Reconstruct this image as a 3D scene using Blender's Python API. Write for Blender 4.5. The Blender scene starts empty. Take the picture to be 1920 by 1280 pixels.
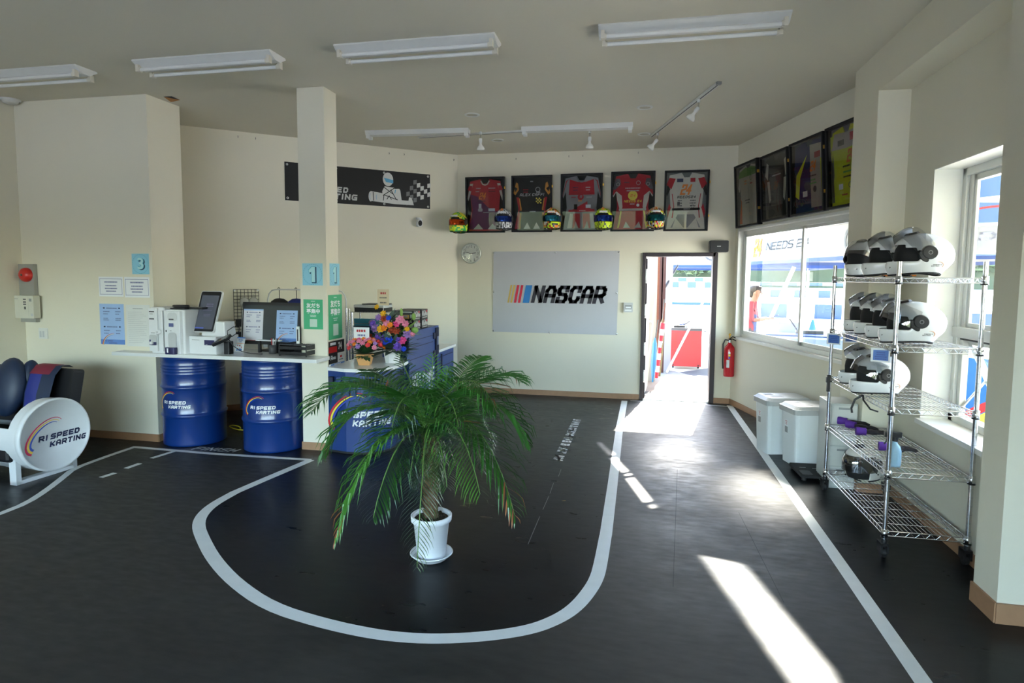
import bpy, math, random
from mathutils import Vector, Matrix
random.seed(7)
PI = math.pi
sc = bpy.context.scene
col = sc.collection
CAM_H = 1.65
F_PX, C_X, C_Y = 1142.23, 960.0, 607.32
YAW, PITCH, ROLL = 0.203892, 0.077182, 0.0076343
# ------------------------------------------------------------------ camera
_f = Vector((-math.sin(YAW)*math.cos(PITCH), math.cos(YAW)*math.cos(PITCH), -math.sin(PITCH)))
_r = Vector((math.cos(YAW), math.sin(YAW), 0))
_u = _r.cross(_f)
R_ = math.cos(ROLL)*_r + math.sin(ROLL)*_u
U_ = -math.sin(ROLL)*_r + math.cos(ROLL)*_u
cam_d = bpy.data.cameras.new('camera'); cam = bpy.data.objects.new('camera', cam_d); col.objects.link(cam)
cam.matrix_world = Matrix(((R_.x, U_.x, -_f.x, 0), (R_.y, U_.y, -_f.y, 0), (R_.z, U_.z, -_f.z, CAM_H), (0, 0, 0, 1)))
cam_d.sensor_fit = 'HORIZONTAL'; cam_d.sensor_width = 36.0; cam_d.lens = F_PX/1920*36
cam_d.shift_x = 0.0; cam_d.shift_y = -(640-C_Y)/1920.0
cam_d.clip_start = 0.05; cam_d.clip_end = 600
sc.camera = cam
# ------------------------------------------------------------------ view, world, sun
sc.view_settings.view_transform = 'Standard'; sc.view_settings.look = 'None'
sc.view_settings.exposure = 1.46; sc.view_settings.gamma = 1.0; sc.view_settings.use_curve_mapping = False
w = bpy.data.worlds.new('world'); sc.world = w; w.use_nodes = True
nt = w.node_tree; nt.nodes.clear()
wo = nt.nodes.new('ShaderNodeOutputWorld'); bg = nt.nodes.new('ShaderNodeBackground'); sky = nt.nodes.new('ShaderNodeTexSky')
sky.sky_type = 'NISHITA'; sky.sun_disc = False; sky.sun_elevation = math.radians(45); sky.sun_rotation = math.radians(10.5)
sky.air_density = 1.2; sky.dust_density = 0.7; sky.ozone_density = 1.0
bg.inputs['Strength'].default_value = 1.5
nt.links.new(sky.outputs[0], bg.inputs[0]); nt.links.new(bg.outputs[0], wo.inputs[0])
sun_d = bpy.data.lights.new('sun', 'SUN'); sun = bpy.data.objects.new('sun', sun_d); col.objects.link(sun)
sun_d.energy = 26.0; sun_d.angle = math.radians(0.6); sun_d.color = (1.0, 0.92, 0.80)
sun.rotation_euler = Vector((-0.185, -1, -0.99)).to_track_quat('-Z', 'Y').to_euler()
sc.cycles.max_bounces = 10; sc.cycles.diffuse_bounces = 6; sc.cycles.glossy_bounces = 4
sc.cycles.transparent_max_bounces = 16; sc.cycles.transmission_bounces = 6
sc.cycles.caustics_reflective = False; sc.cycles.caustics_refractive = False
sc.cycles.use_denoising = True; sc.cycles.sample_clamp_indirect = 8.0

# ------------------------------------------------------------------ points read off the plan of the room
def ray(px, py): return (px-C_X)/F_PX*R_ - (py-C_Y)/F_PX*U_ + _f
def G(px, py, z=0.0):
    d = ray(px, py); t = (z-CAM_H)/d.z; return Vector((t*d.x, t*d.y, z))
def ATY(px, py, Y):
    d = ray(px, py); t = Y/d.y; return Vector((t*d.x, Y, CAM_H+t*d.z))
def ATX(px, py, X):
    d = ray(px, py); t = X/d.x; return Vector((X, t*d.y, CAM_H+t*d.z))
def ATP(px, py, P, n):
    d = ray(px, py); o = Vector((0, 0, CAM_H)); t = (Vector(P)-o).dot(n)/d.dot(n); return o+t*d
def ATD(px, py, D):
    d = ray(px, py); t = D/math.hypot(d.x, d.y); return Vector((0, 0, CAM_H))+t*d

# ------------------------------------------------------------------ materials
MATS = {}
def mat(name, c, rough=0.5, metal=0.0, var=0.06, scale=8.0, bump=0.0, bscale=60.0, emit=None, es=1.0, spec=0.5, coat=0.0, trans=0.0, alpha=1.0):
    if name in MATS: return MATS[name]
    m = bpy.data.materials.new(name); m.use_nodes = True; n = m.node_tree.nodes; l = m.node_tree.links
    b = n['Principled BSDF']
    tc = n.new('ShaderNodeTexCoord'); no = n.new('ShaderNodeTexNoise'); no.inputs['Scale'].default_value = scale
    no.inputs['Detail'].default_value = 3.0
    l.new(tc.outputs['Object'], no.inputs['Vector'])
    mx = n.new('ShaderNodeMix'); mx.data_type = 'RGBA'
    mx.inputs['A'].default_value = (*[max(0, v*(1-var)) for v in c], 1); mx.inputs['B'].default_value = (*[min(1, v*(1+var)) for v in c], 1)
    l.new(no.outputs['Fac'], mx.inputs['Factor']); l.new(mx.outputs['Result'], b.inputs['Base Color'])
    b.inputs['Roughness'].default_value = rough; b.inputs['Metallic'].default_value = metal
    b.inputs['Specular IOR Level'].default_value = spec
    if coat: b.inputs['Coat Weight'].default_value = coat; b.inputs['Coat Roughness'].default_value = 0.05
    if alpha < 1: b.inputs['Alpha'].default_value = alpha
    if emit: b.inputs['Emission Color'].default_value = (*emit, 1); b.inputs['Emission Strength'].default_value = es
    if bump:
        n2 = n.new('ShaderNodeTexNoise'); n2.inputs['Scale'].default_value = bscale; l.new(tc.outputs['Object'], n2.inputs['Vector'])
        bp = n.new('ShaderNodeBump'); bp.inputs['Strength'].default_value = bump; bp.inputs['Distance'].default_value = 0.002
        l.new(n2.outputs['Fac'], bp.inputs['Height']); l.new(bp.outputs['Normal'], b.inputs['Normal'])
    MATS[name] = m; return m
def glass(name, tint=(1, 1, 1), rough=0.0, base=0.04, extra=0.0):
    if name in MATS: return MATS[name]
    m = bpy.data.materials.new(name); m.use_nodes = True; n = m.node_tree.nodes; l = m.node_tree.links
    n.remove(n['Principled BSDF']); out = n['Material Output']
    t = n.new('ShaderNodeBsdfTransparent'); t.inputs[0].default_value = (*tint, 1)
    g = n.new('ShaderNodeBsdfGlossy'); g.inputs['Roughness'].default_value = rough; g.inputs['Color'].default_value = (1, 1, 1, 1)
    fr = n.new('ShaderNodeFresnel'); fr.inputs['IOR'].default_value = 1.5
    ad = n.new('ShaderNodeMath'); ad.operation = 'ADD'; ad.inputs[1].default_value = extra; ad.use_clamp = True
    l.new(fr.outputs[0], ad.inputs[0])
    mx = n.new('ShaderNodeMixShader'); l.new(ad.outputs[0], mx.inputs[0]); l.new(t.outputs[0], mx.inputs[1]); l.new(g.outputs[0], mx.inputs[2])
    l.new(mx.outputs[0], out.inputs['Surface']); MATS[name] = m; return m

wall_m = mat('wall_paint', (0.74, 0.70, 0.575), 0.85, var=0.03, scale=1.5, bump=0.15, bscale=140)
ceil_m = mat('ceiling_paint', (0.68, 0.64, 0.53), 0.9, var=0.02, scale=2, bump=0.2, bscale=160)
sill_m = mat('window_sill_white', (0.82, 0.81, 0.76), 0.5, var=0.02)
base_m = mat('baseboard_tan', (0.36, 0.20, 0.11), 0.5, var=0.12, scale=20)
line_m = mat('line_paint', (0.72, 0.74, 0.72), 0.45, var=0.08, scale=12)
white = mat('white_plastic', (0.78, 0.79, 0.78), 0.3, var=0.02)
offw = mat('off_white_metal', (0.70, 0.70, 0.66), 0.4, var=0.03)
paper = mat('white_paper', (0.80, 0.82, 0.84), 0.7, var=0.03)
black = mat('black_plastic', (0.010, 0.010, 0.012), 0.42)
blackm = mat('black_matt', (0.010, 0.010, 0.011), 0.75)
dgrey = mat('dark_grey', (0.06, 0.06, 0.065), 0.5)
grey = mat('mid_grey', (0.28, 0.29, 0.29), 0.5)
lgrey = mat('light_grey', (0.52, 0.53, 0.53), 0.5)
chrome = mat('chrome', (0.72, 0.73, 0.75), 0.18, 1.0, var=0.04, scale=40)
alum = mat('aluminium', (0.62, 0.62, 0.60), 0.35, 1.0, var=0.03)
alumw = mat('window_aluminium', (0.66, 0.66, 0.62), 0.4, 0.2, var=0.03)
gold = mat('brass_clip', (0.75, 0.42, 0.06), 0.35, 0.7)
red = mat('red', (0.60, 0.015, 0.02), 0.4)
redc = mat('crimson_fabric', (0.42, 0.015, 0.03), 0.7, var=0.15)
orange = mat('orange', (0.85, 0.25, 0.02), 0.5)
yellow = mat('yellow', (0.85, 0.70, 0.05), 0.5)
neon = mat('neon_yellow', (0.62, 0.80, 0.02), 0.6)
green = mat('green', (0.04, 0.42, 0.08), 0.5)
blue = mat('royal_blue', (0.015, 0.05, 0.42), 0.45)
navy = mat('navy', (0.008, 0.015, 0.07), 0.6)
drumb = mat('drum_blue', (0.004, 0.030, 0.17), 0.28, var=0.10, scale=5, coat=0.3, bump=0.1, bscale=15)
contb = mat('container_blue', (0.012, 0.042, 0.18), 0.4, var=0.08)
contd = mat('container_groove', (0.003, 0.008, 0.04), 0.6)
cyan = mat('card_cyan', (0.28, 0.62, 0.78), 0.6)
pglass = glass('pane_glass', (0.97, 0.98, 0.97))
fglass = glass('frame_acrylic', (0.97, 0.97, 0.97), 0.01)
visorc = glass('visor_clear', (0.72, 0.74, 0.76), 0.03, extra=0.10)
visord = mat('visor_mirror', (0.10, 0.12, 0.15), 0.08, 0.8)

# ------------------------------------------------------------------ mesh builder
def frame(o, u, v, n=None):
    u = Vector(u).normalized(); v = Vector(v); v = (v-u*v.dot(u)).normalized(); n = u.cross(v)
    return Matrix(((u.x, v.x, n.x, o[0]), (u.y, v.y, n.y, o[1]), (u.z, v.z, n.z, o[2]), (0, 0, 0, 1)))
def TR(x, y, z): return Matrix.Translation((x, y, z))
def RX(a): return Matrix.Rotation(a, 4, 'X')
def RY(a): return Matrix.Rotation(a, 4, 'Y')
def RZ(a): return Matrix.Rotation(a, 4, 'Z')
def SC(x, y, z): return Matrix.Diagonal((x, y, z, 1))
XZ = frame((0, 0, 0), (1, 0, 0), (0, 0, 1))      # local drawing plane facing -Y

class MB:
    def __init__(s, M=None): s.v = []; s.f = []; s.mi = []; s.sm = []; s.mats = []; s.M = M or Matrix.Identity(4)
    def _m(s, m):
        if m not in s.mats: s.mats.append(m)
        return s.mats.index(m)
    def raw(s, vs, fs, m, M=None, smooth=False):
        T = s.M @ M if M else s.M
        b = len(s.v); s.v += [T @ Vector(p) for p in vs]; k = s._m(m)
        for f in fs: s.f.append([b+i for i in f]); s.mi.append(k); s.sm.append(smooth)
        return s
    def box(s, a, b, m, M=None):
        (x0, y0, z0), (x1, y1, z1) = a, b
        return s.raw([(x0,y0,z0),(x1,y0,z0),(x1,y1,z0),(x0,y1,z0),(x0,y0,z1),(x1,y0,z1),(x1,y1,z1),(x0,y1,z1)],
                     [(0,3,2,1),(4,5,6,7),(0,1,5,4),(1,2,6,5),(2,3,7,6),(3,0,4,7)], m, M)
    def bbox(s, a, b, r, m, M=None, axis=2, seg=3):
        # box with the four edges along one axis rounded
        (x0, y0, z0), (x1, y1, z1) = a, b
        if axis == 2: A = (x0, y0, x1, y1); lo, hi = z0, z1
        elif axis == 1: A = (x0, z0, x1, z1); lo, hi = y0, y1
        else: A = (y0, z0, y1, z1); lo, hi = x0, x1
        pts = rrect(A[0], A[1], A[2], A[3], r, seg)
        P = {2: Matrix.Identity(4), 1: Matrix(((1,0,0,0),(0,0,1,0),(0,1,0,0),(0,0,0,1))), 0: Matrix(((0,0,1,0),(1,0,0,0),(0,1,0,0),(0,0,0,1)))}[axis]
        return s.prism(pts, lo, hi, m, (M @ P) if M else P)
    def prism(s, pts, z0, z1, m, M=None, smooth=False, taper=1.0):
        n = len(pts); cx = sum(p[0] for p in pts)/n; cy = sum(p[1] for p in pts)/n
        vs = [(p[0], p[1], z0) for p in pts]+[(cx+(p[0]-cx)*taper, cy+(p[1]-cy)*taper, z1) for p in pts]
        s.raw(vs, [tuple(range(n))[::-1], tuple(range(n, 2*n))], m, M)
        return s.raw(vs, [(i, (i+1) % n, n+(i+1) % n, n+i) for i in range(n)], m, M, smooth)
    def poly(s, pts, m, M=None, z=0.0): return s.raw([(p[0], p[1], z) for p in pts], [tuple(range(len(pts)))], m, M)
    def rect(s, x0, y0, x1, y1, m, M=None, z=0.0): return s.poly([(x0,y0),(x1,y0),(x1,y1),(x0,y1)], m, M, z)
    def lathe(s, prof, m, M=None, n=24, smooth=True, a0=0.0, a1=2*PI):
        full = abs(a1-a0-2*PI) < 1e-6; N = n if full else n+1
        vs = [(r*math.cos(a0+(a1-a0)*i/n), r*math.sin(a0+(a1-a0)*i/n), z) for (r, z) in prof for i in range(N)]
        fs = []
        for j in range(len(prof)-1):
            for i in range(n):
                k = (i+1) % N; fs.append((j*N+i, j*N+k, (j+1)*N+k, (j+1)*N+i))
        return s.raw(vs, fs, m, M, smooth)
    def cyl(s, p, q, r, m, n=12, r2=None, caps=True, M=None, smooth=True):
        p = Vector(p); q = Vector(q); d = q-p; L = d.length
        if L < 1e-7: return s
        T = Matrix.Translation(p) @ d.to_track_quat('Z', 'Y').to_matrix().to_4x4()
        if M: T = M @ T
        r2 = r if r2 is None else r2
        s.lathe([(r, 0), (r2, L)], m, T, n, smooth)
        if caps:
            s.raw([(r*math.cos(2*PI*i/n), r*math.sin(2*PI*i/n), 0) for i in range(n)], [tuple(range(n))[::-1]], m, T)
            s.raw([(r2*math.cos(2*PI*i/n), r2*math.sin(2*PI*i/n), L) for i in range(n)], [tuple(range(n))], m, T)
        return s
    def tube(s, pts, r, m, n=8, M=None, closed=False):
        pts = [Vector(p) for p in pts]; N = len(pts); vs = []; fs = []
        ref = Vector((0, 0, 1)); prevn = None
        for i, p in enumerate(pts):
            a = pts[(i-1) % N] if (i > 0 or closed) else p; b = pts[(i+1) % N] if (i < N-1 or closed) else p
            t = (b-a).normalized()
            nn = prevn - t*prevn.dot(t) if prevn is not None else (ref if abs(t.z) < .9 else Vector((1, 0, 0))).cross(t)
            nn.normalize(); prevn = nn; bb = t.cross(nn); rr = r[i] if isinstance(r, (list, tuple)) else r
            vs += [tuple(p+rr*(math.cos(2*PI*k/n)*nn+math.sin(2*PI*k/n)*bb)) for k in range(n)]
        for i in range(N if closed else N-1):
            j = (i+1) % N
            for k in range(n): fs.append((i*n+k, i*n+(k+1) % n, j*n+(k+1) % n, j*n+k))
        s.raw(vs, fs, m, M, True)
        if not closed: s.raw(vs, [tuple(range(n))[::-1], tuple(range((N-1)*n, N*n))], m, M)
        return s
    def sph(s, c, r, m, M=None, n=16, k=10, sc=(1, 1, 1)):
        T = Matrix.Translation(c) @ SC(*sc)
        if M: T = M @ T
        return s.lathe([(max(1e-5, r*math.sin(PI*i/k)), -r*math.cos(PI*i/k)) for i in range(k+1)], m, T, n)
    def build(s, name, parent=None, bevel=0.0, smooth_angle=None):
        me = bpy.data.meshes.new(name)
        me.from_pydata([tuple(v) for v in s.v], [], s.f)
        for m in s.mats: me.materials.append(m)
        for i, p in enumerate(me.polygons): p.material_index = s.mi[i]; p.use_smooth = s.sm[i]
        me.update()
        o = bpy.data.objects.new(name, me); col.objects.link(o)
        if parent: o.parent = parent
        if bevel:
            b = o.modifiers.new('bevel', 'BEVEL'); b.width = bevel; b.segments = 2; b.limit_method = 'ANGLE'; b.angle_limit = math.radians(50)
        return o
def rrect(x0, y0, x1, y1, r, seg=3):
    pts = []
    for cx, cy, a in ((x1-r, y0+r, -PI/2), (x1-r, y1-r, 0), (x0+r, y1-r, PI/2), (x0+r, y0+r, PI)):
        for i in range(seg+1):
            t = a+PI/2*i/seg; pts.append((cx+r*math.cos(t), cy+r*math.sin(t)))
    return pts
def ell(cx, cy, rx, ry, n=20, a0=0, a1=2*PI):
    full = abs(a1-a0-2*PI) < 1e-6
    return [(cx+rx*math.cos(a0+(a1-a0)*i/n), cy+ry*math.sin(a0+(a1-a0)*i/n)) for i in range(n if full else n+1)]

def tag(o, label, cat, group=None, kind=None):
    o['label'] = label; o['category'] = cat
    if group: o['group'] = group
    if kind: o['kind'] = kind
    return o
def thing(name, label, cat, M=None, group=None):
    o = bpy.data.objects.new(name, None); col.objects.link(o); o.empty_display_size = 0.1
    if M is not None: o.matrix_world = M
    return tag(o, label, cat, group)
def struct(o): o['kind'] = 'structure'; return o
def dup(root, M, label=None, group=None):
    def cp(o, par):
        c = o.copy(); col.objects.link(c)
        if par is not None: c.parent = par
        for ch in kids.get(o.name, []): cp(ch, c)
        return c
    kids = {}
    for o in list(col.objects):
        if o.parent: kids.setdefault(o.parent.name, []).append(o)
    c = cp(root, None); c.matrix_world = M
    if label: c['label'] = label
    if group: c['group'] = group
    return c

# ------------------------------------------------------------------ lettering
GL = {
 'A': [[(0,0),(0,.75),(.25,1),(.75,1),(1,.75),(1,0)], [(0,.4),(1,.4)]],
 'C': [[(1,.75),(1,1),(.2,1),(0,.8),(0,.2),(.2,0),(.8,0),(1,.2),(1,.28)]],
 'D': [[(0,0),(0,1),(.75,1),(1,.75),(1,.25),(.75,0),(0,0)]],
 'E': [[(1,1),(0,1),(0,0),(1,0)], [(0,.5),(.85,.5)]],
 'F': [[(1,1),(0,1),(0,0)], [(0,.5),(.85,.5)]],
 'G': [[(1,1),(.2,1),(0,.8),(0,.2),(.2,0),(1,0),(1,.45),(.6,.45)]],
 'H': [[(0,0),(0,1)], [(1,0),(1,1)], [(0,.5),(1,.5)]],
 'I': [[(.5,0),(.5,1)]],
 'K': [[(0,0),(0,1)], [(1,1),(.35,.5),(0,.5)], [(.35,.5),(1,0)]],
 'L': [[(0,1),(0,0),(1,0)]],
 'M': [[(0,0),(0,1),(.5,.5),(1,1),(1,0)]],
 'N': [[(0,0),(0,1),(1,0),(1,1)]],
 'O': [[(.2,0),(0,.2),(0,.8),(.2,1),(.8,1),(1,.8),(1,.2),(.8,0),(.2,0)]],
 'P': [[(0,0),(0,1),(.8,1),(1,.85),(1,.55),(.8,.4),(0,.4)]],
 'R': [[(0,0),(0,1),(.8,1),(1,.85),(1,.55),(.8,.42),(0,.42)], [(.55,.42),(1,0)]],
 '$': [[(1,.78),(1,1),(.15,1),(0,.85),(0,.65),(.15,.52),(.85,.48),(1,.35),(1,.15),(.85,0),(0,0),(0,.22)]],
 'S': [[(1,1),(.15,1),(0,.85),(0,.65),(.15,.52),(.85,.48),(1,.35),(1,.15),(.85,0),(0,0)]],
 'T': [[(0,1),(1,1)], [(.5,1),(.5,0)]],
 'W': [[(0,1),(.15,0),(.5,.55),(.85,0),(1,1)]],
 'X': [[(0,0),(1,1)], [(0,1),(1,0)]],
 '1': [[(.2,.8),(.6,1),(.6,0)]],
 '2': [[(0,.8),(0,1),(1,1),(1,.55),(0,.45),(0,0),(1,0)]],
 '4': [[(.75,0),(.75,1),(0,.35),(1,.35)]],
 '7': [[(0,1),(1,1),(.4,0)]],
}
def letters(mb, s, x, y, h, m, M=None, z=0.0, wid=0.8, gap=0.22, t=0.2, slant=0.2):
    """block lettering made of flat strokes; returns the width"""
    cx = x
    for ch in s:
        if ch == ' ': cx += h*wid*0.55; continue
        wl = h*wid*(0.35 if ch in 'I1' else 1.15 if ch in 'MW' else 1.0)
        th = h*t; x0 = cx+th/2; x1 = cx+wl-th/2; y0 = y+th/2; y1 = y+h-th/2
        for line in GL.get(ch, []):
            P = [Vector((x0+(x1-x0)*a, y0+(y1-y0)*b)) for a, b in line]
            for i in range(len(P)-1):
                d = (P[i+1]-P[i])
                if d.length < 1e-6: continue
                d.normalize(); q = Vector((-d.y, d.x))*th/2; e = d*th/2*0.92
                pts = [P[i]-e-q, P[i+1]+e-q, P[i+1]+e+q, P[i]-e+q]
                mb.poly([(p.x+(p.y-y)*slant, min(max(p.y, y), y+h)) for p in pts], m, M, z)
        cx += wl+h*gap
    return cx-x-h*gap
def fit_letters(mb, s, m, M, W, H, wid=0.9, gap=.17, t=.24, slant=.15, z=0.0):
    tmp = MB(); letters(tmp, s, 0, 0, 1.0, m, None, 0, wid, gap, t, slant)
    x1 = max(v.x for v in tmp.v)
    mb.raw([(v.x/x1*W, v.y*H, z) for v in tmp.v], tmp.f, m, M)
_TXT = {}
def txt(mb, s, x, y, h, m, M=None, z=0.0, bold=0.0, align='LEFT', wscale=1.0):
    k = (s, bold)
    if k not in _TXT:
        cu = bpy.data.curves.new('lettering', 'FONT'); cu.body = s; cu.size = 1.0; cu.offset = bold; cu.resolution_u = 3
        o = bpy.data.objects.new('lettering', cu); col.objects.link(o)
        dg = bpy.context.evaluated_depsgraph_get(); dg.update()
        me = bpy.data.meshes.new_from_object(o.evaluated_get(dg))
        vs = [tuple(v.co) for v in me.vertices]; fs = [tuple(p.vertices) for p in me.polygons]
        bpy.data.objects.remove(o); bpy.data.curves.remove(cu); bpy.data.meshes.remove(me)
        _TXT[k] = (vs, fs)
    vs, fs = _TXT[k]
    if not vs: return
    x0 = min(v[0] for v in vs); x1 = max(v[0] for v in vs); y0 = min(v[1] for v in vs); y1 = max(v[1] for v in vs)
    sc_ = h/(y1-y0); off = -x0*sc_*wscale if align == 'LEFT' else -(x0+x1)/2*sc_*wscale
    mb.raw([(x+off+v[0]*sc_*wscale, y+(v[1]-y0)*sc_, z) for v in vs], fs, m, M)
def dashes(mb, x0, y0, x1, rows, dy, h, m, M=None, z=0.0, seed=1, center=True, fill=0.75):
    """rows of unreadably small print"""
    rg = random.Random(seed)
    for r in range(rows):
        wd = (x1-x0)*rg.uniform(fill*.6, fill); st = (x0+x1-wd)/2 if center else x0
        y = y0-r*dy; cx = st
        while cx < st+wd:
            l = rg.uniform(.5, 1.1)*h; mb.rect(cx, y, min(cx+l, st+wd), y+h, m, M, z); cx += l+h*.28
def arc(mb, cx, cy, rx, ry, a0, a1, w0, w1, m, M=None, z=0.0, n=18, tilt=0.0):
    """swoosh: arc band whose width grows from w0 to the middle and tapers to w1"""
    P = []; Q = []
    for i in range(n+1):
        t = i/n; a = a0+(a1-a0)*t; wv = w0+(w1-w0)*t
        for L, k in ((P, 0), (Q, 1)):
            px = (rx-(wv if k else 0))*math.cos(a); py = (ry-(wv if k else 0))*math.sin(a)
            L.append((cx+px*math.cos(tilt)-py*math.sin(tilt), cy+px*math.sin(tilt)+py*math.cos(tilt)))
    for i in range(n): mb.poly([P[i], P[i+1], Q[i+1], Q[i]], m, M, z)
def logo(mb, s, tm, M=None, z=0.0, bars=None):
    """three-colour swoosh with R1 SPEED / KARTING, s = overall width, origin at its centre"""
    bars = bars or (red, yellow, blue)
    for i, m in enumerate(bars):
        g = i*0.045*s
        arc(mb, -0.18*s, -0.04*s, 0.42*s-g, 0.24*s-g*.8, math.radians(200-i*2), math.radians(-2+i*4), 0.042*s, 0.010*s, m, M, z+i*0.0002, tilt=math.radians(38))
    letters(mb, 'R1', -0.30*s, -0.13*s, 0.105*s, tm, M, z+.0008, wid=1.0, t=.27)
    letters(mb, 'SPEED', -0.08*s, -0.13*s, 0.105*s, tm, M, z+.0008, wid=0.95, gap=.16, t=.27)
    letters(mb, 'KARTING', -0.10*s, -0.27*s, 0.105*s, tm, M, z+.0008, wid=0.92, gap=.16, t=.27)
# ================================================================== THE ROOM
CZ = 3.35; BY = 8.37
XL = -6.15; PY = 5.09; BX = 1.715; NX = 1.935
# floor material: dark vinyl, slightly scuffed and glossy
def floor_material(name, c0, c1, rmul, radd, spec, tint):
    m = bpy.data.materials.new(name); m.use_nodes = True; n = m.node_tree.nodes; l = m.node_tree.links; b = n['Principled BSDF']
    tc = n.new('ShaderNodeTexCoord'); mp = n.new('ShaderNodeMapping'); mp.inputs['Scale'].default_value = (1.0, 2.6, 1)
    mp.inputs['Rotation'].default_value = (0, 0, 0.25)
    l.new(tc.outputs['Object'], mp.inputs['Vector'])
    a = n.new('ShaderNodeTexNoise'); a.inputs['Scale'].default_value = 1.6; a.inputs['Detail'].default_value = 8; a.inputs['Roughness'].default_value = 0.65
    c = n.new('ShaderNodeTexNoise'); c.inputs['Scale'].default_value = 9; c.inputs['Detail'].default_value = 6
    l.new(mp.outputs[0], a.inputs['Vector']); l.new(mp.outputs[0], c.inputs['Vector'])
    r = n.new('ShaderNodeValToRGB'); r.color_ramp.elements[0].position = .35; r.color_ramp.elements[0].color = (*c0, 1)
    r.color_ramp.elements[1].position = .75; r.color_ramp.elements[1].color = (*c1, 1)
    l.new(a.outputs['Fac'], r.inputs[0]); l.new(r.outputs[0], b.inputs['Base Color'])
    ad = n.new('ShaderNodeMath'); ad.operation = 'MULTIPLY_ADD'; ad.inputs[1].default_value = rmul; ad.inputs[2].default_value = radd
    mu = n.new('ShaderNodeMath'); mu.operation = 'ADD'; l.new(a.outputs['Fac'], mu.inputs[0]); l.new(c.outputs['Fac'], mu.inputs[1])
    l.new(mu.outputs[0], ad.inputs[0]); l.new(ad.outputs[0], b.inputs['Roughness'])
    b.inputs['Specular IOR Level'].default_value = spec; b.inputs['Specular Tint'].default_value = (*tint, 1)
    bp = n.new('ShaderNodeBump'); bp.inputs['Strength'].default_value = 0.08; bp.inputs['Distance'].default_value = 0.004
    l.new(c.outputs['Fac'], bp.inputs['Height']); l.new(bp.outputs[0], b.inputs['Normal'])
    return m
floor_m = floor_material('black_vinyl', (0.0045, 0.005, 0.0065), (0.013, 0.013, 0.014), .20, .12, .17, (1, 1, 1))
lane_m = floor_material('grey_vinyl_lane', (0.012, 0.013, 0.014), (0.034, 0.033, 0.031), .34, .22, .46, (1, .94, .84))
fl = MB(); fl.box((-6.6, -3.3, -0.06), (4.2, 8.52, 0), floor_m)
def offset_line(mb, pts, wd, m, z, closed=False):
    P = [Vector((p[0], p[1])) for p in pts]; n = len(P); Lp = []; Rp = []
    for i in range(n):
        a = P[i-1] if i else P[i]; b = P[i+1] if i < n-1 else P[i]
        d1 = (P[i]-a).normalized() if i else (b-P[i]).normalized(); d2 = (b-P[i]).normalized() if i < n-1 else d1
        t = (d1+d2).normalized(); q = Vector((-t.y, t.x)); k = min(2.5, 1/max(.35, q.dot(Vector((-d1.y, d1.x)))))
        Lp.append(P[i]+q*wd/2*k); Rp.append(P[i]-q*wd/2*k)
    for i in range(n-1): mb.poly([Rp[i], Rp[i+1], Lp[i+1], Lp[i]], m, None, z)
def smooth(pts, it=2):
    for _ in range(it):
        o = [pts[0]]
        for a, b in zip(pts, pts[1:]): o += [a*.75+b*.25, a*.25+b*.75]
        o.append(pts[-1]); pts = o
    return pts
gp = lambda L: [G(x, y).to_2d() for x, y in L]
lane = gp([(1171,751),(1162,799),(1148.5,909),(1136,1002)])+smooth(gp([(1135,1006),(1127,1052),(1119,1086),(1098,1118),(1075,1142),(1045,1161),(1000,1179),(930,1191),(850,1197),(780,1197),(700,1189),(600,1167),(505,1137),(440,1092),(400,1048),(380,1010),(371,985),(378,965),(400,945),(440,923)]), 2)+gp([(500,897),(583,862)])
left = gp([(583,862),(400,850.5),(252,838)])+smooth(gp([(251.6,838),(190,859),(137,879),(118,895),(87,919),(50,943),(0,963),(-60,985),(-200,1010)]), 1)[1:]
right = gp([(1368,760),(1492,936),(1729,1276),(1790,1365)]); rd = (right[-1]-right[0]).normalized()
outline = lane+left[1:]+[Vector((-6.1, left[-1].y-.4)), Vector((-6.1, -3.0)), Vector((right[-1].x-rd.x/rd.y*(right[-1].y+3.0), -3.0))]+right[::-1]
fl.poly([(p.x, p.y) for p in outline], lane_m, None, 0.0004)
for a, b in (((1052,880),(1047,893)),((1038,905),(1031,925)),((1029,930),(1018,955)),((1012,968),(990,1020))): offset_line(fl, gp([a, b]), 0.004, mat('scratch', (.25,.25,.25), .6), 0.0006)
for a, b in (((1270,880),(1262,1100)),((1385,960),(1470,1130))): offset_line(fl, gp([a, b]), 0.003, blackm, 0.0006)
offset_line(fl, lane, 0.078, line_m, 0.001)
offset_line(fl, gp([(583,862),(400,850.5),(252,838)])+smooth(gp([(251.6,838),(190,859),(137,879),(118,895),(87,919),(50,943),(0,963),(-60,985),(-200,1010)]), 1), 0.055, line_m, 0.0012)
offset_line(fl, gp([(1368,760),(1492,936),(1729,1276),(1790,1365)]), 0.075, line_m, 0.001)
offset_line(fl, gp([(1182,751),(1300,757),(1366,762)]), 0.03, line_m, 0.0011)
for a, b in (((284,859),(326,846)), ((236,878),(263,868.5)), ((189,895),(216,886.5))): offset_line(fl, gp([a, b]), 0.05, line_m, 0.001)
o_, e_, s_ = G(1055, 864), G(1090, 786), G(1036, 862)
Mf = frame((o_.x, o_.y, 0.001), (e_-o_).normalized(), (s_-o_).normalized())
fit_letters(fl, 'R1 SPEED KARTING', line_m, Mf, (e_-o_).length, (s_-o_).length*.98, t=.30)
a_, b_, c_ = G(357, 842.5), G(441, 847.8), G(363, 836.5)
Mf = frame((a_.x, a_.y, 0.001), (b_-a_).normalized(), (0, 0, 1)); Mf = frame((a_.x, a_.y, 0.001), (b_-a_).normalized(), (c_-a_).normalized())
fit_letters(fl, 'FINISH', line_m, Mf, (b_-a_).length, (c_-a_).length*.9, wid=.8, gap=.2, t=.17, slant=.25)
struct(fl.build('floor'))

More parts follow.
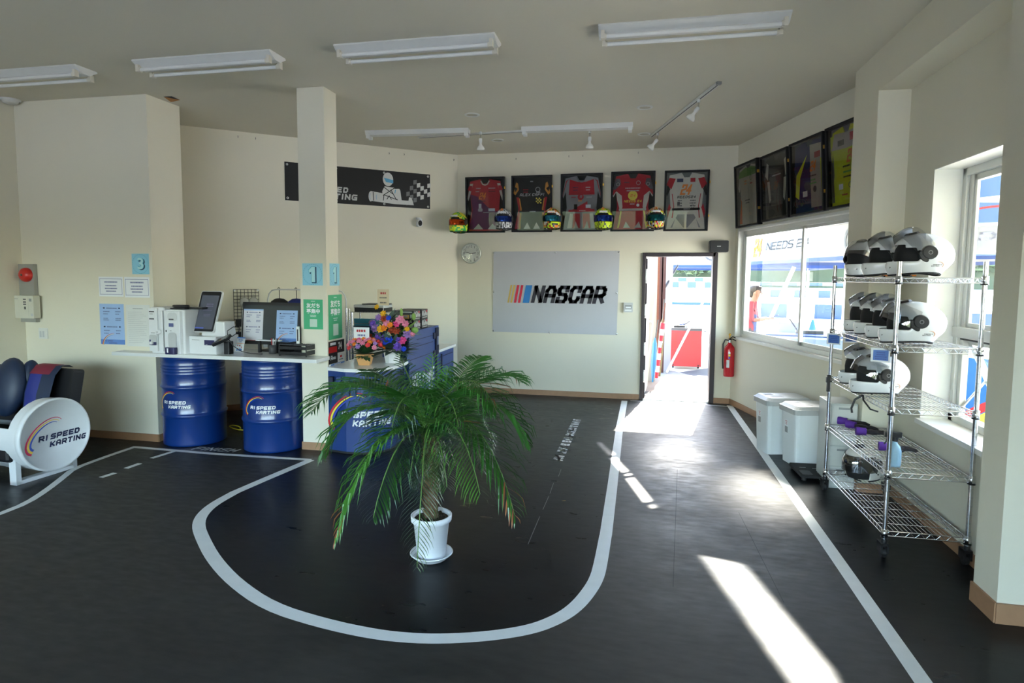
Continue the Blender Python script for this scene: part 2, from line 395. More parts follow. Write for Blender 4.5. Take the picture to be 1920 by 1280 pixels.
def wallbox(name, a, b, m=wall_m): return struct(MB().box(a, b, m).build(name))
# ceiling with the torn patch
ce = MB(); ce.box((-7.4, -3.3, CZ), (4.2, 9.0, CZ+0.15), ceil_m)
wood = mat('torn_plywood', (0.45, 0.20, 0.05), 0.8, var=.3, scale=30)
h = [G(x, y, CZ-.002) for x, y in ((307,181.5),(322,181),(337,187.5),(326,190.5),(320,191))]
ce.raw([tuple(p) for p in h], [(0,1,2,3,4)], wood); h2 = [G(x, y, CZ-.004) for x, y in ((306,181),(322,180.5),(338,187.5),(323,184.5))]
ce.raw([tuple(p) for p in h2], [(0,1,2,3)], blackm)
struct(ce.build('ceiling'))
# back wall with door opening
D0, D1, DZ = 0.075, 0.975, 1.955
mb = MB(); mb.box((-2.53, BY, 0), (D0, BY+.15, CZ), wall_m); mb.box((D1, BY, 0), (1.213, BY+.15, CZ), wall_m); mb.box((D0, BY, DZ), (D1, BY+.15, CZ), wall_m)
struct(mb.build('wall_back'))
# slanted wall behind the counter, from the back corner to the left
CA = Vector((-2.53, BY, 0)); cd = Vector((-2.74, -2.252, 0)).normalized(); cn = Vector((cd.y, -cd.x, 0))
if cn.y > 0: cn = -cn
MC = frame(CA, -cd, (0, 0, 1))     # u runs right along the wall, n towards the room
mb = MB(MC); mb.box((-4.6, 0, -.15), (0, CZ, 0), wall_m)
struct(mb.build('wall_counter'))
# left pier and left walls
wallbox('wall_pier_left', (XL-.1, PY, 0), (-4.61, PY+.43, CZ))
wallbox('wall_left', (XL-.15, -3.2, 0), (XL, PY+1.5, CZ))
wallbox('wall_column', (-3.092, 5.18, 0), (-2.825, 5.41, CZ))
# slanted window wall on the right
WA = Vector((1.213, BY, 0)); wd = Vector((0.261, -0.9653, 0)).normalized(); wn = Vector((-.9653, -.261, 0)).normalized()
MW = frame(WA, wd, (0, 0, 1))      # u from the back corner towards the camera, n = into the room
def WP(px, py, off=0.0):
    p = ATP(px, py, WA+wn*off, wn)-WA; return p.dot(wd), p.z
w0, w1, wz0, wz1 = 0.13, 2.60, 0.905, 2.25
mb = MB(MW); mb.box((0, 0, -.16), (w0, CZ, 0), wall_m); mb.box((w1, 0, -.16), (3.0, CZ, 0), wall_m)
mb.box((w0, 0, -.16), (w1, wz0, 0), wall_m); mb.box((w0, wz1, -.16), (w1, CZ, 0), wall_m)
struct(mb.build('wall_window'))
# right pier, bulkhead, niche wall with window, near pier
wallbox('wall_pier_right', (BX, 5.10, 0), (BX+.6, 5.63, CZ))
wallbox('wall_bulkhead', (BX, 3.25, 3.05), (NX+.02, 5.10, CZ))
nw0, nw1, nz0, nz1 = 3.50, 4.655, 0.695, 2.39
mb = MB(); mb.box((NX, 3.25, 0), (NX+.26, nw0, CZ), wall_m); mb.box((NX, nw1, 0), (NX+.26, 5.10, CZ), wall_m)
mb.box((NX, nw0, 0), (NX+.26, nw1, nz0), wall_m); mb.box((NX, nw0, nz1), (NX+.26, nw1, CZ), wall_m)
struct(mb.build('wall_niche'))
wallbox('wall_pier_near', (1.73, 3.25, 0), (NX+.26, 3.46, CZ))
wallbox('wall_return', (NX+.2, 3.25, 0), (4.05, 3.45, CZ))
mb = MB(); mb.box((3.9, -3.2, 0), (4.05, .75, CZ), wall_m); mb.box((3.9, 2.5, 0), (4.05, 3.3, CZ), wall_m); mb.box((3.9, .75, 0), (4.05, 2.5, 1.78), wall_m); mb.box((3.9, .75, 2.12), (4.05, 2.5, CZ), wall_m)  # gap in the unseen wall, cut for the floor streak lamp
struct(mb.build('wall_right'))
# rear wall behind the camera: low kerb, header and glazing bars between big shop windows
mb = MB(); mb.box((XL, -3.2, 0), (4.0, -3.05, 0.12), wall_m); mb.box((XL, -3.2, 2.46), (4.0, -3.05, CZ), wall_m)
mb.box((1.45, -3.2, .12), (4.0, -3.05, 2.46), wall_m)
for x in (XL, -4.1, -2.0, -.1, 1.45): mb.box((x, -3.2, .12), (x+.14, -3.05, 2.46), wall_m)
struct(mb.build('wall_rear'))
# baseboards
def bb(name, pts, h=0.072, t=0.012):
    mb = MB()
    for a, b in zip(pts, pts[1:]):
        a = Vector((a[0], a[1], 0)); b = Vector((b[0], b[1], 0)); d = (b-a); M = frame(a, d, (0, 0, 1))
        mb.box((-.006, 0, 0), (d.length+.006, h, t), base_m, M)
    return struct(mb.build(name))
bb('baseboard_back', [(-2.53, BY), (D0-.04, BY)]); bb('baseboard_door_side', [(D1+.03, BY), (1.213, BY)])
bb('baseboard_window', [(WA.x, WA.y), tuple((WA+wd*2.9).to_2d())])
bb('baseboard_pier_right', [(BX, 5.63), (BX, 5.10), (NX, 5.10)]); bb('baseboard_niche', [(NX, 5.10), (NX, 3.46)])
bb('baseboard_near', [(1.73, 3.46), (1.73, 3.25), (3.9, 3.25)], h=.10)
bb('baseboard_left', [(XL, PY), (-4.61, PY), (-4.61, PY+.43)]); bb('baseboard_left_wall', [(XL, -3), (XL, PY)])
bb('baseboard_column', [(-3.092, 5.41), (-3.092, 5.18), (-2.825, 5.18), (-2.825, 5.41)])
bb('baseboard_counter', [tuple((CA+cd*4.0).to_2d()), tuple(CA.to_2d())])
# ---- window in the slanted wall: three sliding sashes
def window_unit(name, M, u0, u1, v0, v1, fm, muls, d0=-.12, d1=-.05, fw=.045, trim_t=.012):
    t = thing(name, '', 'window'); del t['label']; del t['category']; t['kind'] = 'structure'
    t.matrix_world = M
    f = MB(); f.box((u0, v0, d0), (u1, v0+fw, d1), fm); f.box((u0, v1-fw, d0), (u1, v1, d1), fm); f.box((u0, v0, d0), (u0+fw, v1, d1), fm); f.box((u1-fw, v0, d0), (u1, v1, d1), fm)
    f.box((u0+fw, v0+fw, d0+.02), (u0+fw+.03, v1-fw, d1-.02), fm)
    f.build('window_frame', t, bevel=.003)
    g = MB()
    edges = [u0+fw]+muls+[u1-fw]
    for i, (a, b) in enumerate(zip(edges, edges[1:])):
        off = -.02*(i % 2)
        s = MB(); aa, bb_ = a-(.025 if i else 0), b+(.025 if i < len(edges)-2 else 0)
        s.box((aa, v0+fw, d0+.045+off), (aa+.04, v1-fw, d0+.065+off), fm); s.box((bb_-.04, v0+fw, d0+.045+off), (bb_, v1-fw, d0+.065+off), fm)
        s.box((aa, v0+fw, d0+.045+off), (bb_, v0+fw+.04, d0+.065+off), fm); s.box((aa, v1-fw-.03, d0+.045+off), (bb_, v1-fw, d0+.065+off), fm)
        so = s.build('window_sash', t)
        MB().rect(aa+.04, v0+fw+.04, bb_-.04, v1-fw-.03, pglass, None, d0+.055+off).build('window_pane', so)
    # reveal lining
    r = MB(); tt = .004
    r.box((u0-.001, v0-tt, -.15), (u1+.001, v0+.001, .02), sill_m); r.box((u0, v1-.001, -.15), (u1, v1+tt, .003), sill_m)
    r.box((u0-tt, v0, -.15), (u0+.001, v1, .003), sill_m); r.box((u1-.001, v0, -.15), (u1+tt, v1, .003), sill_m)
    r.box((u0-.03, v0-.03, -.001), (u1+.03, v0+.001, .018), sill_m); r.box((u0-.03, v1, -.001), (u1+.03, v1+.025, .014), sill_m)
    r.box((u0-.03, v0, -.001), (u0+.001, v1+.02, .014), sill_m)
    r.build('window_sill', t)
    return t
um = WP(1497, 415)[0]
window_unit('window_1', MW, w0, w1, wz0, wz1, alumw, [um, um+1.22])
# ---- window in the niche: fixed light above, tilting sash below
MN = frame((NX, nw1, 0), (0, -1, 0), (0, 0, 1))    # u towards the camera, n = -X into the room
t = bpy.data.objects.new('window_2', None); col.objects.link(t); t['kind'] = 'structure'; t.matrix_world = MN
L = nw1-nw0; d0, d1 = -.25, -.17; zr = 1.27
f = MB()
for a, b in (((0, nz0, d0), (L, nz0+.05, d1)), ((0, nz1-.05, d0), (L, nz1, d1)), ((0, nz0, d0), (.05, nz1, d1)), ((L-.05, nz0, d0), (L, nz1, d1)), ((0, zr, d0-.01), (L, zr+.07, d1+.01)),
             ((.05, nz0, d0+.02), (.09, nz1, d1-.02)), ((.09, zr+.07, d0+.03), (.12, nz1-.05, d1-.03)), ((.09, zr+.07, d0+.03), (L-.05, zr+.10, d1-.03)), ((.09, nz1-.09, d0+.03), (L-.05, nz1-.05, d1-.03))): f.box(a, b, alumw)
f.box((.10, zr-.012, d1-.03), (L-.05, zr-.002, d1+.004), black)
f.build('window_frame', t, bevel=.003)
MB().rect(.12, zr+.10, L-.05, nz1-.09, pglass, None, -.21).build('window_pane', t)
s = MB(TR(0, zr, -.21) @ RX(math.radians(-38)) @ TR(0, -zr, .21)) if False else MB(TR(0, zr, -.22) @ RX(math.radians(24)))
hh = zr-nz0-.05
s.box((.09, -hh, -.015), (.135, 0, .015), alumw); s.box((L-.095, -hh, -.015), (L-.05, 0, .015), alumw); s.box((.09, -hh, -.015), (L-.05, -hh+.045, .015), alumw); s.box((.09, -.04, -.015), (L-.05, 0, .015), alumw)
so = s.build('window_sash', t)
MB(TR(0, zr, -.22) @ RX(math.radians(24))).rect(.135, -hh+.045, L-.095, -.04, pglass).build('window_pane', so)
st = MB(); st.cyl((.10, nz0+.1, -.2), (.10, zr-.25, -.36), .008, alum); st.box((L-.2, nz0+.05, -.2), (L-.1, nz0+.09, -.16), black); st.build('window_stay', t)
r = MB(); r.box((0, nz0-.03, -.17), (L+.02, nz0+.002, .035), sill_m); r.box((-.004, nz0, -.17), (.001, nz1, .002), sill_m); r.box((0, nz1-.001, -.17), (L, nz1+.004, .002), sill_m); r.build('window_sill', t)
# ---- shop windows behind the camera
edges = [XL+.14, -4.1, -3.96, -2.0, -1.86, -.1, .04, 1.45]
for i in range(0, 8, 2):
    wn_ = bpy.data.objects.new('window_%d' % (3+i//2), None); col.objects.link(wn_); wn_['kind'] = 'structure'
    a, b = edges[i], edges[i+1]
    MB().raw([(a, -3.12, .12), (b, -3.12, .12), (b, -3.12, 2.46), (a, -3.12, 2.46)], [(0,1,2,3)], pglass).build('window_pane', wn_)
    MB().box((a, -3.15, .12), (b, -3.1, .17), alumw).box((a, -3.15, 2.41), (b, -3.1, 2.46), alumw).box((a, -3.15, .12), (a+.04, -3.1, 2.46), alumw).box((b-.04, -3.15, .12), (b, -3.1, 2.46), alumw).build('window_frame', wn_)
wn_ = bpy.data.objects.new('window_7', None); col.objects.link(wn_); wn_['kind'] = 'structure'  # extra window added out of view to let the streak lamp in
MB().raw([(4.0, .75, 1.78), (4.0, 2.5, 1.78), (4.0, 2.5, 2.12), (4.0, .75, 2.12)], [(0,1,2,3)], pglass).build('window_pane', wn_)
MB().box((3.97, .75, 1.78), (4.02, 2.5, 1.79), alumw).box((3.97, .75, 2.11), (4.02, 2.5, 2.12), alumw).box((3.97, .75, 1.78), (4.02, .77, 2.12), alumw).box((3.97, 2.48, 1.78), (4.02, 2.5, 2.12), alumw).build('window_frame', wn_)
ro = MB().prism([(1.30,8.53),(1.45,8.53),(2.06,5.65),(3.3,5.9),(3.0,10.4),(1.30,10.4)], 2.62, 2.68, alumw).build('unseen_sun_blocker'); ro['kind'] = 'structure'  # unseen slab added to block direct sun through the slanted window
# ---- door
dfm = mat('door_frame_brown', (0.028, 0.018, 0.022), 0.45)
t = bpy.data.objects.new('door_1', None); col.objects.link(t); t['kind'] = 'structure'
f = MB(); f.box((D0-.03, BY-.025, 0), (D0+.015, BY+.16, DZ+.03), dfm); f.box((D1-.03, BY-.025, 0), (D1+.03, BY+.16, DZ+.03), dfm); f.box((D0, BY-.025, DZ-.02), (D1, BY+.16, DZ+.03), dfm)
f.box((D0, BY, -.005), (D1, BY+.16, .012), alum)
f.build('door_frame', t, bevel=.003)
# leaf swung outwards to about 93 degrees, hinged left
lf = MB(TR(D0+.03, BY+.17, 0) @ RZ(math.radians(86))); lf.box((0, -.0, .02), (.86, .035, DZ-.03), mat('door_leaf_grey', (.45, .45, .43), .5))
lo = lf.build('door_leaf', t)
lh = MB(TR(D0+.03, BY+.17, 0) @ RZ(math.radians(86))); lh.cyl((.8, -.05, 1.0), (.8, .085, 1.0), .012, alum); lh.cyl((.8, -.05, 1.0), (.7, -.05, 1.0), .01, alum); lh.build('door_handle', lo)
for z in (.25, .62, 1.15, 1.62):
    MB().box((D0+.015, BY+.02, z), (D0+.03, BY+.17, z+.13), alum).build('door_hinge', t)
for z, k in ((.01, .22), (.4, .2), (.78, .33), (1.3, .28), (1.77, .14)):
    MB().box((D0+.014, BY+.05, z), (D0+.04, BY+.16, z+k), dfm).build('door_seal', t)
# ================================================================== ON THE WALLS
fabw = mat('suit_white', (0.62, 0.60, 0.52), 0.8, var=.08, scale=20); fabg = mat('suit_grey', (0.28, 0.28, 0.28), 0.8, var=.1, scale=20)
fabk = mat('suit_black', (0.014, 0.014, 0.016), 0.8, var=.2, scale=20); fabr = mat('suit_red', (0.45, 0.012, 0.025), 0.75, var=.12, scale=16)
fabp = mat('suit_purple', (0.13, 0.008, 0.09), 0.8, var=.3, scale=12); fabo = mat('suit_gold', (0.62, 0.27, 0.04), 0.8, var=.1)
fabn = mat('suit_navy', (0.01, 0.02, 0.12), 0.8, var=.15); faby = mat('suit_yellow', (0.66, 0.72, 0.01), 0.75, var=.06)
fabgr = mat('suit_green', (0.22, 0.42, 0.12), 0.8); faborg = mat('suit_orange', (0.75, 0.16, 0.01), 0.8)
fback = mat('frame_backing', (0.012, 0.013, 0.013), 0.85)
SIL = [(-.10,.98),(-.34,.94),(-.47,.64),(-.385,.575),(-.335,.70),(-.31,.40),(-.36,.18),(-.38,.0),(.38,.0),(.36,.18),(.31,.40),(.335,.70),(.385,.575),(.47,.64),(.34,.94),(.10,.98),(.05,.90),(-.05,.90)]
frm = mat('frame_black', (.006,.006,.007), .6, spec=.25)
def two4(mb, x, y, h, m, M, z):
    letters(mb, '24', x, y, h, m, M, z, wid=.5, gap=-.02, t=.17, slant=.28)
def suit_frame(M, W, H, spec, label, D=.05, clips='right', group='framed race suits over the sign wall'):
    t = thing('framed_race_suit', label, 'framed suit', M, group)
    f = MB(); b = .024
    f.box((-W/2, 0, 0), (W/2, b, D), frm); f.box((-W/2, H-b, 0), (W/2, H, D), frm); f.box((-W/2, 0, 0), (-W/2+b, H, D), frm); f.box((W/2-b, 0, 0), (W/2, H, D), frm)
    f.build('picture_frame', t, bevel=.003)
    MB().box((-W/2+b, b, 0), (W/2-b, H-b, .006), spec.get('back', fback)).build('backing', t)
    s = MB(); w = W*1.0; h = H*.95; y0 = H*.03
    def P(L): return [(max(-W/2+b, min(W/2-b, x*w*1.14)), max(b, y0+y*h)) for x, y in L]
    s.prism(P(SIL), .007, .016, spec['base'])
    for pts, m, z in spec.get('patch', []):
        s.poly(P(pts), m, None, .0165+z*.0006)
        if spec.get('mirror', True) and not all(abs(p[0]) < 1e-6 for p in pts): s.poly(P([(-x, y) for x, y in pts])[::-1], m, None, .0165+z*.0006)
    for pts, m, z in spec.get('single', []): s.poly(P(pts), m, None, .0165+z*.0006)
    if 'collar' in spec: s.tube([(x*w, y0+y*h, .018) for x, y in ((-.11,.95),(-.06,.885),(0,.87),(.06,.885),(.11,.95))], .009, spec['collar'], 6)
    if 'belt' in spec:
        s.prism([(x*w, y0+y*h) for x, y in ((-.31,.33),(.31,.335),(.31,.375),(-.31,.37))], .017, .021, spec['belt'])
        dashes(s, -.12*w, y0+.345*h, .16*w, 1, 1, .016*h, spec.get('beltx', lgrey), None, .0216, 3)
    for kind, *a in spec.get('print', []):
        if kind == '24': x, y, hh, m = a; two4(s, x*w, y0+y*h, hh*h, m, None, .0195)
        elif kind == 't': st, x, y, hh, m = a; wl = letters(MB(), st, 0, 0, hh*h, m); letters(s, st, x*w-wl/2, y0+y*h, hh*h, m, None, .0195)
        elif kind == 'd': x0, y, x1, n, m = a; dashes(s, x0*w, y0+y*h, x1*w, n, .045*h, .02*h, m, None, .0195, int(abs(x0*100))+n)
        elif kind == 'r': x0, ya, x1, yb, m = a; s.rect(x0*w, y0+ya*h, x1*w, y0+yb*h, m, None, .0190)
        elif kind == 'o': x, y, r, m = a; s.poly(ell(x*w, y0+y*h, r*w, r*w, 16), m, None, .0190)
        elif kind == 'O': x, y, r, m = a; s.lathe([(r*w*.8, .0192), (r*w, .0192)], m, TR(x*w, y0+y*h, 0), 16)
        elif kind == 'c': x0, ya, n, q, m1, m2 = a; [s.rect(x0*w+i*q*w, y0+ya*h+j*q*w, x0*w+(i+1)*q*w, y0+ya*h+(j+1)*q*w, m1 if (i+j) % 2 else m2, None, .0192) for i in range(n) for j in range(n)]
    s.build('race_suit', t)
    MB().rect(-W/2+b, b, W/2-b, H-b, fglass, None, D-.012).build('acrylic_pane', t)
    if clips:
        for y in (H*.25, H*.8): MB().box((W/2-.002, y-.016, D*.3), (W/2+.012, y+.016, D*.9), gold).build('hinge_clip', t)
    return t
sleeveL = [(-.34,.90),(-.47,.62),(-.385,.575),(-.335,.70),(-.27,.90)]
sideL = [(-.335,.68),(-.29,.40),(-.36,.18),(-.38,.03),(-.26,.03),(-.22,.40),(-.26,.66)]
specs = [
 dict(base=fabr, collar=fabw, belt=fabp, patch=[(sleeveL, fabw, 0), ([(-.36,.86),(-.40,.78),(-.31,.76),(-.29,.86)], fabr, 1), ([(-.16,.14),(-.28,.03),(-.05,.03)], fabw, 3)],
      single=[([(-.335,.70),(-.29,.40),(-.38,.03),(.38,.03),(.31,.33),(.05,.46),(-.18,.66)], fabp, 1)],
      print=[('24', -.17, .60, .13, orange), ('d', -.3, .80, -.05, 1, lgrey), ('d', .05, .80, .3, 1, lgrey), ('d', -.3, .74, -.1, 1, lgrey), ('d', .05, .74, .3, 1, fabk), ('r', -.17,.43,-.10,.52, paper), ('r', .08,.37,.25,.43, paper), ('o', -.13,.40,.06, lgrey), ('d', -.25, .56, .05, 1, fabk)]),
 dict(base=fabk, belt=fabk, patch=[([(-.34,.90),(-.47,.70),(-.36,.66),(-.28,.76),(-.30,.88)], fabo, 0), ([(-.40,.84),(-.36,.72),(-.31,.78)], fabk, 1), ([(-.335,.62),(-.29,.40),(-.38,.03),(-.29,.03),(-.25,.40),(-.28,.62)], fabr, 1), ([(-.28,.60),(-.25,.40),(-.29,.03),(-.25,.03),(-.22,.40),(-.26,.60)], fabo, 2), ([(-.10,.15),(-.18,.03),(-.03,.03)], fabw, 3)],
      print=[('t', 'ALEX CAFFI', 0.0, .64, .052, lgrey), ('d', -.25, .75, -.05, 2, fabr), ('O', .15, .76, .06, lgrey), ('d', .08, .70, .25, 1, lgrey), ('c', .10, .50, 4, .035, yellow, fabk), ('d', -.05,.90,.05,1,lgrey)]),
 dict(base=fabg, collar=fabg, belt=fabr, patch=[([(-.26,.93),(-.33,.89),(-.47,.62),(-.42,.60),(-.31,.88)], fabr, 0), ([(-.25,.92),(-.27,.64),(0,.64),(0,.88),(-.08,.87)], fabr, 1), ([(-.24,.30),(-.30,.03),(-.20,.03),(-.18,.30)], fabw, 3), ([(-.17,.30),(-.19,.03),(-.03,.03),(-.03,.30)], fabr, 3), ([(-.12,.16),(-.16,.03),(-.06,.03)], fabw, 4)],
      single=[([(-.28,.33),(.12,.52),(.13,.42),(.29,.33)], fabr, 2)],
      print=[('o', -.02,.60,.075, fabr), ('24', -.12,.62,.0, fabg), ('t', 'R', -.02,.58,.05, fabg), ('d', -.25,.76,-.05,2, navy), ('d', .05,.76,.25,2, lgrey), ('d', -.28,.585,-.1,1, fabr), ('d', .06,.585,.3,1, lgrey), ('d', -.12,.52,.05,1, orange), ('r', -.18,.37,-.10,.47, fabk), ('r', .10,.40,.22,.46, paper)]),
 dict(base=fabr, belt=fabw, patch=[([(-.34,.90),(-.44,.72),(-.36,.70),(-.24,.80),(-.26,.90)], dgrey, 1), ([(-.33,.68),(-.47,.60),(-.385,.575),(-.335,.66),(-.31,.52),(-.24,.30),(-.20,.40),(-.22,.60)], fabw, 1), ([(-.24,.36),(-.30,.03),(-.26,.03),(-.21,.36)], yellow, 1), ([(-.20,.30),(-.27,.03),(-.02,.03),(-.02,.25)], fabr, 2), ([(-.13,.14),(-.18,.03),(-.04,.03)], fabw, 3)],
      print=[('o', 0,.60,.11, yellow), ('t', '24', 0,.575,.05, orange), ('t', 'NEEDS 24', 0,.48,.042, yellow), ('d', -.28,.72,.28,2, lgrey), ('O', .12,.82,.05, lgrey), ('O', -.34,.80,.04, fabw), ('O', .34,.80,.04, fabw), ('d', -.22,.82,-.06,1, dgrey), ('o', .12,.43,.035, paper), ('d', -.1,.44,.08,1, lgrey)]),
 dict(base=fabw, back=mat('frame_backing_light', (.16,.17,.16), .8), belt=fabk, patch=[([(-.34,.90),(-.40,.78),(-.30,.70),(-.22,.88)], fabr, 1), ([(-.38,.80),(-.47,.62),(-.385,.575),(-.32,.70)], fabk, 1), ([(-.29,.62),(-.25,.40),(-.28,.20),(-.26,.20),(-.235,.40),(-.275,.62)], fabr, 1), ([(-.335,.45),(-.30,.38),(-.36,.20),(-.38,.30)], fabr, 1), ([(-.16,.26),(-.30,.03),(-.02,.03),(-.02,.26)], fabg, 2), ([(-.20,.20),(-.26,.03),(-.04,.03)], fabw, 3)],
      print=[('24', -.15,.60,.18, orange), ('t', 'NEEDS24', 0,.54,.045, fabk), ('r', -.22,.82,-.08,.88, navy), ('r', .08,.82,.19,.89, fabr), ('d', -.24,.49,-.05,4, dgrey), ('d', .05,.49,.25,4, dgrey), ('r', -.2,.42,-.14,.48, dgrey), ('O', .15,.40,.04, dgrey)]),
]
lab5 = ['framed red and purple race suit with an orange number 24, leftmost on the back wall', 'framed black race suit with gold shoulders and a small chequered patch',
        'framed grey and red race suit with a round red chest badge', 'framed red race suit with a round yellow chest emblem and white belt', 'framed white race suit with large orange 24, over the doorway']
px5 = [(874,948,332,436), (959,1036,329,435), (1050,1130,325.5,434), (1143,1227,321.5,433.5), (1242,1327,319.5,433)]
for i, (xa, xb, yt, yb) in enumerate(px5):
    xm = (xa+xb)/2; tilt = math.radians(7); off = .02
    b = ATY(xm, yb, BY-off); a = ATY(xm, yt, BY-.065); Wd = (ATY(xb, yt, BY-.065)-ATY(xa, yt, BY-.065)).x
    H = math.hypot(a.z-b.z, .045)
    M = frame((b.x, b.y, b.z), (1, 0, 0), (0, -.045, a.z-b.z))
    suit_frame(M @ TR(0, 0, -.0), Wd*.985, H, specs[i], lab5[i])
ws = [
 dict(base=fabw, back=dgrey, patch=[([(-.34,.90),(-.40,.80),(0,.80),(0,.93),(-.10,.95)], fabgr, 1), ([(-.36,.50),(-.30,.40),(-.36,.18),(-.38,.03),(-.28,.03),(-.27,.40)], faborg, 1)],
      print=[('d',-.2,.72,-.05,2,orange), ('O',.12,.76,.05,fabgr), ('d',.05,.66,.2,1,fabr), ('d',-.2,.40,.1,2,dgrey)]),
 dict(base=mat('suit_dark_grey', (.07,.065,.06), .8), back=dgrey, patch=[([(-.30,.90),(-.36,.70),(-.28,.62),(-.24,.86)], fabw, 1), ([(-.30,.60),(-.27,.40),(-.24,.25),(-.19,.30),(-.22,.60)], fabw, 1), ([(-.24,.25),(-.30,.03),(0,.03),(0,.20)], fabk, 1)],
      single=[([(-.2,.72),(.2,.72),(.18,.20),(-.18,.20)], mat('suit_taupe', (.12,.11,.10), .8), 2)], print=[('24',-.1,.45,.12,mat('logo_brown', (.25,.1,.04), .7)), ('d',-.15,.38,.12,3,dgrey), ('r',-.16,.66,.16,.68,lgrey)]),
 dict(base=fabn, back=mat('frame_backing_blue', (.03,.05,.10), .8), mirror=False, patch=[([(.02,.92),(.34,.90),(.40,.80),(.33,.50),(.30,.35),(.36,.05),(.04,.05)], mat('suit_beige', (.50,.45,.40), .8), 1), ([(-.05,.80),(-.34,.55),(-.38,.25),(-.28,.2),(-.24,.5)], faby, 2), ([(.28,.7),(.36,.68),(.38,.30),(.30,.25)], faby, 2)],
      print=[('24',.02,.55,.14,orange), ('r',.16,.72,.32,.80,fabr), ('d',-.05,.48,.25,1,fabk), ('d',-.02,.42,.25,2,green), ('r',-.2,.22,-.06,.30,paper), ('o',.16,.30,.05,dgrey)]),
 dict(base=faby, back=mat('frame_backing_grey', (.2,.2,.2), .8), patch=[([(-.30,.92),(-.38,.72),(0,.70),(0,.90)], mat('suit_beige', (.50,.45,.40), .8), 1), ([(-.46,.9),(-.44,.70),(-.34,.78),(-.34,.9)], faby, 2), ([(-.40,.70),(-.34,.45),(-.3,.05),(-.38,.05),(-.42,.4)], mat('suit_taupe', (.12,.11,.10), .8), 1)],
      print=[('24',.0,.52,.16,orange), ('r',-.24,.75,-.06,.82,dgrey), ('r',.1,.78,.24,.88,fabr), ('d',-.2,.47,.2,1,fabk), ('d',-.2,.40,.25,1,green), ('d',-.2,.34,.25,1,fabk), ('r',-.22,.20,-.1,.27,paper), ('O',.1,.24,.05,dgrey), ('d',-.2,.12,.1,1,fabr)]),
]
lab4 = ['framed white race suit with green collar and orange legs, first on the window wall', 'framed dark grey race suit with white side stripes, second on the window wall',
        'framed navy and beige race suit with neon stripes, third on the window wall', 'framed neon yellow race suit partly hidden by the pier']
px4 = [(1385,1428,310,297,429,417.5), (1433,1486,293,275,418,404), (1489.5,1554,268,247,406,393), (1558,1627,240,214,395,377)]
for i, (xa, xb, ta, tb, ba, bb_) in enumerate(px4):
    u0_, zt0 = WP(xa, ta, .06); u1_, zt1 = WP(xb, tb, .06); ub, zb = WP((xa+xb)/2, (ba+bb_)/2, .05)
    Wd = u1_-u0_; um_ = (u0_+u1_)/2; H = (zt0+zt1)/2-zb
    M = MW @ frame((um_, zb, .015), (1, 0, 0), (0, H, .05))
    suit_frame(M, Wd*.99, H, ws[i], lab4[i], D=.06, group='framed race suits over the window')
# ---- kart banner on the slanted counter wall
def CP(px, py, off=0.0):
    p = ATP(px, py, CA+cn*off, cn)-CA; return -p.dot(cd), p.z
bl, zt = CP(533, 302); br, ztr = CP(806, 328); _, zb = CP(533, 375); _, zbr = CP(806, 392)
W = br-bl; H = ((zt-zb)+(ztr-zbr))/2
t = thing('kart_banner', 'black banner with a white kart driver and chequered flag on the slanted wall', 'banner', MC @ TR((bl+br)/2, (zb+zbr)/2, 0))
banw = mat('banner_white', (.62,.62,.60), .6); bang = mat('banner_grey', (.16,.16,.165), .6); bank = mat('banner_black', (.006,.006,.007), .45); banb = mat('banner_blue', (.10,.36,.60), .6)
b = MB(); b.box((-W/2, 0, .002), (W/2, H, .005), bank)
for i in range(7):
    for j in range(6):
        if (i+j) % 2 == 0:
            sx = W/2-.34+i*.05; sy = .03+j*.06+i*.022
            if sy+.06 < H*.80 and sx > W/2-.40+j*.028: b.poly([(sx, sy), (sx+.048, sy+.012), (sx+.05, sy+.07), (sx+.002, sy+.058)], banw if i > 2 else bang, None, .0055)
cx = W/2-.60; u = H/1.0
b.prism(ell(cx+.02*u, .76*u, .15*u, .19*u, 24), .0052, .0056, banw)
b.poly([(cx-.10*u,.80*u),(cx+.17*u,.75*u),(cx+.17*u,.66*u),(cx-.04*u,.68*u)], banb, None, .0060)
b.poly([(cx-.13*u,.20*u),(cx-.15*u,.42*u),(cx-.08*u,.56*u),(cx+.20*u,.54*u),(cx+.30*u,.24*u),(cx+.1*u,.18*u)], banw, None, .0056)
b.poly([(cx+.10*u,.50*u),(cx+.35*u,.52*u),(cx+.38*u,.46*u),(cx+.42*u,.16*u),(cx+.30*u,.14*u),(cx+.26*u,.34*u),(cx+.14*u,.36*u)], banw, None, .0062)
b.prism([(cx-.50*u,.13*u),(cx-.52*u,.30*u),(cx-.48*u,.40*u),(cx-.12*u,.36*u),(cx+.30*u,.20*u),(cx+.62*u,.20*u),(cx+.64*u,.30*u),(cx+.72*u,.28*u),(cx+.78*u,.08*u),(cx+.2*u,.08*u)], .0052, .0058, banw)
b.prism(ell(cx-.48*u, .25*u, .06*u, .14*u, 16), .0058, .0062, banw)
for q in ([(cx-.12*u,.16*u),(cx-.10*u,.32*u),(cx+.3*u,.20*u)], [(cx-.14*u,.56*u),(cx+.16*u,.36*u)], [(cx+.22*u,.54*u),(cx-.13*u,.30*u)], [(cx+.10*u,.48*u),(cx+.26*u,.20*u)], [(cx-.02*u,.20*u),(cx+.05*u,.30*u),(cx+.12*u,.20*u)], [(cx-.40*u,.14*u),(cx-.41*u,.38*u)]):
    offset_line(b, q, .010, bank, .0066)
arc(b, cx-.48*u, .25*u, .035*u, .09*u, 1.8, 4.4, .012*u, .012*u, banb, None, .0066); arc(b, cx-.30*u, .24*u, .03*u, .08*u, 1.8, 4.4, .012*u, .012*u, banb, None, .0066)
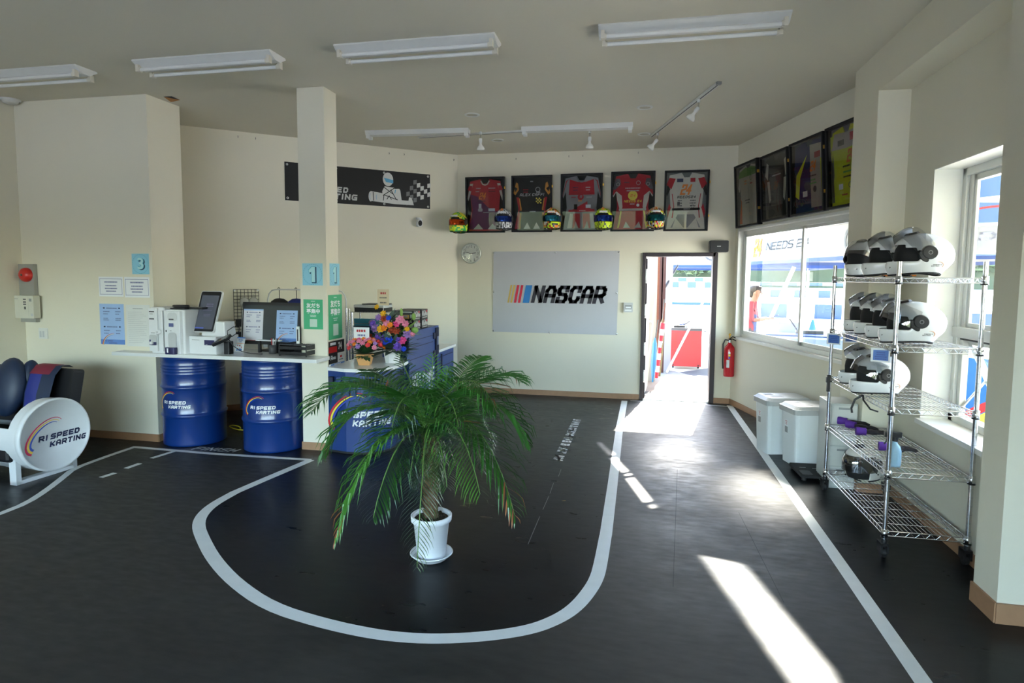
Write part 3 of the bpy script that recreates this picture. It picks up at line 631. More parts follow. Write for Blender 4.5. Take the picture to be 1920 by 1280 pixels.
letters(b, '1', cx+.20*u, .38*u, .11*u, banb, None, .0068)
xe1 = CP(652, 360)[0]-(bl+br)/2; xe2 = CP(669, 370)[0]-(bl+br)/2
wl = letters(MB(), 'R1 SPEED', 0, 0, .15*u, banw, wid=.88, t=.26); letters(b, 'R1 SPEED', xe1-wl, .30*u, .15*u, banw, None, .0056, slant=.12, t=.26, wid=.88)
wl = letters(MB(), 'KARTING', 0, 0, .16*u, banw, wid=.95, t=.26); letters(b, 'KARTING', xe2-wl, .11*u, .16*u, banw, None, .0056, slant=.12, t=.26, wid=.95)
b.build('banner_sheet', t)
for x in (-W/2+.03, -W/2+W*.33, -W/2+W*.66, W/2-.03): 
    for y in (.03, H-.03): MB().lathe([(.006,.0075),(.014,.0075),(.014,.004)], banw, TR(x, y, 0), 12).build('eyelet', t)
# ---- pan camera
M = MC @ TR(*CP(784, 415), 0)
t = thing('security_camera', 'small white pan camera with black lens below the kart banner', 'camera', M)
MB().box((-.03,.03,0),(.03,.05,.05), white).cyl((0,.03,.045),(0,.012,.045), .04, white, 16).build('wall_mount', t)
MB().bbox((-.035,-.075,.015),(.035,.012,.08), .02, white, axis=2).build('camera_body', t)
MB(TR(0,-.03,.08)).prism(ell(0,0,.026,.038,18), 0, .012, black).sph((0,-.005,.01), .016, black).build('lens', t)
# ---- helmets on the wall come later; clock
c_ = ATY(884, 475, BY); r = abs(ATY(902.5, 475, BY).x-ATY(865.5, 475, BY).x)/2
t = thing('wall_clock', 'round white wall clock above the left corner of the sign', 'clock', frame((c_.x, BY, c_.z), (1, 0, 0), (0, 0, 1)))
clk = mat('clock_rim', (.50,.52,.46), .3, .3); clf = mat('clock_face', (.72,.74,.66), .5)
MB().lathe([(0,0),(r,0),(r,.03),(r*.94,.042),(r*.88,.034)], clk, None, 40).build('rim', t)
k = MB().lathe([(.0001,.03),(r*.90,.03)], clf, None, 40)
for i in range(12):
    a = PI/2-(i+1)*PI/6; txt(k, str(i+1), .70*r*math.cos(a), .70*r*math.sin(a)-.12*r, .22*r, dgrey, None, .0306, align='C')
k.build('dial', t)
def hand(nm, ang, L, wd_): a = math.radians(90-ang); offset_line(x := MB(), [(-.02*math.cos(a), -.02*math.sin(a)), (L*math.cos(a), L*math.sin(a))], wd_, dgrey, .0315 if nm[0] == 'h' else .0325); x.build(nm, t)
hand('hour_hand', 84, r*.5, .009); hand('minute_hand', 282, r*.72, .006)
MB().lathe([(.0001,.0405),(r*.90,.0395)], fglass, None, 32).build('cover_glass', t)
# ---- big sign banner
pts = [ATY(*q, BY-.004) for q in ((925.5,471.5),(1162,470),(1156,628),(923.5,621.5))]
t = thing('sponsor_banner', 'large pale grey cloth banner with a striped racing logo and lettering', 'banner', frame((pts[3].x, BY-.003, pts[3].z), (1, 0, 0), (0, 0, 1)))
bannm = mat('banner_cloth', (.50,.51,.55), .75, var=.03, scale=4); bn = MB(); loc = [(p.x-pts[3].x, p.z-pts[3].z) for p in pts]
nx, ny = 40, 24; vs = []; fs = []
for j in range(ny+1):
    for i in range(nx+1):
        s_, q_ = i/nx, j/ny
        x = (loc[3][0]*(1-s_)+loc[2][0]*s_)*(1-q_)+(loc[0][0]*(1-s_)+loc[1][0]*s_)*q_; y = (loc[3][1]*(1-s_)+loc[2][1]*s_)*(1-q_)+(loc[0][1]*(1-s_)+loc[1][1]*s_)*q_
        zz = .003+.0018*math.sin(s_*61+q_*3)*math.sin(s_*23)*math.exp(-((q_-.62)/.25)**2)+.0012*math.sin(q_*50)*math.exp(-((q_-.15)/.1)**2)
        y -= .012*math.sin(PI*s_)*(1-q_)*0; vs.append((x, y, zz))
for j in range(ny):
    for i in range(nx): k0 = j*(nx+1)+i; fs.append((k0, k0+1, k0+nx+2, k0+nx+1))
bn.raw(vs, fs, bannm, None, True)
def BP(px, py): p = ATY(px, py, BY-.004); return (p.x-pts[3].x, p.z-pts[3].z)
x0_, yb_ = BP(951, 567); _, yt_ = BP(951, 534); x1_, _ = BP(1132, 567); Hn = yt_-yb_; sl = .22
ycol = mat('logo_gold', (.62,.42,.10), .6); rcol = mat('logo_red', (.62,.02,.06), .6); bcol = mat('logo_blue', (.02,.20,.55), .6); kcol = mat('logo_black', (.02,.018,.03), .6)
def bar(pa, pb, m):
    a = BP(pa, 567)[0]; b = BP(pb, 567)[0]; s = .045; bn.poly([(a, yb_), (b, yb_), (b+s, yt_), (a+s, yt_)], m, None, .0072)
bar(951.5, 954.5, ycol); bar(957, 960.5, ycol); bar(963.5, 968, rcol); bar(971, 975.5, rcol); bar(980, 992, bcol)
xs = BP(995, 567)[0]; xe = BP(1131.5, 567)[0]; n_ = 6; gapw = .012; lw = (xe-xs-5*gapw)/6
for i, ch in enumerate('NA$CAR'):
    tmp = MB(); letters(tmp, ch, 0, 0, Hn, kcol, None, 0, wid=lw/Hn, t=.21, slant=.24, gap=0)
    bn.raw([(v.x+xs+i*(lw+gapw), v.y+yb_, .0074+.0001*i) for v in tmp.v], tmp.f, kcol)
bn.build('banner_cloth', t)
for i, (x, y) in enumerate([loc[0], loc[1], loc[2], loc[3], ((loc[0][0]+loc[1][0])/2, loc[0][1]), ((loc[2][0])*.47, loc[2][1]*.5), (0, loc[0][1]/2), (loc[1][0]*.985, loc[1][1]/2)]):
    x = min(max(x, .012), loc[1][0]-.012); y = min(max(y, .012), loc[0][1]-.012)
    if i == 5: x, y = loc[2][0]*.47, .012
    MB().lathe([(.004,.009),(.011,.009),(.011,.004)], chrome, TR(x, y, 0), 10).build('eyelet', t)
# ---- switch, speaker, extinguisher
p = ATY(1178, 576, BY); M = frame((p.x, BY, p.z), (1, 0, 0), (0, 0, 1))
t = thing('thermostat', 'small grey wall control box between banner and doorway', 'wall control', M)
MB().bbox((-.06,-.065,0),(.06,.065,.03), .006, lgrey).build('case', t, bevel=.002)
MB().rect(-.045,-.015,.045,.03, grey, None, .031).rect(-.035,-.008,.035,.01, paper, None, .0315).rect(-.045,-.05,.045,-.03, white, None, .031).build('label_panel', t)
p = ATY(1347, 462, BY-.05); M = frame((p.x, BY, p.z), (1, 0, 0), (0, 0, 1))
t = thing('wall_speaker', 'black rectangular speaker above the right door jamb', 'speaker', M)
MB().bbox((-.118,-.075,.02),(.118,.075,.12), .018, black).build('cabinet', t, bevel=.004)
MB().bbox((-.105,-.063,.12),(.105,.063,.126), .012, blackm).build('grille', t)
g = MB(); txt(g, 'BOSE', 0, -.008, .014, lgrey, None, .1265, bold=.01, align='C'); g.build('badge', t); MB().box((-.03,-.03,0),(.03,.03,.02), black).build('wall_bracket', t)
p = ATY(1366, 700, BY-.10); M = TR(p.x, BY-.105, ATY(1366, 705, BY-.1).z)
t = thing('fire_extinguisher', 'red fire extinguisher hung in the corner right of the doorway', 'fire extinguisher', M)
rd = mat('extinguisher_red', (.55,.008,.02), .25, coat=.4)
MB().lathe([(0,0),(.062,0),(.066,.012),(.066,.36),(.058,.385),(.035,.41),(.022,.425),(.022,.44)], rd, None, 28).build('cylinder', t)
v = MB(); v.cyl((0,0,.435),(0,0,.475), .022, chrome, 14); v.box((-.012,-.02,.475),(.012,.02,.495), black); v.tube([(0,-.01,.49),(.03,-.03,.52),(.075,-.05,.505)], .008, black, 6); v.tube([(0,-.01,.48),(.03,-.03,.49),(.07,-.05,.47)], .007, black, 6); v.build('valve', t)
MB().tube([(-.02,0,.47),(-.06,-.03,.48),(-.085,-.03,.42),(-.082,-.02,.2),(-.075,-.01,.1)], .009, black, 8).build('hose', t)
MB(TR(0,0,0)).cyl((0,0,.475),(0,0,.53), .006, gold, 8).lathe([(.012,.53),(.016,.545),(.006,.56)], gold).build('safety_pin', t)
lb = MB()
lb.lathe([(.0666,.12),(.0666,.22)], paper, RZ(-PI/2-.35), 6, True, -.28, .28); 
for i, (zz, mm) in enumerate(((.31, paper), (.28, yellow), (.25, blue))): lb.lathe([(.0667,zz-.012),(.0667,zz+.012)], mm, RZ(-PI/2-.1), 4, True, -.16, .16)
lb.build('label_sheet', t); MB().box((-.02,.06,.05),(.02,.104,.38), black).build('wall_bracket', t)
# ---- alarm bell panel on the left
p = ATX(30, 550, XL+.0); PYf = PY
def LP(px, py, off=0.0): q = ATY(px, py, PY-off); return q.x, q.z
xa, zb = LP(38, 604); xb, zt = LP(75, 496)
# panel spans the inner corner: mounted on the left wall beside it
ya_ = PY-.02
x0, _ = LP(28, 550); x1, _ = LP(72.5, 550); _, zt = LP(60, 495); _, zb = LP(60, 603)
t = thing('alarm_panel', 'grey wall panel with a red alarm bell above a white control box', 'alarm panel', frame((x0, PY, zb), (1, 0, 0), (0, 0, 1)))
W = x1-x0; H = zt-zb
pg = mat('panel_grey', (.32,.32,.29), .6)
MB().box((0, 0, 0), (W, H, .045), pg).build('back_panel', t, bevel=.003)
bx, bz = LP(44, 515, .08)
M = TR(bx-x0, bz-zb, .045)
MB(M).lathe([(.072,0),(.072,.012),(.068,.03),(.05,.048),(.025,.055),(0,.056)], mat('bell_red', (.55,.02,.015), .3), None, 28).sph((0,0,.056), .011, dgrey).build('bell', t)
xa, za = LP(22, 554, .1); xc, zc = LP(64, 597, .1)
cbm = mat('control_box_ivory', (.62,.61,.52), .45)
bo = MB().bbox((xa-x0, zc-zb, .03), (xc-x0, za-zb, .10), .006, cbm).build('control_box', t, bevel=.003)
d = MB(); X0 = xa-x0; Y0 = zc-zb; wv = xc-xa; hv = za-zc
for i, yy in enumerate((.82,.70,.60)): d.rect(X0+.52*wv, Y0+yy*hv, X0+.66*wv, Y0+(yy+.05)*hv, dgrey, None, .1006)
d.poly(ell(X0+.6*wv, Y0+.46*hv, .012, .016, 12), dgrey, None, .1006); d.rect(X0+.76*wv, Y0+.02*hv, X0+.765*wv, Y0+.98*hv, grey, None, .1006)
d.rect(X0+.8*wv, Y0+.75*hv, X0+.92*wv, Y0+.88*hv, grey, None, .1006); d.rect(X0+.85*wv, Y0+.1*hv, X0+.97*wv, Y0+.22*hv, lgrey, None, .1006); dashes(d, X0+.05*wv, Y0+.85*hv, X0+.35*wv, 1, 1, .006, grey, None, .1006); d.build('indicator_panel', bo)
xa, za = LP(73.5, 614.5); xb, zb2 = LP(91, 635)
t = thing('wall_outlet', 'pale wall switch plate between the alarm panel and the notices', 'switch plate', frame((xa, PY, zb2), (1, 0, 0), (0, 0, 1)))
MB().bbox((0,0,0),(xb-xa, za-zb2, .008), .004, offw).build('plate', t); MB().rect(.012,.015,.036,.08, lgrey, None, .009).rect(.046,.015,.07,.08, lgrey, None, .009).build('rockers', t)
# ---- papers on the pier
def sheet(nm, lab, cat, q0, q1, m, plane='pier', group=None):
    if plane == 'pier': (xa, za), (xb, zb) = LP(*q0), LP(*q1); M = frame((xa, PY-.001, zb), (1, 0, 0), (0, 0, 1)); W = xb-xa; H = za-zb
    elif plane == 'colf':
        a = ATY(*q0, 5.18); b = ATY(*q1, 5.18); M = frame((a.x, 5.179, b.z), (1, 0, 0), (0, 0, 1)); W = b.x-a.x; H = a.z-b.z
    else:
        a = ATX(*q0, -2.825); b = ATX(*q1, -2.825); M = frame((-2.824, a.y, b.z), (0, 1, 0), (0, 0, 1)); W = b.y-a.y; H = a.z-b.z
    t = thing(nm, lab, cat, M, group); s = MB(); s.box((0, 0, 0), (W, H, .0015), m); return t, s, W, H
def number_card(t, s, W, H, n):
    cyl_l = mat('card_line', (.05,.30,.45), .6)
    for k in range(28):
        a = 2*PI*k/28; a2 = a+2*PI/28*.7; rx, ry = W*.47, H*.47
        s.poly([(W/2+rx*math.cos(a), H/2+ry*math.sin(a)), (W/2+rx*math.cos(a2), H/2+ry*math.sin(a2)), (W/2+rx*.975*math.cos(a2), H/2+ry*.975*math.sin(a2)), (W/2+rx*.975*math.cos(a), H/2+ry*.975*math.sin(a))], cyl_l, None, .0019)
    wsx = W/H*1.15
    if n == '1':
        for dx, dy, k, m, z in ((.045,-.03,.020,navy,.0020), (.0,.0,.015,mat('card_teal', (.04,.20,.30), .6),.0023), (.0,.0,-.008,mat('card_pale', (.45,.75,.80), .6),.0026)):
            P1 = [(-.20-k,.70+k*.5),(-.04-k,.86+k),(.13+k,.86+k),(.13+k,.16-k),(-.06-k,.16-k),(-.06-k,.62-k),(-.16-k*.5,.58-k)]
            s.poly([((.5+dx+x)*W, (dy+y-.01)*H) for x, y in P1], m, None, z)
        s.build('printed_card', t); return
    txt(s, n, W/2+.075*W, .20*H, .58*H, navy, None, .0020, bold=.05, align='C', wscale=wsx)
    txt(s, n, W/2+.02*W, .225*H, .58*H, mat('card_teal', (.10,.45,.60), .6), None, .0023, bold=.045, align='C', wscale=wsx)
    txt(s, n, W/2, .24*H, .56*H, mat('card_pale', (.45,.75,.80), .6), None, .0026, bold=.02, align='C', wscale=wsx)
    s.build('printed_card', t)
t, s, W, H = sheet('number_card', 'light blue card with a big 3 on the left wall', 'number card', (247,475.5), (280.5,514), cyan); number_card(t, s, W, H, '3')
t, s, W, H = sheet('number_card', 'light blue card with a big 1 on the front face of the column', 'number card', (567,493.5), (605.5,535), cyan, 'colf'); number_card(t, s, W, H, '1')
t, s, W, H = sheet('number_card', 'narrow-looking light blue 1 card on the right side face of the column', 'number card', (617.5,493.5), (636.5,535), cyan, 'cols'); number_card(t, s, W, H, '1')
lil = mat('notice_lilac', (.60,.62,.72), .7); ink = mat('ink_blue', (.10,.12,.30), .7)
for q0, q1, lab, rows in (((185,518.5),(232,556), 'white notice with a dashed ornamental border, left of the pair', 4), ((233,519),(281.5,558), 'white notice with dashed border and larger print, under the 3 card', 4)):
    t, s, W, H = sheet('notice_sheet', lab, 'notice', q0, q1, paper)
    for x in [i/22 for i in range(22)]:
        for y in (.10, .88): s.rect(W*(.04+x*.92), H*y, W*(.04+x*.92+.03), H*(y+.022), ink, None, .002)
    for y in [i/14 for i in range(14)]:
        for x in (.04, .945): s.rect(W*x, H*(.11+y*.78), W*(x+.015), H*(.11+y*.78+.04), ink, None, .002)
    dashes(s, .1*W, .70*H, .9*W, 1, 1, .07*H, ink, None, .002, 4, fill=.95); dashes(s, .2*W, .52*H, .8*W, 3, .14*H, .06*H, ink, None, .002, 9, fill=.95); s.build('printed_sheet', t)
pb1 = mat('price_sheet_blue', (.34,.50,.78), .6); pb2 = mat('price_sheet_blue_dark', (.12,.25,.62), .6)
def price(s, W, H, z=.002, top=None):
    if top: s.rect(0, H*.96, W, H, top, None, z)
    else: s.rect(0, 0, W, H*.12, pb2, None, z)
    for y in (.88, .42): s.rect(.15*W, y*H, .22*W, (y+.03)*H, navy, None, z); s.rect(.78*W, y*H, .85*W, (y+.03)*H, navy, None, z); dashes(s, .24*W, y*H, .76*W, 1, 1, .025*H, ink, None, z, 5, fill=1)
    for i, y in enumerate((.80, .74, .63, .59, .33, .26)):
        dashes(s, .15*W, y*H, .45*W, 1, 1, .02*H, ink, None, z, i+2, False, .9); dashes(s, .65*W, y*H, .9*W, 1, 1, .02*H, ink, None, z, i+20, False, .9)
    if not top:
        for i, m in enumerate((red, mat('arc_yellow', (.8,.65,.2), .6), pb2)): arc(s, .62*W, -.02*H, .55*W-i*.03*W, .30*H-i*.02*H, math.radians(178), math.radians(95), .03*W, .002, m, None, z+.0003+i*.0002)
        txt(s, 'R1 SPEED', .2*W, .065*H, .04*H, ink, None, z+.0008, bold=.02); txt(s, 'KARTING', .35*W, .012*H, .04*H, ink, None, z+.0008, bold=.02)
t, s, W, H = sheet('price_sheet', 'blue price list with a rainbow arc, taped low on the left wall', 'price list', (186.5,569), (235,646), pb1); price(s, W, H); s.build('printed_sheet', t)
t, s, W, H = sheet('terms_sheet', 'plain white text sheet between the price list and the ticket machines', 'notice', (236,571), (284,650), mat('sheet_white', (.70,.71,.68), .7))
dashes(s, .1*W, .9*H, .9*W, 1, 1, .02*H, grey, None, .002, 3); dashes(s, .08*W, .82*H, .92*W, 17, .046*H, .014*H, lgrey, None, .002, 7, False, .95); s.build('printed_sheet', t)
gcard = mat('poster_green', (.06,.42,.20), .6)
for q0, q1, pl, lab in (((569,561),(606,617.5), 'colf', 'green poster with white Japanese lettering on the front of the column'), ((615,553),(641.5,632.5), 'cols', 'larger green poster with white Japanese lettering on the side of the column')):
    t, s, W, H = sheet('green_poster', lab, 'poster', q0, q1, gcard, pl)
    txt(s, '友だち', W/2, .72*H, .16*H, paper, None, .002, bold=.03, align='C', wscale=W/H*1.5)
    txt(s, '募集中', W/2, .53*H, .16*H, paper, None, .002, bold=.03, align='C', wscale=W/H*1.5)
    dashes(s, .3*W, .93*H, .7*W, 1, 1, .02*H, paper, None, .002, 3); dashes(s, .25*W, .46*H, .75*W, 2, .045*H, .018*H, paper, None, .002, 5)
    s.rect(.32*W, .08*H, .70*W, .34*H, mat('poster_pale', (.55,.70,.60), .7), None, .002); s.build('printed_sheet', t)
t, s, W, H = sheet('sticker_board', 'board of racing stickers with a white 74 on the column side', 'sticker board', (615.5,641), (645.5,681), black, 'cols')
s.rect(.0, .55*H, .52*W, .78*H, red, None, .002); s.rect(.55*W, .12*H, W, .5*H, paper, None, .002); s.rect(0, 0, W, .12*H, paper, None, .002); s.rect(.12*W, .02*H, W, .11*H, pb2, None, .0022)
txt(s, '74', .60*W, .62*H, .3*H, paper, None, .0024, bold=.05, wscale=.8); letters(s, 'R', .1*W, .26*H, .18*H, paper, None, .0024); dashes(s, .1*W, .28*H, .5*W, 1, 1, .1*H, paper, None, .0024, 6); s.poly(ell(.77*W, .34*H, .07*W, .05*H, 10), red, None, .0024); dashes(s, .6*W, .2*H, .95*W, 1, 1, .04*H, dgrey, None, .0024, 2); dashes(s, .15*W, .04*H, .95*W, 1, 1, .05*H, paper, None, .0026, 3)
s.rect(.1*W, .84*H, .45*W, .94*H, paper, None, .0022); s.build('printed_sheet', t)
# ---- little screw hooks along the tops of the walls
def hook(p, nrm):
    t = thing('screw_hook', 'tiny metal screw hook under the ceiling line', 'hook', frame(p, Vector((0,0,1)).cross(nrm), (0,0,1)), 'screw hooks along the wall tops')
    MB().tube([(0,0,0),(0,0,.02),(0,-.012,.03),(0,-.02,.02),(0,-.018,.008)][::1], .003, dgrey, 6).build('hook_wire', t)
for px, py in ((446,255),(479,258.5),(729,286.5),(757,288.5),(850,298.5)): p = ATP(px, py, CA, cn); hook(p+cn*.001, cn)
for px, py in ((968,297),(1067,292),(1093,291),(1197,285)): p = ATY(px, py, BY); hook(p, Vector((0,-1,0)))
# ================================================================== ON THE CEILING
tube_m = mat('fluorescent_tube', (.78,.78,.76), .25); socket = mat('socket_cream', (.68,.64,.54), .5)
fx = mat('fixture_white', (.74,.74,.72), .45)
def batten():
    t = thing('fluorescent_light', 'twin tube ceiling light', 'ceiling light', None, 'twin fluorescent lights along the ceiling')
    L = 1.22; h = MB()
    # trapezoid housing seen from below, hanging from z=0
    prof = [(-.105,0),(.105,0),(.11,-.012),(.035,-.055),(-.035,-.055),(-.11,-.012)]
    h.prism([(y, z) for y, z in prof], -L/2, L/2, fx, Matrix(((0,0,1,0),(1,0,0,0),(0,1,0,0),(0,0,0,1))))
    h.build('housing', t)
    for s in (-1, 1):
        MB().cyl((-L/2+.045, s*.072, -.072), (L/2-.045, s*.072, -.072), .0145, tube_m, 14).build('tube', t)
        for e in (-1, 1): MB().box((e*(L/2-.03)-.012, s*.072-.02, -.09), (e*(L/2-.03)+.012, s*.072+.02, -.035), socket).cyl((e*(L/2-.055), s*.072, -.072), (e*(L/2-.03), s*.072, -.072), .02, socket, 12).build('socket', t)
    return t
b0 = batten()
labs = ['twin fluorescent light cut off by the left picture edge', 'twin fluorescent light above the left counter', 'twin fluorescent light in the middle of the ceiling', 'twin fluorescent light nearest the right bulkhead']
for i, (l, r_) in enumerate((((-150,135),(135,120.5)), ((241,110.5),(493,89)), ((624,82.5),(921,59)), ((1125,43.5),(1482,20.5)))):
    a = G(*l, CZ-.012); b = G(*r_, CZ-.012); c = b if i == 0 else (a+b)/2
    cxm = b.x-.61 if i == 0 else c.x
    M = TR(cxm, 4.27+.105, CZ)
    if i == 0: b0.matrix_world = M; b0['label'] = labs[0]
    else: dup(b0, M, labs[i])
# two tubeless battens by the back wall
def strip(c0, c1, lab):
    a = G(*c0, CZ); b = G(*c1, CZ); c = (a+b)/2; L = (b-a).length
    t = thing('strip_light', lab, 'ceiling light', TR(c.x, c.y, CZ) @ RZ(math.atan2(b.y-a.y, b.x-a.x)), 'bare strip lights near the back wall')
    MB().prism([(-.07,0),(.07,0),(.05,-.05),(-.05,-.05)], -L/2, L/2, fx, Matrix(((0,0,1,0),(1,0,0,0),(0,1,0,0),(0,0,0,1)))).build('housing', t)
    for e in (-1, 1): MB().box((e*(L/2-.03)-.02, -.06, -.085), (e*(L/2-.03)+.02, -.02, -.04), white).box((e*(L/2-.03)-.02, .02, -.085), (e*(L/2-.03)+.02, .06, -.04), white).build('socket', t)
strip((688,247), (880,242), 'bare white strip light left of the rail near the back wall'); strip((979,240), (1187,231.5), 'bare white strip light in front of the framed suits')
def rail(p, q, lab):
    t = thing('light_rail', lab, 'light rail'); d = (q-p); M = frame((p.x, p.y, CZ), d, Vector((0,0,1)).cross(d)); t.matrix_world = M
    MB().box((0, -.018, -.02), (d.length, .018, 0), offw).box((.01, -.006, -.0215), (d.length-.01, .006, -.0195), black).build('rail', t); MB().box((d.length-.03, -.02, -.024), (d.length, .02, 0), grey).build('end_cap', t); return M
ra = G(880, 250, CZ); rb = G(980, 244, CZ); rail(ra+(ra-rb)*1.0, rb+(rb-ra)*1.6, 'thin straight light rail between the two strip lights')
qa, qb = G(1221, 254, CZ), G(1349, 152.5, CZ); rail(qa, qb, 'diagonal light rail on the ceiling near the window wall')
def spot(px, py, lab, tilt, az):
    p = G(px, py, CZ-.02)
    t = thing('spotlight', lab, 'spotlight', TR(p.x, p.y, CZ-.02), 'white spotlights on the rails')
    MB().cyl((0,0,0),(0,0,-.03), .016, white, 10).cyl((0,0,-.03),(0,0,-.075), .007, chrome, 8).build('stem', t)
    MB(TR(0,0,-.075) @ RZ(az) @ RX(tilt)).lathe([(0,.005),(.018,.0),(.02,-.03),(.016,-.05)], white, None, 16).build('lamp_holder', t)
    MB(TR(0,0,-.075) @ RZ(az) @ RX(tilt)).lathe([(.015,-.05),(.018,-.075),(.04,-.10),(.046,-.12),(.042,-.13),(0,-.135)], mat('bulb_white', (.85,.84,.8), .15), None, 20).build('bulb', t)
spot(901, 247, 'white spotlight hanging straight, left one on the straight rail', math.radians(6), 0)
spot(1106, 244, 'white spotlight hanging straight below the right strip light', math.radians(-5), 0)
spot(1310, 186, 'white spotlight tilted right at the near part of the diagonal rail', math.radians(38), math.radians(70))
spot(1233, 249, 'white spotlight tilted right at the far end of the diagonal rail', math.radians(42), math.radians(75))
for px, py, lab in ((885,215,'round recessed ceiling lamp above the left strip light'), (1209,201,'round recessed ceiling lamp left of the diagonal rail'), (933,262.5,'round recessed ceiling lamp just behind the thin rail'), (1208,251,'round recessed ceiling lamp at the foot of the diagonal rail')):
    p = G(px, py, CZ); t = thing('recessed_lamp', lab, 'ceiling lamp', TR(p.x, p.y, CZ), 'round recessed lamps')
    MB().lathe([(.055,-.001),(.062,-.009),(.078,-.006),(.082,0)], offw, None, 28).build('trim_ring', t); MB().lathe([(0,-.003),(.056,-.003)], mat('lamp_cream', (.5,.47,.38), .6), None, 24).build('diffuser', t)
p = G(19, 186, CZ); t = thing('smoke_detector', 'round white smoke detector at the far left of the ceiling', 'smoke detector', TR(p.x, p.y, CZ))
MB().lathe([(.085,0),(.085,-.012),(.075,-.018)], offw, None, 28).build('base_plate', t); MB().lathe([(.07,-.016),(.062,-.035),(.04,-.045),(0,-.047)], offw, None, 28).build('sensor_dome', t)
# ================================================================== LEFT COUNTER
TZ = .90
top_m = mat('worktop_white', (.74,.75,.74), .22, var=.02)
poly = [(-4.96,4.93),(-2.80,4.93),(-2.80,5.172),(-3.10,5.172),(-3.10,5.50),(-4.60,5.50),(-4.60,5.082),(-4.96,5.082)]
o = MB().prism(poly, TZ-.032, TZ, top_m).build('worktop', None, bevel=.002)
tag(o, 'white counter worktop resting on two blue drums beside the column', 'counter')
def drum():
    t = thing('oil_drum', '', 'drum', None, 'blue drums carrying the white counter')
    R = .285; H = .862; pr = [(0,.012),(R-.012,.012),(R-.008,0),(R,.004),(R,.02)]
    def rib(z): return [(R,z-.025),(R+.003,z-.018),(R+.011,z-.006),(R+.012,z),(R+.011,z+.006),(R+.003,z+.018),(R,z+.025)]
    pr += rib(.295)[:]+rib(.57)
    for i in range(4): z = .70+i*.028; pr += [(R,z-.008),(R+.003,z),(R,z+.008)]
    pr += [(R,.845),(R+.004,.85),(R+.004,.862),(R-.008,.862),(R-.012,.845),(0,.845)]
    MB().lathe(pr, drumb, None, 56).build('drum_body', t)
    # logo wrapped on the front (towards -Y)
    lg = MB(); logo(lg, .30, paper, None, 0.0, (red, yellow, mat('logo_blue_dark', (.01,.06,.4), .5)))
    for i, v in enumerate(lg.v):
        a = -PI/2-.20+v.x/R; rr = R+.0035+v.z*2; lg.v[i] = Vector((rr*math.cos(a), rr*math.sin(a), .455+v.y))
    lg.build('printed_logo', t); return t
c1 = -4.312; c2 = ATY(517, 760, 5.23).x
t = drum(); M1 = TR(c1, 5.24, 0) @ RZ(.10); t.matrix_world = M1; t['label'] = 'blue oil drum at the left under the white counter, below the ticket machines'
dup(t, TR(c2-.01, 5.23, 0) @ RZ(.28), 'blue oil drum at the right under the white counter, touching the column')
# ticket machines
mw = mat('machine_white', (.74,.75,.76), .3); blu = mat('machine_dark', (.03,.03,.10), .3)
def machine(x0, x1, y, h, lab, second):
    t = thing('ticket_machine', lab, 'ticket machine', TR((x0+x1)/2, y, TZ)); W = x1-x0
    MB().bbox((-W/2, 0, 0), (W/2, .20, h), .012, mw).build('housing', t, bevel=.004)
    f = MB()
    if not second:
        f.bbox((-W*.5, -.03, .02), (W*.12, .0, h-.01), .01, mw); f.bbox((W*.14, -.02, .02), (W*.48, .0, h-.03), .01, mw)
    else:
        f.bbox((-W*.48, -.012, .02), (-W*.34, 0, h-.01), .005, mw); f.prism([(-W*.32, .0), (W*.40, .0), (W*.36, -.03), (-W*.28, -.035)], .0, h-.015, mw); 
    f.build('front_cover', t, bevel=.003)
    d = MB(XZ @ TR(0, 0, .036)); 
    if not second:
        d.rect(-W*.38, h*.90, W*.0, h*.92, black); d.rect(-W*.35, h*.855, -W*.1, h*.865, dgrey); d.rect(-W*.38, h*.74, -W*.02, h*.765, dgrey); d.rect(-W*.3, h*.44, -.0, h*.455, grey)
        d.bbox((-W*.42, h*.17, 0), (W*.1, h*.41, .001), .02, lgrey); d.rect(-W*.42, h*.18, W*.1, h*.25, blu, None, .002); d.rect(-W*.42, h*.2, -W*.3, h*.3, blu, None, .002); d.bbox((-W*.3, h*.2, .001), (-W*.12, h*.26, .02), .005, mw)
        d.lathe([(0,.012),(.018,.012),(.024,0)], mw, TR(W*.26, h*.47, 0), 20); d.lathe([(0,.013),(.006,.013)], grey, TR(W*.26, h*.47, 0), 10)
    else:
        d.bbox((-W*.2, h*.75, 0), (W*.26, h*.94, .001), .03, mat('machine_pearl', (.62,.63,.63), .35)); d.rect(-W*.14, h*.77, W*.10, h*.80, dgrey, None, .002); d.rect(-W*.15, h*.62, W*.08, h*.70, mat('machine_lcd', (.12,.14,.30), .2), None, .002)
        d.bbox((-W*.20, h*.14, 0), (W*.2, h*.49, .001), .03, lgrey); d.rect(-W*.1, h*.52, -W*.02, h*.535, grey, None, .002); d.poly(ell(-W*.38+.02, h*.52, .008, .01, 12), dgrey, None, .001)
    d.build('control_panel', t)
    if second:
        MB().bbox((-W*.28, -.075, .0), (W*.25, -.03, .065), .02, blu).cyl((-W*.05,-.085,.02), (-W*.05,-.085,.06), .01, chrome, 10).build('coin_tray', t)
        MB().bbox((-W*.45, .05, h), (W*.3, .18, h+.012), .02, black).lathe([(.05,h+.012),(.07,h+.03),(.06,h+.04),(.04,h+.04)], blackm, TR(-.01,.1,0) @ SC(1.3,.7,1), 20).box((-W*.5,.12,h),(W*.95,.2,h+.018), black).build('cable_tray', t)
    return t
x0 = G(283, 657, TZ).x; x1 = G(307.2, 657, TZ).x; x2 = G(347.5, 658, TZ).x
machine(-4.605+.0, x1-.003, 5.17, .435, 'narrow white cash machine at the left end of the counter', False) if False else None
xm0 = ATY(281.5, 620, 4.97).x; xm1 = ATY(307.3, 620, 4.97).x; xm2 = ATY(347, 620, 4.98).x
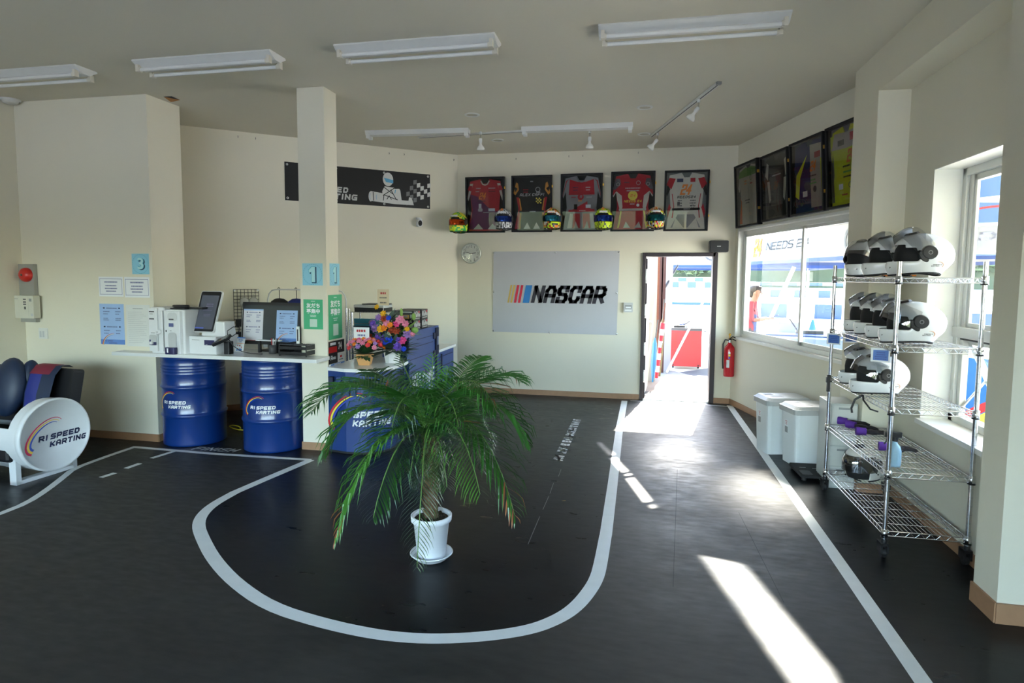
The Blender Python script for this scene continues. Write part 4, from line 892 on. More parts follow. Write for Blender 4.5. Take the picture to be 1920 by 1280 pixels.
hA = ATY(290, 576, 4.97).z-TZ
machine(max(xm0, -4.60), xm1-.002, 4.98, hA, 'narrow white cash machine at the left end of the counter', False)
machine(xm1+.002, xm2, 4.98, ATY(330, 580.5, 4.98).z-TZ, 'wider white cash machine next to the tablet kiosk', True)
# kiosk with tilted tablet
kx0 = ATY(353, 645, 5.02).x; kx1 = ATY(406, 645, 5.02).x; cx = (kx0+kx1)/2; W = kx1-kx0
t = thing('payment_kiosk', 'white payment kiosk with a tall dark tablet screen leaning back', 'payment kiosk', TR(cx, 5.02, TZ) @ RZ(-.06))
MB().prism([(-W/2,0),(W/2,0),(W/2+.01,.30),(-W/2+.02,.30)], 0, .165, mw).build('base_housing', t, bevel=.008)
MB().prism([(-.10,.10),(.17,.10),(.17,.26),(-.08,.26)], .165, .30, mw, None, False, .92).build('neck', t, bevel=.01)
th = ATY(385, 548, 5.1).z-TZ; Mt = TR(-.055, .07, .20) @ RX(math.radians(-20))
Mt2 = Mt @ XZ
tl = (th-.19)/math.cos(math.radians(20))
tb = MB(Mt2); tb.bbox((-.122, 0, -.022), (.122, tl, 0), .02, mw); tbo = tb.build('tablet_shell', t, bevel=.003)
MB(Mt2).bbox((-.115, .007, 0), (.115, tl-.008, .003), .015, black).build('tablet_bezel', tbo)
scm = mat('screen_dark', (.035,.04,.05), .15, emit=(.045,.055,.07), es=.35)
s = MB(Mt2); s.rect(-.098, .03, .098, tl-.045, scm, None, .0035); si = mat('screen_ink', (.10,.09,.14), .3, emit=(.07,.06,.12), es=.3)
dashes(s, -.06, tl*.66, .09, 2, .02, .010, si, None, .0040, 3); dashes(s, -.08, tl*.52, .08, 1, .02, .006, si, None, .0040, 5); dashes(s, -.07, tl*.42, .08, 2, .016, .006, si, None, .0040, 8)
s.rect(-.10, .035, .0, .048, mat('screen_blue', (.03,.05,.2), .3, emit=(.05,.08,.3), es=.3), None, .0040); s.build('tablet_screen', tbo)
d = MB(XZ @ TR(0,0,.001)); d.rect(-W*.38, .13, -W*.1, .134, grey); d.rect(W*.08, .085, W*.45, .135, blu, None, .001); d.rect(W*.13,.088,W*.2,.093,lgrey,None,.002); d.build('printer_slot', t)
# card reader with looping cable
p = G(402, 652, TZ); t = thing('card_reader', 'black card reader leaning on the right side of the kiosk, with a looping cable', 'card reader', TR(cx+W/2+.06, 5.02, TZ))
MB(TR(.0,.0,.125) @ RY(math.radians(-22)) @ RX(.5)).bbox((-.09,-.04,0),(.10,.04,.025), .012, black).build('reader_body', t, bevel=.003)
kk = MB(TR(.0,.0,.125) @ RY(math.radians(-22)) @ RX(.5)); kk.rect(-.08,-.03,-.02,.03, dgrey, None, .0256)
for i in range(4):
    for j in range(3): kk.rect(.0+i*.02, -.028+j*.02, .014+i*.02, -.014+j*.02, [yellow, red, lgrey, lgrey][(i+j) % 4] if i == 0 else lgrey, None, .0256)
kk.build('keypad', t)
MB().tube([(.10,.0,.17),(.16,.03,.22),(.15,.05,.26),(.08,.06,.26),(.02,.05,.22),(.03,.04,.16),(.09,.04,.08),(.16,.06,.03),(.24,.08,.01),(.36,.09,.008)], .004, black, 6).build('cable', t)
MB().bbox((-.01,.03,0),(.05,.10,.12), .01, black).build('reader_stand', t)
p = G(428, 654, TZ)
o = MB().tube([(p.x+.04*math.cos(a*.9)*(1+.02*a), p.y+.16+.02*math.sin(a), TZ+.008+.004*(a % 2)) for a in range(0, 14)], .005, black, 6).box((p.x-.06,p.y+.14,TZ+.001),(p.x+.0,p.y+.18,TZ+.02), black).build('cable_bundle')
tag(o, 'small bundle of black cable on the counter behind the card stand', 'cable')
# monitor
Ym = 5.40; a = ATY(451, 644, Ym); b = ATY(563, 644, Ym); ztp = ATY(505, 567, Ym).z; W = b.x-a.x
t = thing('computer_monitor', 'wide black monitor on the counter with paper sheets taped to it', 'monitor', TR((a.x+b.x)/2, Ym, TZ) @ RZ(-.03))
zb = a.z-TZ; zt = ztp-TZ
Mm = TR(0, 0, zb) @ RX(math.radians(-6)) @ XZ; Hm = (zt-zb)/math.cos(math.radians(6))
MB(Mm).bbox((-W/2, 0, -.035), (W/2, Hm, 0), .008, black).build('monitor_case', t, bevel=.003)
MB(Mm).rect(-W/2+.03, .035, W/2-.02, Hm-.03, mat('monitor_screen', (.055,.065,.07), .12), None, .001).build('screen', t)
MB(Mm).rect(-W/2-.004, 0, -W/2+.002, Hm*.8, lgrey, None, .001).box((-.07, -.03, 0), (-.02, .0, .01), grey).build('side_trim', t)
MB().cyl((.02,.04,.008),(.02,.04,zb+.05), .016, black, 12).build('stand_neck', t); MB().lathe([(0,0),(.15,0),(.15,.006),(.12,.011),(0,.012)], black, TR(.02,.03,0) @ SC(1,.65,1), 32).build('stand_base', t)
for xa, xb, ya, yb, mm, tp, lab in ((454,492,580,637.5, mat('price_sheet_pink', (.70,.70,.76), .6), mat('sheet_red', (.7,.25,.28), .6), 'pale price list taped on the left of the monitor'), (517.5,557,581,638.5, pb1, None, 'blue price list with arc taped on the right of the monitor')):
    uu0 = (xa-451)/112*W-W/2; uu1 = (xb-451)/112*W-W/2; v0_ = (644-yb)/77*Hm; v1_ = (644-ya)/77*Hm
    tt = thing('price_sheet', lab, 'price list', t.matrix_world @ Mm @ TR(uu0, v0_, .0015)); s = MB(); s.box((0,0,0),(uu1-uu0,v1_-v0_,.001), mm); price(s, uu1-uu0, v1_-v0_, .0016, pb1 if tp else None)
    if tp: s.rect((uu1-uu0)*.2, 0, uu1-uu0, .006, tp, None, .002)
    s.build('printed_sheet', tt)
# card stand, keyboard, pens, trays
p = G(448, 660, TZ); t = thing('card_stand', 'small white table sign with blue top edge in front of the monitor', 'table sign', TR(p.x, p.y, TZ) @ RZ(-.2))
Ms = RX(math.radians(-14)) @ XZ; s = MB(Ms); s.box((-.052,0,-.003),(.052,.148,0), paper); s.rect(-.052,.135,.052,.148, pb2, None, .001); s.rect(-.052,.085,.052,.088, orange, None, .001)
dashes(s, -.04,.115,.04,1,1,.01, pb2, None,.001,2); dashes(s,-.03,.10,.03,1,1,.006,pb2,None,.001,3); s.rect(-.035,.06,-.025,.07,red,None,.001); s.rect(-.01,.058,.005,.070,red,None,.001); s.rect(.02,.045,.03,.055,red,None,.001); s.rect(-.04,.012,.03,.035,pb2,None,.001); s.rect(-.02,.01,-.01,.036,paper,None,.0012); s.build('printed_card', t)
MB(RX(math.radians(14)) @ XZ).box((-.052,.0,-.045),(.052,.148,-.042), paper).build('back_leaf', t) if False else MB().box((-.052,.0,0),(.052,.05,.003), paper).build('foot', t)
A_ = G(518,667.5,TZ); B_ = G(571,671,TZ); ang = math.atan2(B_.y-A_.y, B_.x-A_.x)
t = thing('letter_tray', 'two-tier black mesh letter tray at the right end of the counter', 'letter tray', TR(A_.x+.012, A_.y+.02, TZ) @ RZ(ang*.6))
W = (B_-A_).length-.02; Dp = .24
for zz in (.015, .065):
    s = MB(); s.box((0,0,zz),(W,Dp,zz+.003), black)
    for q in (((0,0,zz),(W,.003,zz+.028)),((0,Dp-.003,zz),(W,Dp,zz+.045)),((0,0,zz),(.003,Dp,zz+.04)),((W-.003,0,zz),(W,Dp,zz+.04))): s.box(*q, black)
    s.build('tray', t)
s = MB()
for x in (.006, W-.006):
    for y in (.006, Dp-.006): s.cyl((x,y,0),(x,y,.11), .006, black, 8)
s.build('tray_posts', t)
mm = MB(); 
for i in range(14): mm.box((.004+i*W/14, .004, .108), (.006+i*W/14, Dp-.004, .110), black)
for i in range(10): mm.box((.004, .004+i*Dp/10, .108), (W-.004, .006+i*Dp/10, .110), black)
for q in (((0,0,.106),(W,.005,.112)),((0,Dp-.005,.106),(W,Dp,.112)),((0,0,.106),(.005,Dp,.112)),((W-.005,0,.106),(W,Dp,.112))): mm.box(*q, dgrey)
mm.build('mesh_top', t)
p = G(520, 660, TZ)
t = thing('pen_holder', 'low dark pen holder with several pens between monitor and trays', 'pen holder', TR(p.x+.02, 5.22, TZ))
MB().lathe([(0,0),(.035,0),(.038,.085),(.035,.085),(.032,.01)], dgrey, None, 18).build('cup', t)
for i, (m_, dx, dy) in enumerate(((lgrey,.03,.01),(red,-.02,.01),(white,.02,-.02),(black,-.01,.02),(grey,.04,.0),(black,.05,.01))): MB().cyl((dx*.2,dy*.2,.01),(dx,dy,.145), .004, m_, 6).build('pen', t)
kx = ATY(510, 640, 5.30)
o = MB().bbox((kx.x-.14, 5.24, TZ+.115), (kx.x+.12, 5.29, TZ+.125), .004, paper).box((kx.x-.12,5.25,TZ),(kx.x-.10,5.28,TZ+.115), black).box((kx.x+.08,5.25,TZ),(kx.x+.10,5.28,TZ+.115), black).build('paper_tray')
tag(o, 'flat white strip on a low stand in front of the monitor foot', 'paper tray')
p = ATY(560, 646, 5.13); s = MB(); s.box((p.x-.014, 5.115, TZ+.115), (p.x+.014, 5.13, TZ+.115+.16), white); s.rect(p.x-.006, TZ+.15, p.x+.006, TZ+.25, dgrey, XZ, -5.1145+0) if False else None
s.box((p.x-.007, 5.1145, TZ+.14), (p.x+.007, 5.115, TZ+.25), dgrey); s.box((p.x-.03,5.10,TZ+.112),(p.x+.03,5.15,TZ+.117), dgrey); o = s.build('pen_stand_sign'); tag(o, 'narrow upright white sign standing on the letter tray', 'sign')
# ---- behind: mesh grid, garment rack, caps, board, cords
def gridpanel():
    (ua, za), (ub, _) = CP(437.5, 542.5, .03), CP(485, 544, .03); W = ub-ua; H = .62
    t = thing('wire_grid_panel', 'black wire grid panel hung on the slanted wall left of the monitor', 'grid panel', MC @ TR(ua, za-H, .03))
    s = MB(); n = 7; m_ = int(H/(W/n))
    for i in range(n+1): s.cyl((W*i/n,0,0),(W*i/n,H,0), .0035, black, 5)
    for j in range(m_+1): s.cyl((0,H-j*W/n,.003),(W,H-j*W/n,.003), .0035, black, 5)
    s.build('wire_grid', t); MB().box((0,H-.02,-.03),(.02,H,0), white).box((W-.02,H-.02,-.03),(W,H,.01), white).build('wall_clips', t)
    for dx, dy, r, lab in ((.13,.16,.07,'clear bag of small parts hanging on the left of the wire grid'), (.24,.165,.075,'clear bag of small parts hanging on the right of the wire grid')):
        b_ = MB(MC @ TR(ua+dx*W/.31, za-dy, .05)); b_.sph((0,0,0), r, mat('bag_film', (.42,.41,.38), .25), None, 10, 6, (.8,1,.25)); b_.sph((0,-.02,.01), r*.5, grey, None, 8, 5, (.9,.8,.4)); b_.cyl((0,r,0),(0,r+.03,-.01), .003, chrome, 5); tag(b_.build('parts_bag'), lab, 'bag', 'bags on the wire grid')
    for j, (dy, hh) in enumerate(((.40,.09),(.58,.14))):
        b_ = MB(MC @ TR(ua+(.06 if j == 0 else .03), za-dy, .04)); b_.bbox((-.045,-hh/2,0),(.045,hh/2,.06), .01, black); tag(b_.build('hanging_box'), ('small black box hung on the wire grid' if j == 0 else 'black box hung at the bottom left corner of the wire grid'), 'box')
gridpanel()
Yr = 6.35; a = ATY(502, 560, Yr); b = ATY(649, 560, Yr); zt = ATY(560, 543, Yr).z
t = thing('garment_rack', 'thin white garment rack standing behind the column', 'garment rack', TR(a.x, Yr, 0))
W = b.x-a.x; wr = mat('rack_white', (.6,.6,.6), .3)
MB().tube([(0,0,.06),(0,0,zt-.12),(.02,0,zt-.05),(.06,0,zt-.01),(.12,0,zt),(W-.12,0,zt),(W-.05,0,zt-.015),(W-.015,0,zt-.06),(W,0,zt-.12),(W,0,.06)], .0085, wr, 8).build('rack_tube', t)
MB().box((-.02,-.2,.04),(.02,.2,.07), wr).build('foot', t); MB().box((W-.02,-.2,.04),(W+.02,.2,.07), wr).build('foot', t)
MB().cyl((0,0,.3),(W,0,.3), .008, wr, 8).build('lower_rail', t); MB().cyl((W,0,.1),(W,0,zt-.2), .013, chrome, 10).cyl((W+.06,.02,.1),(W+.06,.02,zt-.25), .012, chrome, 10).build('side_posts', t)
def capbag(px, m, lab, col2):
    c = ATY(px, 560, Yr-.0); t = thing('hanging_bag', lab, 'bag', TR(c.x, Yr, zt-.20)); s = MB()
    s.lathe([(.001,.10),(.05,.095),(.10,.065),(.135,.0),(.14,-.08),(.13,-.2),(.10,-.3),(.001,-.32)], m, SC(1,.55,1), 20); s.build('bag_body', t)
    MB().tube([(0,0,.09),(0,0,.19),(.0,-.0,.20),(.0,.012,.215),(-.005,.0,.225),(-.01,-.015,.21)], .004, black, 6).build('hanger_hook', t); MB().box((-.03,-.078,-.0),(.02,-.07,.05), col2).build('patch', t)
capbag(524, fabk, 'black cloth bag hanging from the garment rack above the monitor', lgrey); capbag(556, mat('bag_blue', (.01,.02,.14), .8), 'dark blue cloth bag hanging next to the column', navy)
ul, zl = CP(449, 702, .05); t = thing('logo_board', 'blue board with a rainbow arc leaning behind the right drum', 'board', MC @ TR(ul, .03, .06) @ RX(math.radians(-3)))
s = MB(); s.box((0,0,0),(.62,.43,.02), contb); logo(s, .5, paper, TR(.32,.22,0), .021); s.build('board_panel', t)
o = MB().box((-3.95,5.75,.0),(-3.2,6.1,.012), mat('mat_blue', (.01,.03,.12), .7)).build('floor_mat'); tag(o, 'small dark blue mat on the floor under the counter', 'mat')
ycord = mat('cord_yellow', (.55,.48,.02), .5); p = G(448, 808)
o = MB().tube([(p.x-.11+.22*math.cos(a*.45)*.5+a*.012, p.y+.05*math.sin(a*.45)+.01*a*.5, .012+.03*max(0, math.sin(a*.3)) ) for a in range(0, 30)], .0065, ycord, 6).tube([(p.x+.05,p.y+.02,.01),(p.x+.1,p.y+.1,.12),(p.x+.2,p.y+.12,.15),(p.x+.3,p.y+.1,.10)], .0065, ycord, 6).build('extension_cord'); tag(o, 'coil of yellow cord on the floor between the two drums', 'cord')
p = G(421, 760); o = MB().tube([(p.x,5.47,TZ-.04),(p.x+.02,5.50,.6),(p.x+.01,5.5,.45)], .02, black, 6).tube([(p.x+.12,5.45,TZ-.03),(p.x+.07,5.48,.6),(p.x+.02,5.5,.42)], .004, black, 5).tube([(p.x-.06,5.45,TZ-.03),(p.x-.05,5.5,.6),(p.x-.07,5.5,.35),(p.x-.02,5.5,.3)], .004, black, 5).bbox((p.x-.05,5.46,.33),(p.x+.05,5.53,.48), .01, black).build('hanging_cables'); tag(o, 'black cables and power brick hanging under the counter', 'cable')
# ================================================================== RIGHT COUNTER
RZc = .80
def arcpts(cx, cy, r, a0, a1, n=8): return [(cx+r*math.cos(math.radians(a0+(a1-a0)*i/n)), cy+r*math.sin(math.radians(a0+(a1-a0)*i/n))) for i in range(n+1)]
foot = [(-2.82,5.155),(-2.62,5.10)]+arcpts(-2.52,5.38,.275,-90,0)+[(-2.245,7.36),(-2.84,7.36),(-2.84,5.42),(-2.82,5.42)]
t = thing('reception_counter', 'blue container-style counter with white top and a rainbow logo, right of the column', 'counter', TR(0,0,0))
inn = [(-2.818,5.17),(-2.62,5.125)]+arcpts(-2.52,5.38,.25,-90,0)+[(-2.27,7.34),(-2.82,7.34),(-2.82,5.42)]
MB().prism(inn, .02, RZc-.03, contb).build('counter_body', t); MB().prism([(x, y) for x, y in inn], 0, .02, blackm).build('plinth', t)
MB().prism(foot, RZc-.03, RZc, top_m).build('counter_top', t, bevel=.002)
# corrugation panels on the short front
s = MB()
for i, x in enumerate((-2.78,-2.70,-2.62,-2.555)): s.box((x,5.100,.55),(x+.045,5.128,.72), contd if i == 0 else contb)
s.build('corrugated_panel', t, bevel=.002)
s = MB(TR(-2.50, 5.118, .42) @ XZ); logo(s, .55, paper, SC(1.0,1.05,1), 0, (red, yellow, blue)); 
for i, v in enumerate(s.v):
    x = v.x
    if x > -2.52: a = (x+2.52)/.27; v.y = 5.38-.262*math.cos(a)+(v.y-5.118); v.x = -2.52+.262*math.sin(a)
s.build('printed_logo', t)
# container doors on the long side
MS = frame((-2.268,5.40,0),(0,1,0),(0,0,1))      # u = +Y, n = +X
s = MB(MS)
for z in (.13,.28,.43,.58,.70): s.box((.03,z,0),(1.9,z+.008,.004), contd)
for u_ in (.16,.22,1.28,1.42): s.cyl((u_,.05,.014),(u_,.74,.014), .010, contd, 8)
for u_ in (.08,1.2,1.5): s.box((u_,.3,0),(u_+.05,.36,.016), contd)
s.build('container_door_panel', t)
# tall box part of the counter
ya, yb = ATX(781,650,-2.24).y, ATX(822,650,-2.24).y; zt = ATX(800,612.5,-2.24).z-.012
t2 = MB().box((-2.62,ya,RZc+.001),(-2.262,yb,zt), contb).box((-2.262,ya-.22,.06),(-2.236,yb,zt), contb).build('tall_box', t, bevel=.003)
s = MB(frame((-2.236,ya-.22,0),(0,1,0),(0,0,1))); Lb = yb-ya+.22
for z in (.16,.30,.44,.68,.80,.92): s.box((.02,z,0),(Lb-.2,z+.007,.002), contd)
s.box((.22,zt-.10,0),(Lb-.2,zt-.094,.002), contd)
s.cyl((Lb-.12,.1,.012),(Lb-.12,zt-.02,.012), .012, contd, 8)
for z in (.25,.75,zt-.14): s.box((Lb-.2,z,0),(Lb-.14,z+.07,.014), contd); s.box((Lb-.07,z+.02,0),(Lb-.03,z+.12,.014), contd)
s.build('door_bars', t2)
s = MB(frame((-2.234,ya-.14,.49),(0,1,0),(0,0,1))); letters(s, 'WELCOME', 0, 0, .155, paper, None, 0.002, wid=.50, gap=.12, t=.17, slant=0); letters(s, 'TO', .5, -.10, .07, paper, None, .002, wid=.6); s.build('lettering', t2)
# boxes on top
cb = mat('carton_black', (.02,.02,.022), .45)
def carton(x, y, z, lab):
    t = thing('model_box', lab, 'box', TR(x, y, z), 'black product boxes stacked on the container box')
    MB().box((0,0,0),(.24,.19,.10), cb).build('carton', t, bevel=.001)
    s = MB(frame((.2402,0,0),(0,1,0),(0,0,1))); 
    for u_ in (.012,.10): s.rect(u_,.03,u_+.05,.085, grey, None, .0005); s.rect(u_+.01,.04,u_+.03,.07, lgrey, None, .001); s.rect(u_+.055,.03,u_+.08,.09, lgrey, None, .0005); s.rect(u_+.058,.06,u_+.075,.085, dgrey, None, .001)
    s.rect(.13,.07,.17,.09, fabr, None, .0013); s.rect(.02,.012,.17,.018, lgrey, None, .001)
    F = XZ @ TR(0,0,.0003); s2 = MB(F); s2.rect(.02,.02,.09,.08, dgrey, None, .0005); s2.rect(.03,.035,.08,.05, lgrey, None, .001); s2.rect(.12,.015,.19,.055, mat('carton_gold', (.45,.25,.05), .5), None, .0005); s2.rect(.13,.03,.17,.05, grey, None, .001); s2.rect(.12,.08,.22,.09, lgrey, None, .0005); s2.rect(.2,.02,.235,.06, grey, None, .0005)
    s.v += s2.v; b = len(s.v)-len(s2.v)
    for f, k in zip(s2.f, s2.mi): s.f.append([b+i for i in f]); s.mi.append(s._m(s2.mats[k])); s.sm.append(False)
    s.build('printed_faces', t)
names = ['bottom', 'top']
for j in range(2):
    for i in range(2):
        carton(-2.505, ya-.01+i*.235, zt+j*.1015+.0005, ('nearer' if i == 0 else 'farther')+' black product box, '+('lower' if j == 0 else 'upper')+' one of the stack on the container box')
# flower baskets
petal = {'pink': mat('petal_pink', (.80,.28,.42), .6), 'coral': mat('petal_coral', (.75,.06,.07), .6), 'orange': mat('petal_orange', (.85,.27,.02), .6), 'yellow': mat('petal_yellow', (.85,.48,.02), .6), 'lilac': mat('petal_lilac', (.38,.22,.55), .6), 'purple': mat('petal_purple', (.17,.08,.50), .6), 'blue': mat('petal_blue', (.01,.06,.60), .6), 'white': mat('petal_white', (.78,.78,.55), .6), 'hot': mat('petal_magenta', (.80,.08,.30), .6), 'rust': mat('petal_rust', (.40,.06,.02), .7)}
leafm = mat('bouquet_leaf', (.03,.10,.03), .6, var=.3); leafl = mat('bouquet_leaf_light', (.22,.38,.08), .6); leafg = mat('bouquet_leaf_grey', (.10,.16,.12), .7)
def bloom(mb, c, r, m, n, rg, layers=3):
    c = Vector(c); n = Vector(n).normalized(); q = n.to_track_quat('Z', 'Y').to_matrix().to_4x4(); T = TR(*c) @ q
    for l in range(layers):
        k = 7-l; rr = r*(1-.25*l); up = r*(.15+.28*l)
        for i in range(k):
            a = 2*PI*i/k+l*.5+rg.uniform(-.1,.1); d = Vector((math.cos(a), math.sin(a), 0)); s_ = Vector((-d.y, d.x, 0))
            p0 = Vector((0,0,0)); p1 = d*rr*.55+s_*rr*.36+Vector((0,0,up*.6)); p2 = d*rr+Vector((0,0,up)); p3 = d*rr*.55-s_*rr*.36+Vector((0,0,up*.6))
            mb.raw([p0,p1,p2,p3], [(0,1,2,3)], m, T)
    mb.sph((0,0,r*.25), r*.38, m, T, 8, 5)
def leafs(mb, c, r, n, m, rg):
    for i in range(n):
        a = rg.uniform(0,2*PI); e = rg.uniform(-.3,.9); d = Vector((math.cos(a)*math.cos(e), math.sin(a)*math.cos(e), math.sin(e))); s_ = d.cross(Vector((0,0,1))).normalized()
        p = Vector(c); L = r*rg.uniform(.6,1.0); q = p+d*L; w_ = L*.14
        mb.raw([p, p+d*L*.5+s_*w_, q, p+d*L*.5-s_*w_], [(0,1,2,3)], m)
rg = random.Random(5)
P1 = Vector((-2.555, 5.40, RZc))
t = thing('flower_basket', 'round bouquet of pink, coral and orange flowers in a tan square pot', 'flower arrangement', TR(*P1))
potm = mat('pot_tan', (.62,.33,.12), .6, var=.05)
MB(RZ(.2)).prism([(-.052,-.052),(.052,-.052),(.052,.052),(-.052,.052)], 0, .105, potm, None, False, 1.38).build('pot', t, bevel=.003)
f = MB(); leafs(f, (0,0,.10), .20, 120, leafm, rg)
f.build('foliage', t); n_ = 0
cols = ['pink','coral','orange','pink','coral','pink','lilac','hot','orange','pink']
for i in range(44):
    a = i*2.399; rr = math.sqrt((i+.5)/44); d = Vector((math.cos(a)*rr, math.sin(a)*rr, 0)); z = math.sqrt(max(0,1-rr*rr*.95))
    c = Vector((d.x*.185, d.y*.15, .13+z*.125)); b_ = MB(); bloom(b_, c, rg.uniform(.024,.034), petal[cols[i % 10]], (d.x, d.y-.4, z+.3), rg); b_.build('flower', t)
ra_ = RX(-.1) @ XZ
sg = MB(TR(-.025,-.02,.245)); sg.box((-.08,0,.0),(.08,.003,.115), paper); s2 = MB(TR(-.025,-.0205,.245) @ XZ)
dashes(s2, -.07,.07,.07,1,1,.022, fabr, None,.0005,3,fill=1); dashes(s2,-.055,.03,.055,1,1,.018,ink,None,.0005,4,fill=1)
sg.cyl((0,.004,-.12),(0,.004,.0), .003, paper, 6); sgo = sg.build('message_card', t); s2.build('card_print', sgo)
P2 = Vector((-2.37, 5.62, RZc))
t = thing('flower_basket', 'tall bouquet of lilies and purple and orange flowers in a white pot', 'flower arrangement', TR(*P2))
MB().prism(ell(0,0,.07,.07,8), 0, .13, white, None, False, 1.35).build('pot', t)
f = MB(); leafs(f, (0,0,.13), .30, 150, leafg, rg); leafs(f, (0,0,.3), .22, 120, leafm, rg); leafs(f, (-.05,0,.40), .18, 60, leafg, rg); leafs(f, (.1,0,.3), .24, 20, leafl, rg); f.build('foliage', t)
for x, z, c, r in ((-.10,.50,'yellow',.03),(-.03,.44,'yellow',.035),(-.02,.39,'rust',.04),(.04,.40,'blue',.03),(-.08,.40,'lilac',.04),(.0,.34,'pink',.045),(.10,.34,'hot',.04),(.14,.38,'pink',.05),(.18,.34,'pink',.04),(-.14,.29,'lilac',.05),(-.17,.33,'purple',.045),(-.06,.29,'yellow',.045),(.05,.28,'rust',.045),(.10,.27,'rust',.04),(-.10,.22,'purple',.045),(-.04,.20,'purple',.04),(.02,.23,'white',.035),(.04,.19,'blue',.045),(.0,.16,'blue',.03),(.12,.19,'purple',.03),(.16,.18,'hot',.045),(.11,.12,'purple',.05),(.20,.24,'lilac',.05),(.25,.24,'pink',.03),(.20,.29,'yellow',.03),(-.20,.20,'rust',.05),(-.25,.17,'rust',.045),(.05,.33,'orange',.035),(-.02,.30,'orange',.04),(.18,.10,'blue',.03)):
    b_ = MB(); bloom(b_, (x*.95, -.13-rg.uniform(0,.05)+abs(x)*.3, .05+z), r, petal[c], (x*1.5,-1,.4), rg); b_.build('flower', t)
b_ = MB(); b_.sph((-.06,-.08,.46), .03, petal['white'], None, 8, 6, (.8,.6,1.6)); b_.sph((.14,-.1,.50), .022, leafl, None, 8, 6, (.7,.6,2)); b_.sph((.25,-.06,.46), .022, leafl, None, 8, 6, (1,.7,1.6)); b_.sph((.26,-.06,.33), .03, leafl, None, 8, 6, (1.3,.6,1)); b_.build('lily_buds', t)
sg = MB(TR(-.09,0,.56)); sg.box((-.06,0,0),(.06,.003,.16), mat('card_cream', (.62,.50,.34), .7)); s2 = MB(TR(-.09,-.0005,.56) @ XZ); dashes(s2,-.04,.11,.04,1,1,.02,fabr,None,.0005,3,fill=1); dashes(s2,-.055,.07,.055,1,1,.012,dgrey,None,.0005,4,fill=1); dashes(s2,-.045,.02,.045,1,1,.015,dgrey,None,.0005,7,fill=1)
sg.cyl((0,.004,-.2),(0,.004,0), .003, paper, 6); sgo = sg.build('message_card', t); s2.build('card_print', sgo)
# rolled film bag beside it, small wire shelf with printer
o = MB(TR(-2.42, 5.60+.52, RZc)).sph((0.02,-.06,.06), .11, mat('bag_grey', (.35,.35,.34), .5), None, 14, 8, (1.0,.55,.5)).box((-.10,-.12,.0),(.13,.02,.02), black).build('paper_bag'); tag(o, 'crumpled grey bag on a black tray beside the tall box', 'bag')
a = ATY(655, 600, 6.9); b = ATY(741, 600, 6.9); zt = ATY(700, 581, 6.9).z; W = b.x-a.x
t = thing('wire_shelf', 'small chrome wire shelf behind the flowers, printer on top', 'shelf', TR(a.x, 6.9, 0))
for x in (0, W):
    for y in (0, .3): MB().cyl((x,y,0),(x,y,zt+.01), .011, chrome, 8).build('post', t)
for z in (zt-.03, zt-.17, .82, .4):
    s = MB()
    for y in (0,.3): s.cyl((0,y,z),(W,y,z), .004, chrome, 6)
    for i in range(16): s.cyl((W*i/15,0,z),(W*i/15,.3,z), .002, chrome, 4)
    s.build('wire_tray', t)
t = thing('label_printer', 'white and black printer on top of the small wire shelf', 'printer', TR(a.x+.06, 6.92, zt-.026))
MB().box((0,0,0),(W*.66,.24,.05), black).build('lower_case', t); MB().box((-.0,-.02,.051),(W*.66,.24,.085), lgrey).build('upper_case', t, bevel=.004); MB().box((.10,.0,.086),(W*.66,.22,.10), black).build('lid', t)
p0 = ATY(664, 620, 6.95); p1 = ATY(710, 598, 6.95); o = MB().box((p0.x, 6.95, p0.z),(p1.x, 6.97, p1.z), mat('picture_teal', (.05,.30,.42), .5)).sph(((p0.x+p1.x)/2+.08,6.948,(p0.z+p1.z)/2+.03), .05, mat('picture_pink', (.5,.35,.45), .6), None, 12, 6, (1,.05,.8)).sph(((p0.x+p1.x)/2+.10,6.946,(p0.z+p1.z)/2-.01), .03, petal['yellow'], None, 10, 6, (1,.05,.6)).build('picture_board'); tag(o, 'blue picture board leaning in the small wire shelf', 'picture')
o = MB().box((a.x+.02, 6.93, .825),(a.x+W-.04, 7.15, zt-.20), mat('bin_teal', (.01,.06,.10), .5)).build('storage_bin'); tag(o, 'dark teal storage bin in the small wire shelf', 'storage bin')
# ================================================================== DRUM SOFA
t = thing('drum_sofa', 'white drum sofa with rainbow logo on its end and navy cushions', 'sofa', TR(-4.58, 3.99, 0) @ RZ(math.radians(-4)))
R = .29; zc = .356; Ls = 1.25; dw = mat('drum_white', (.66,.67,.68), .28, coat=.2)
MY = Matrix(((0,0,1,0),(0,1,0,0),(-1,0,0,0),(0,0,0,1)))   # lathe axis along X
c = MB(TR(0,0,zc) @ RY(-PI/2))      # local z -> -X ; local x -> +Z
# shell open at the upper front: cross-section angle measured from +Z
def shell(a0, a1, r, x0, x1, m, mb, th=.0):
    n = 30; vs = []; 
    for xx in (x0, x1):
        for i in range(n+1):
            a = math.radians(a0+(a1-a0)*i/n); vs.append((xx, r*math.sin(a), zc+r*math.cos(a)))
    mb.raw(vs, [(i, i+1, n+2+i, n+1+i) for i in range(n)], m, None, True)
s = MB(); shell(60, 290, R, -.10, -Ls, dw, s); shell(60, 290, R-.012, -.10, -Ls, dw, s); shell(0, 360, R, 0, -.12, dw, s)
for x in (-.30,-.62,-.94):
    shell(60, 290, R+.008, x-.02, x+.02, dw, s)
s.build('drum_shell', t)
for xx, nm in ((0, 1), (-Ls, 0)):
    MB(TR(xx,0,zc) @ RY(PI/2)).lathe([(0,-.012),(R-.02,-.012),(R-.015,.008),(R-.004,.012),(R+.004,.006),(R+.004,-.03),(R,-.04)], dw, None, 56).build('drum_end', t)
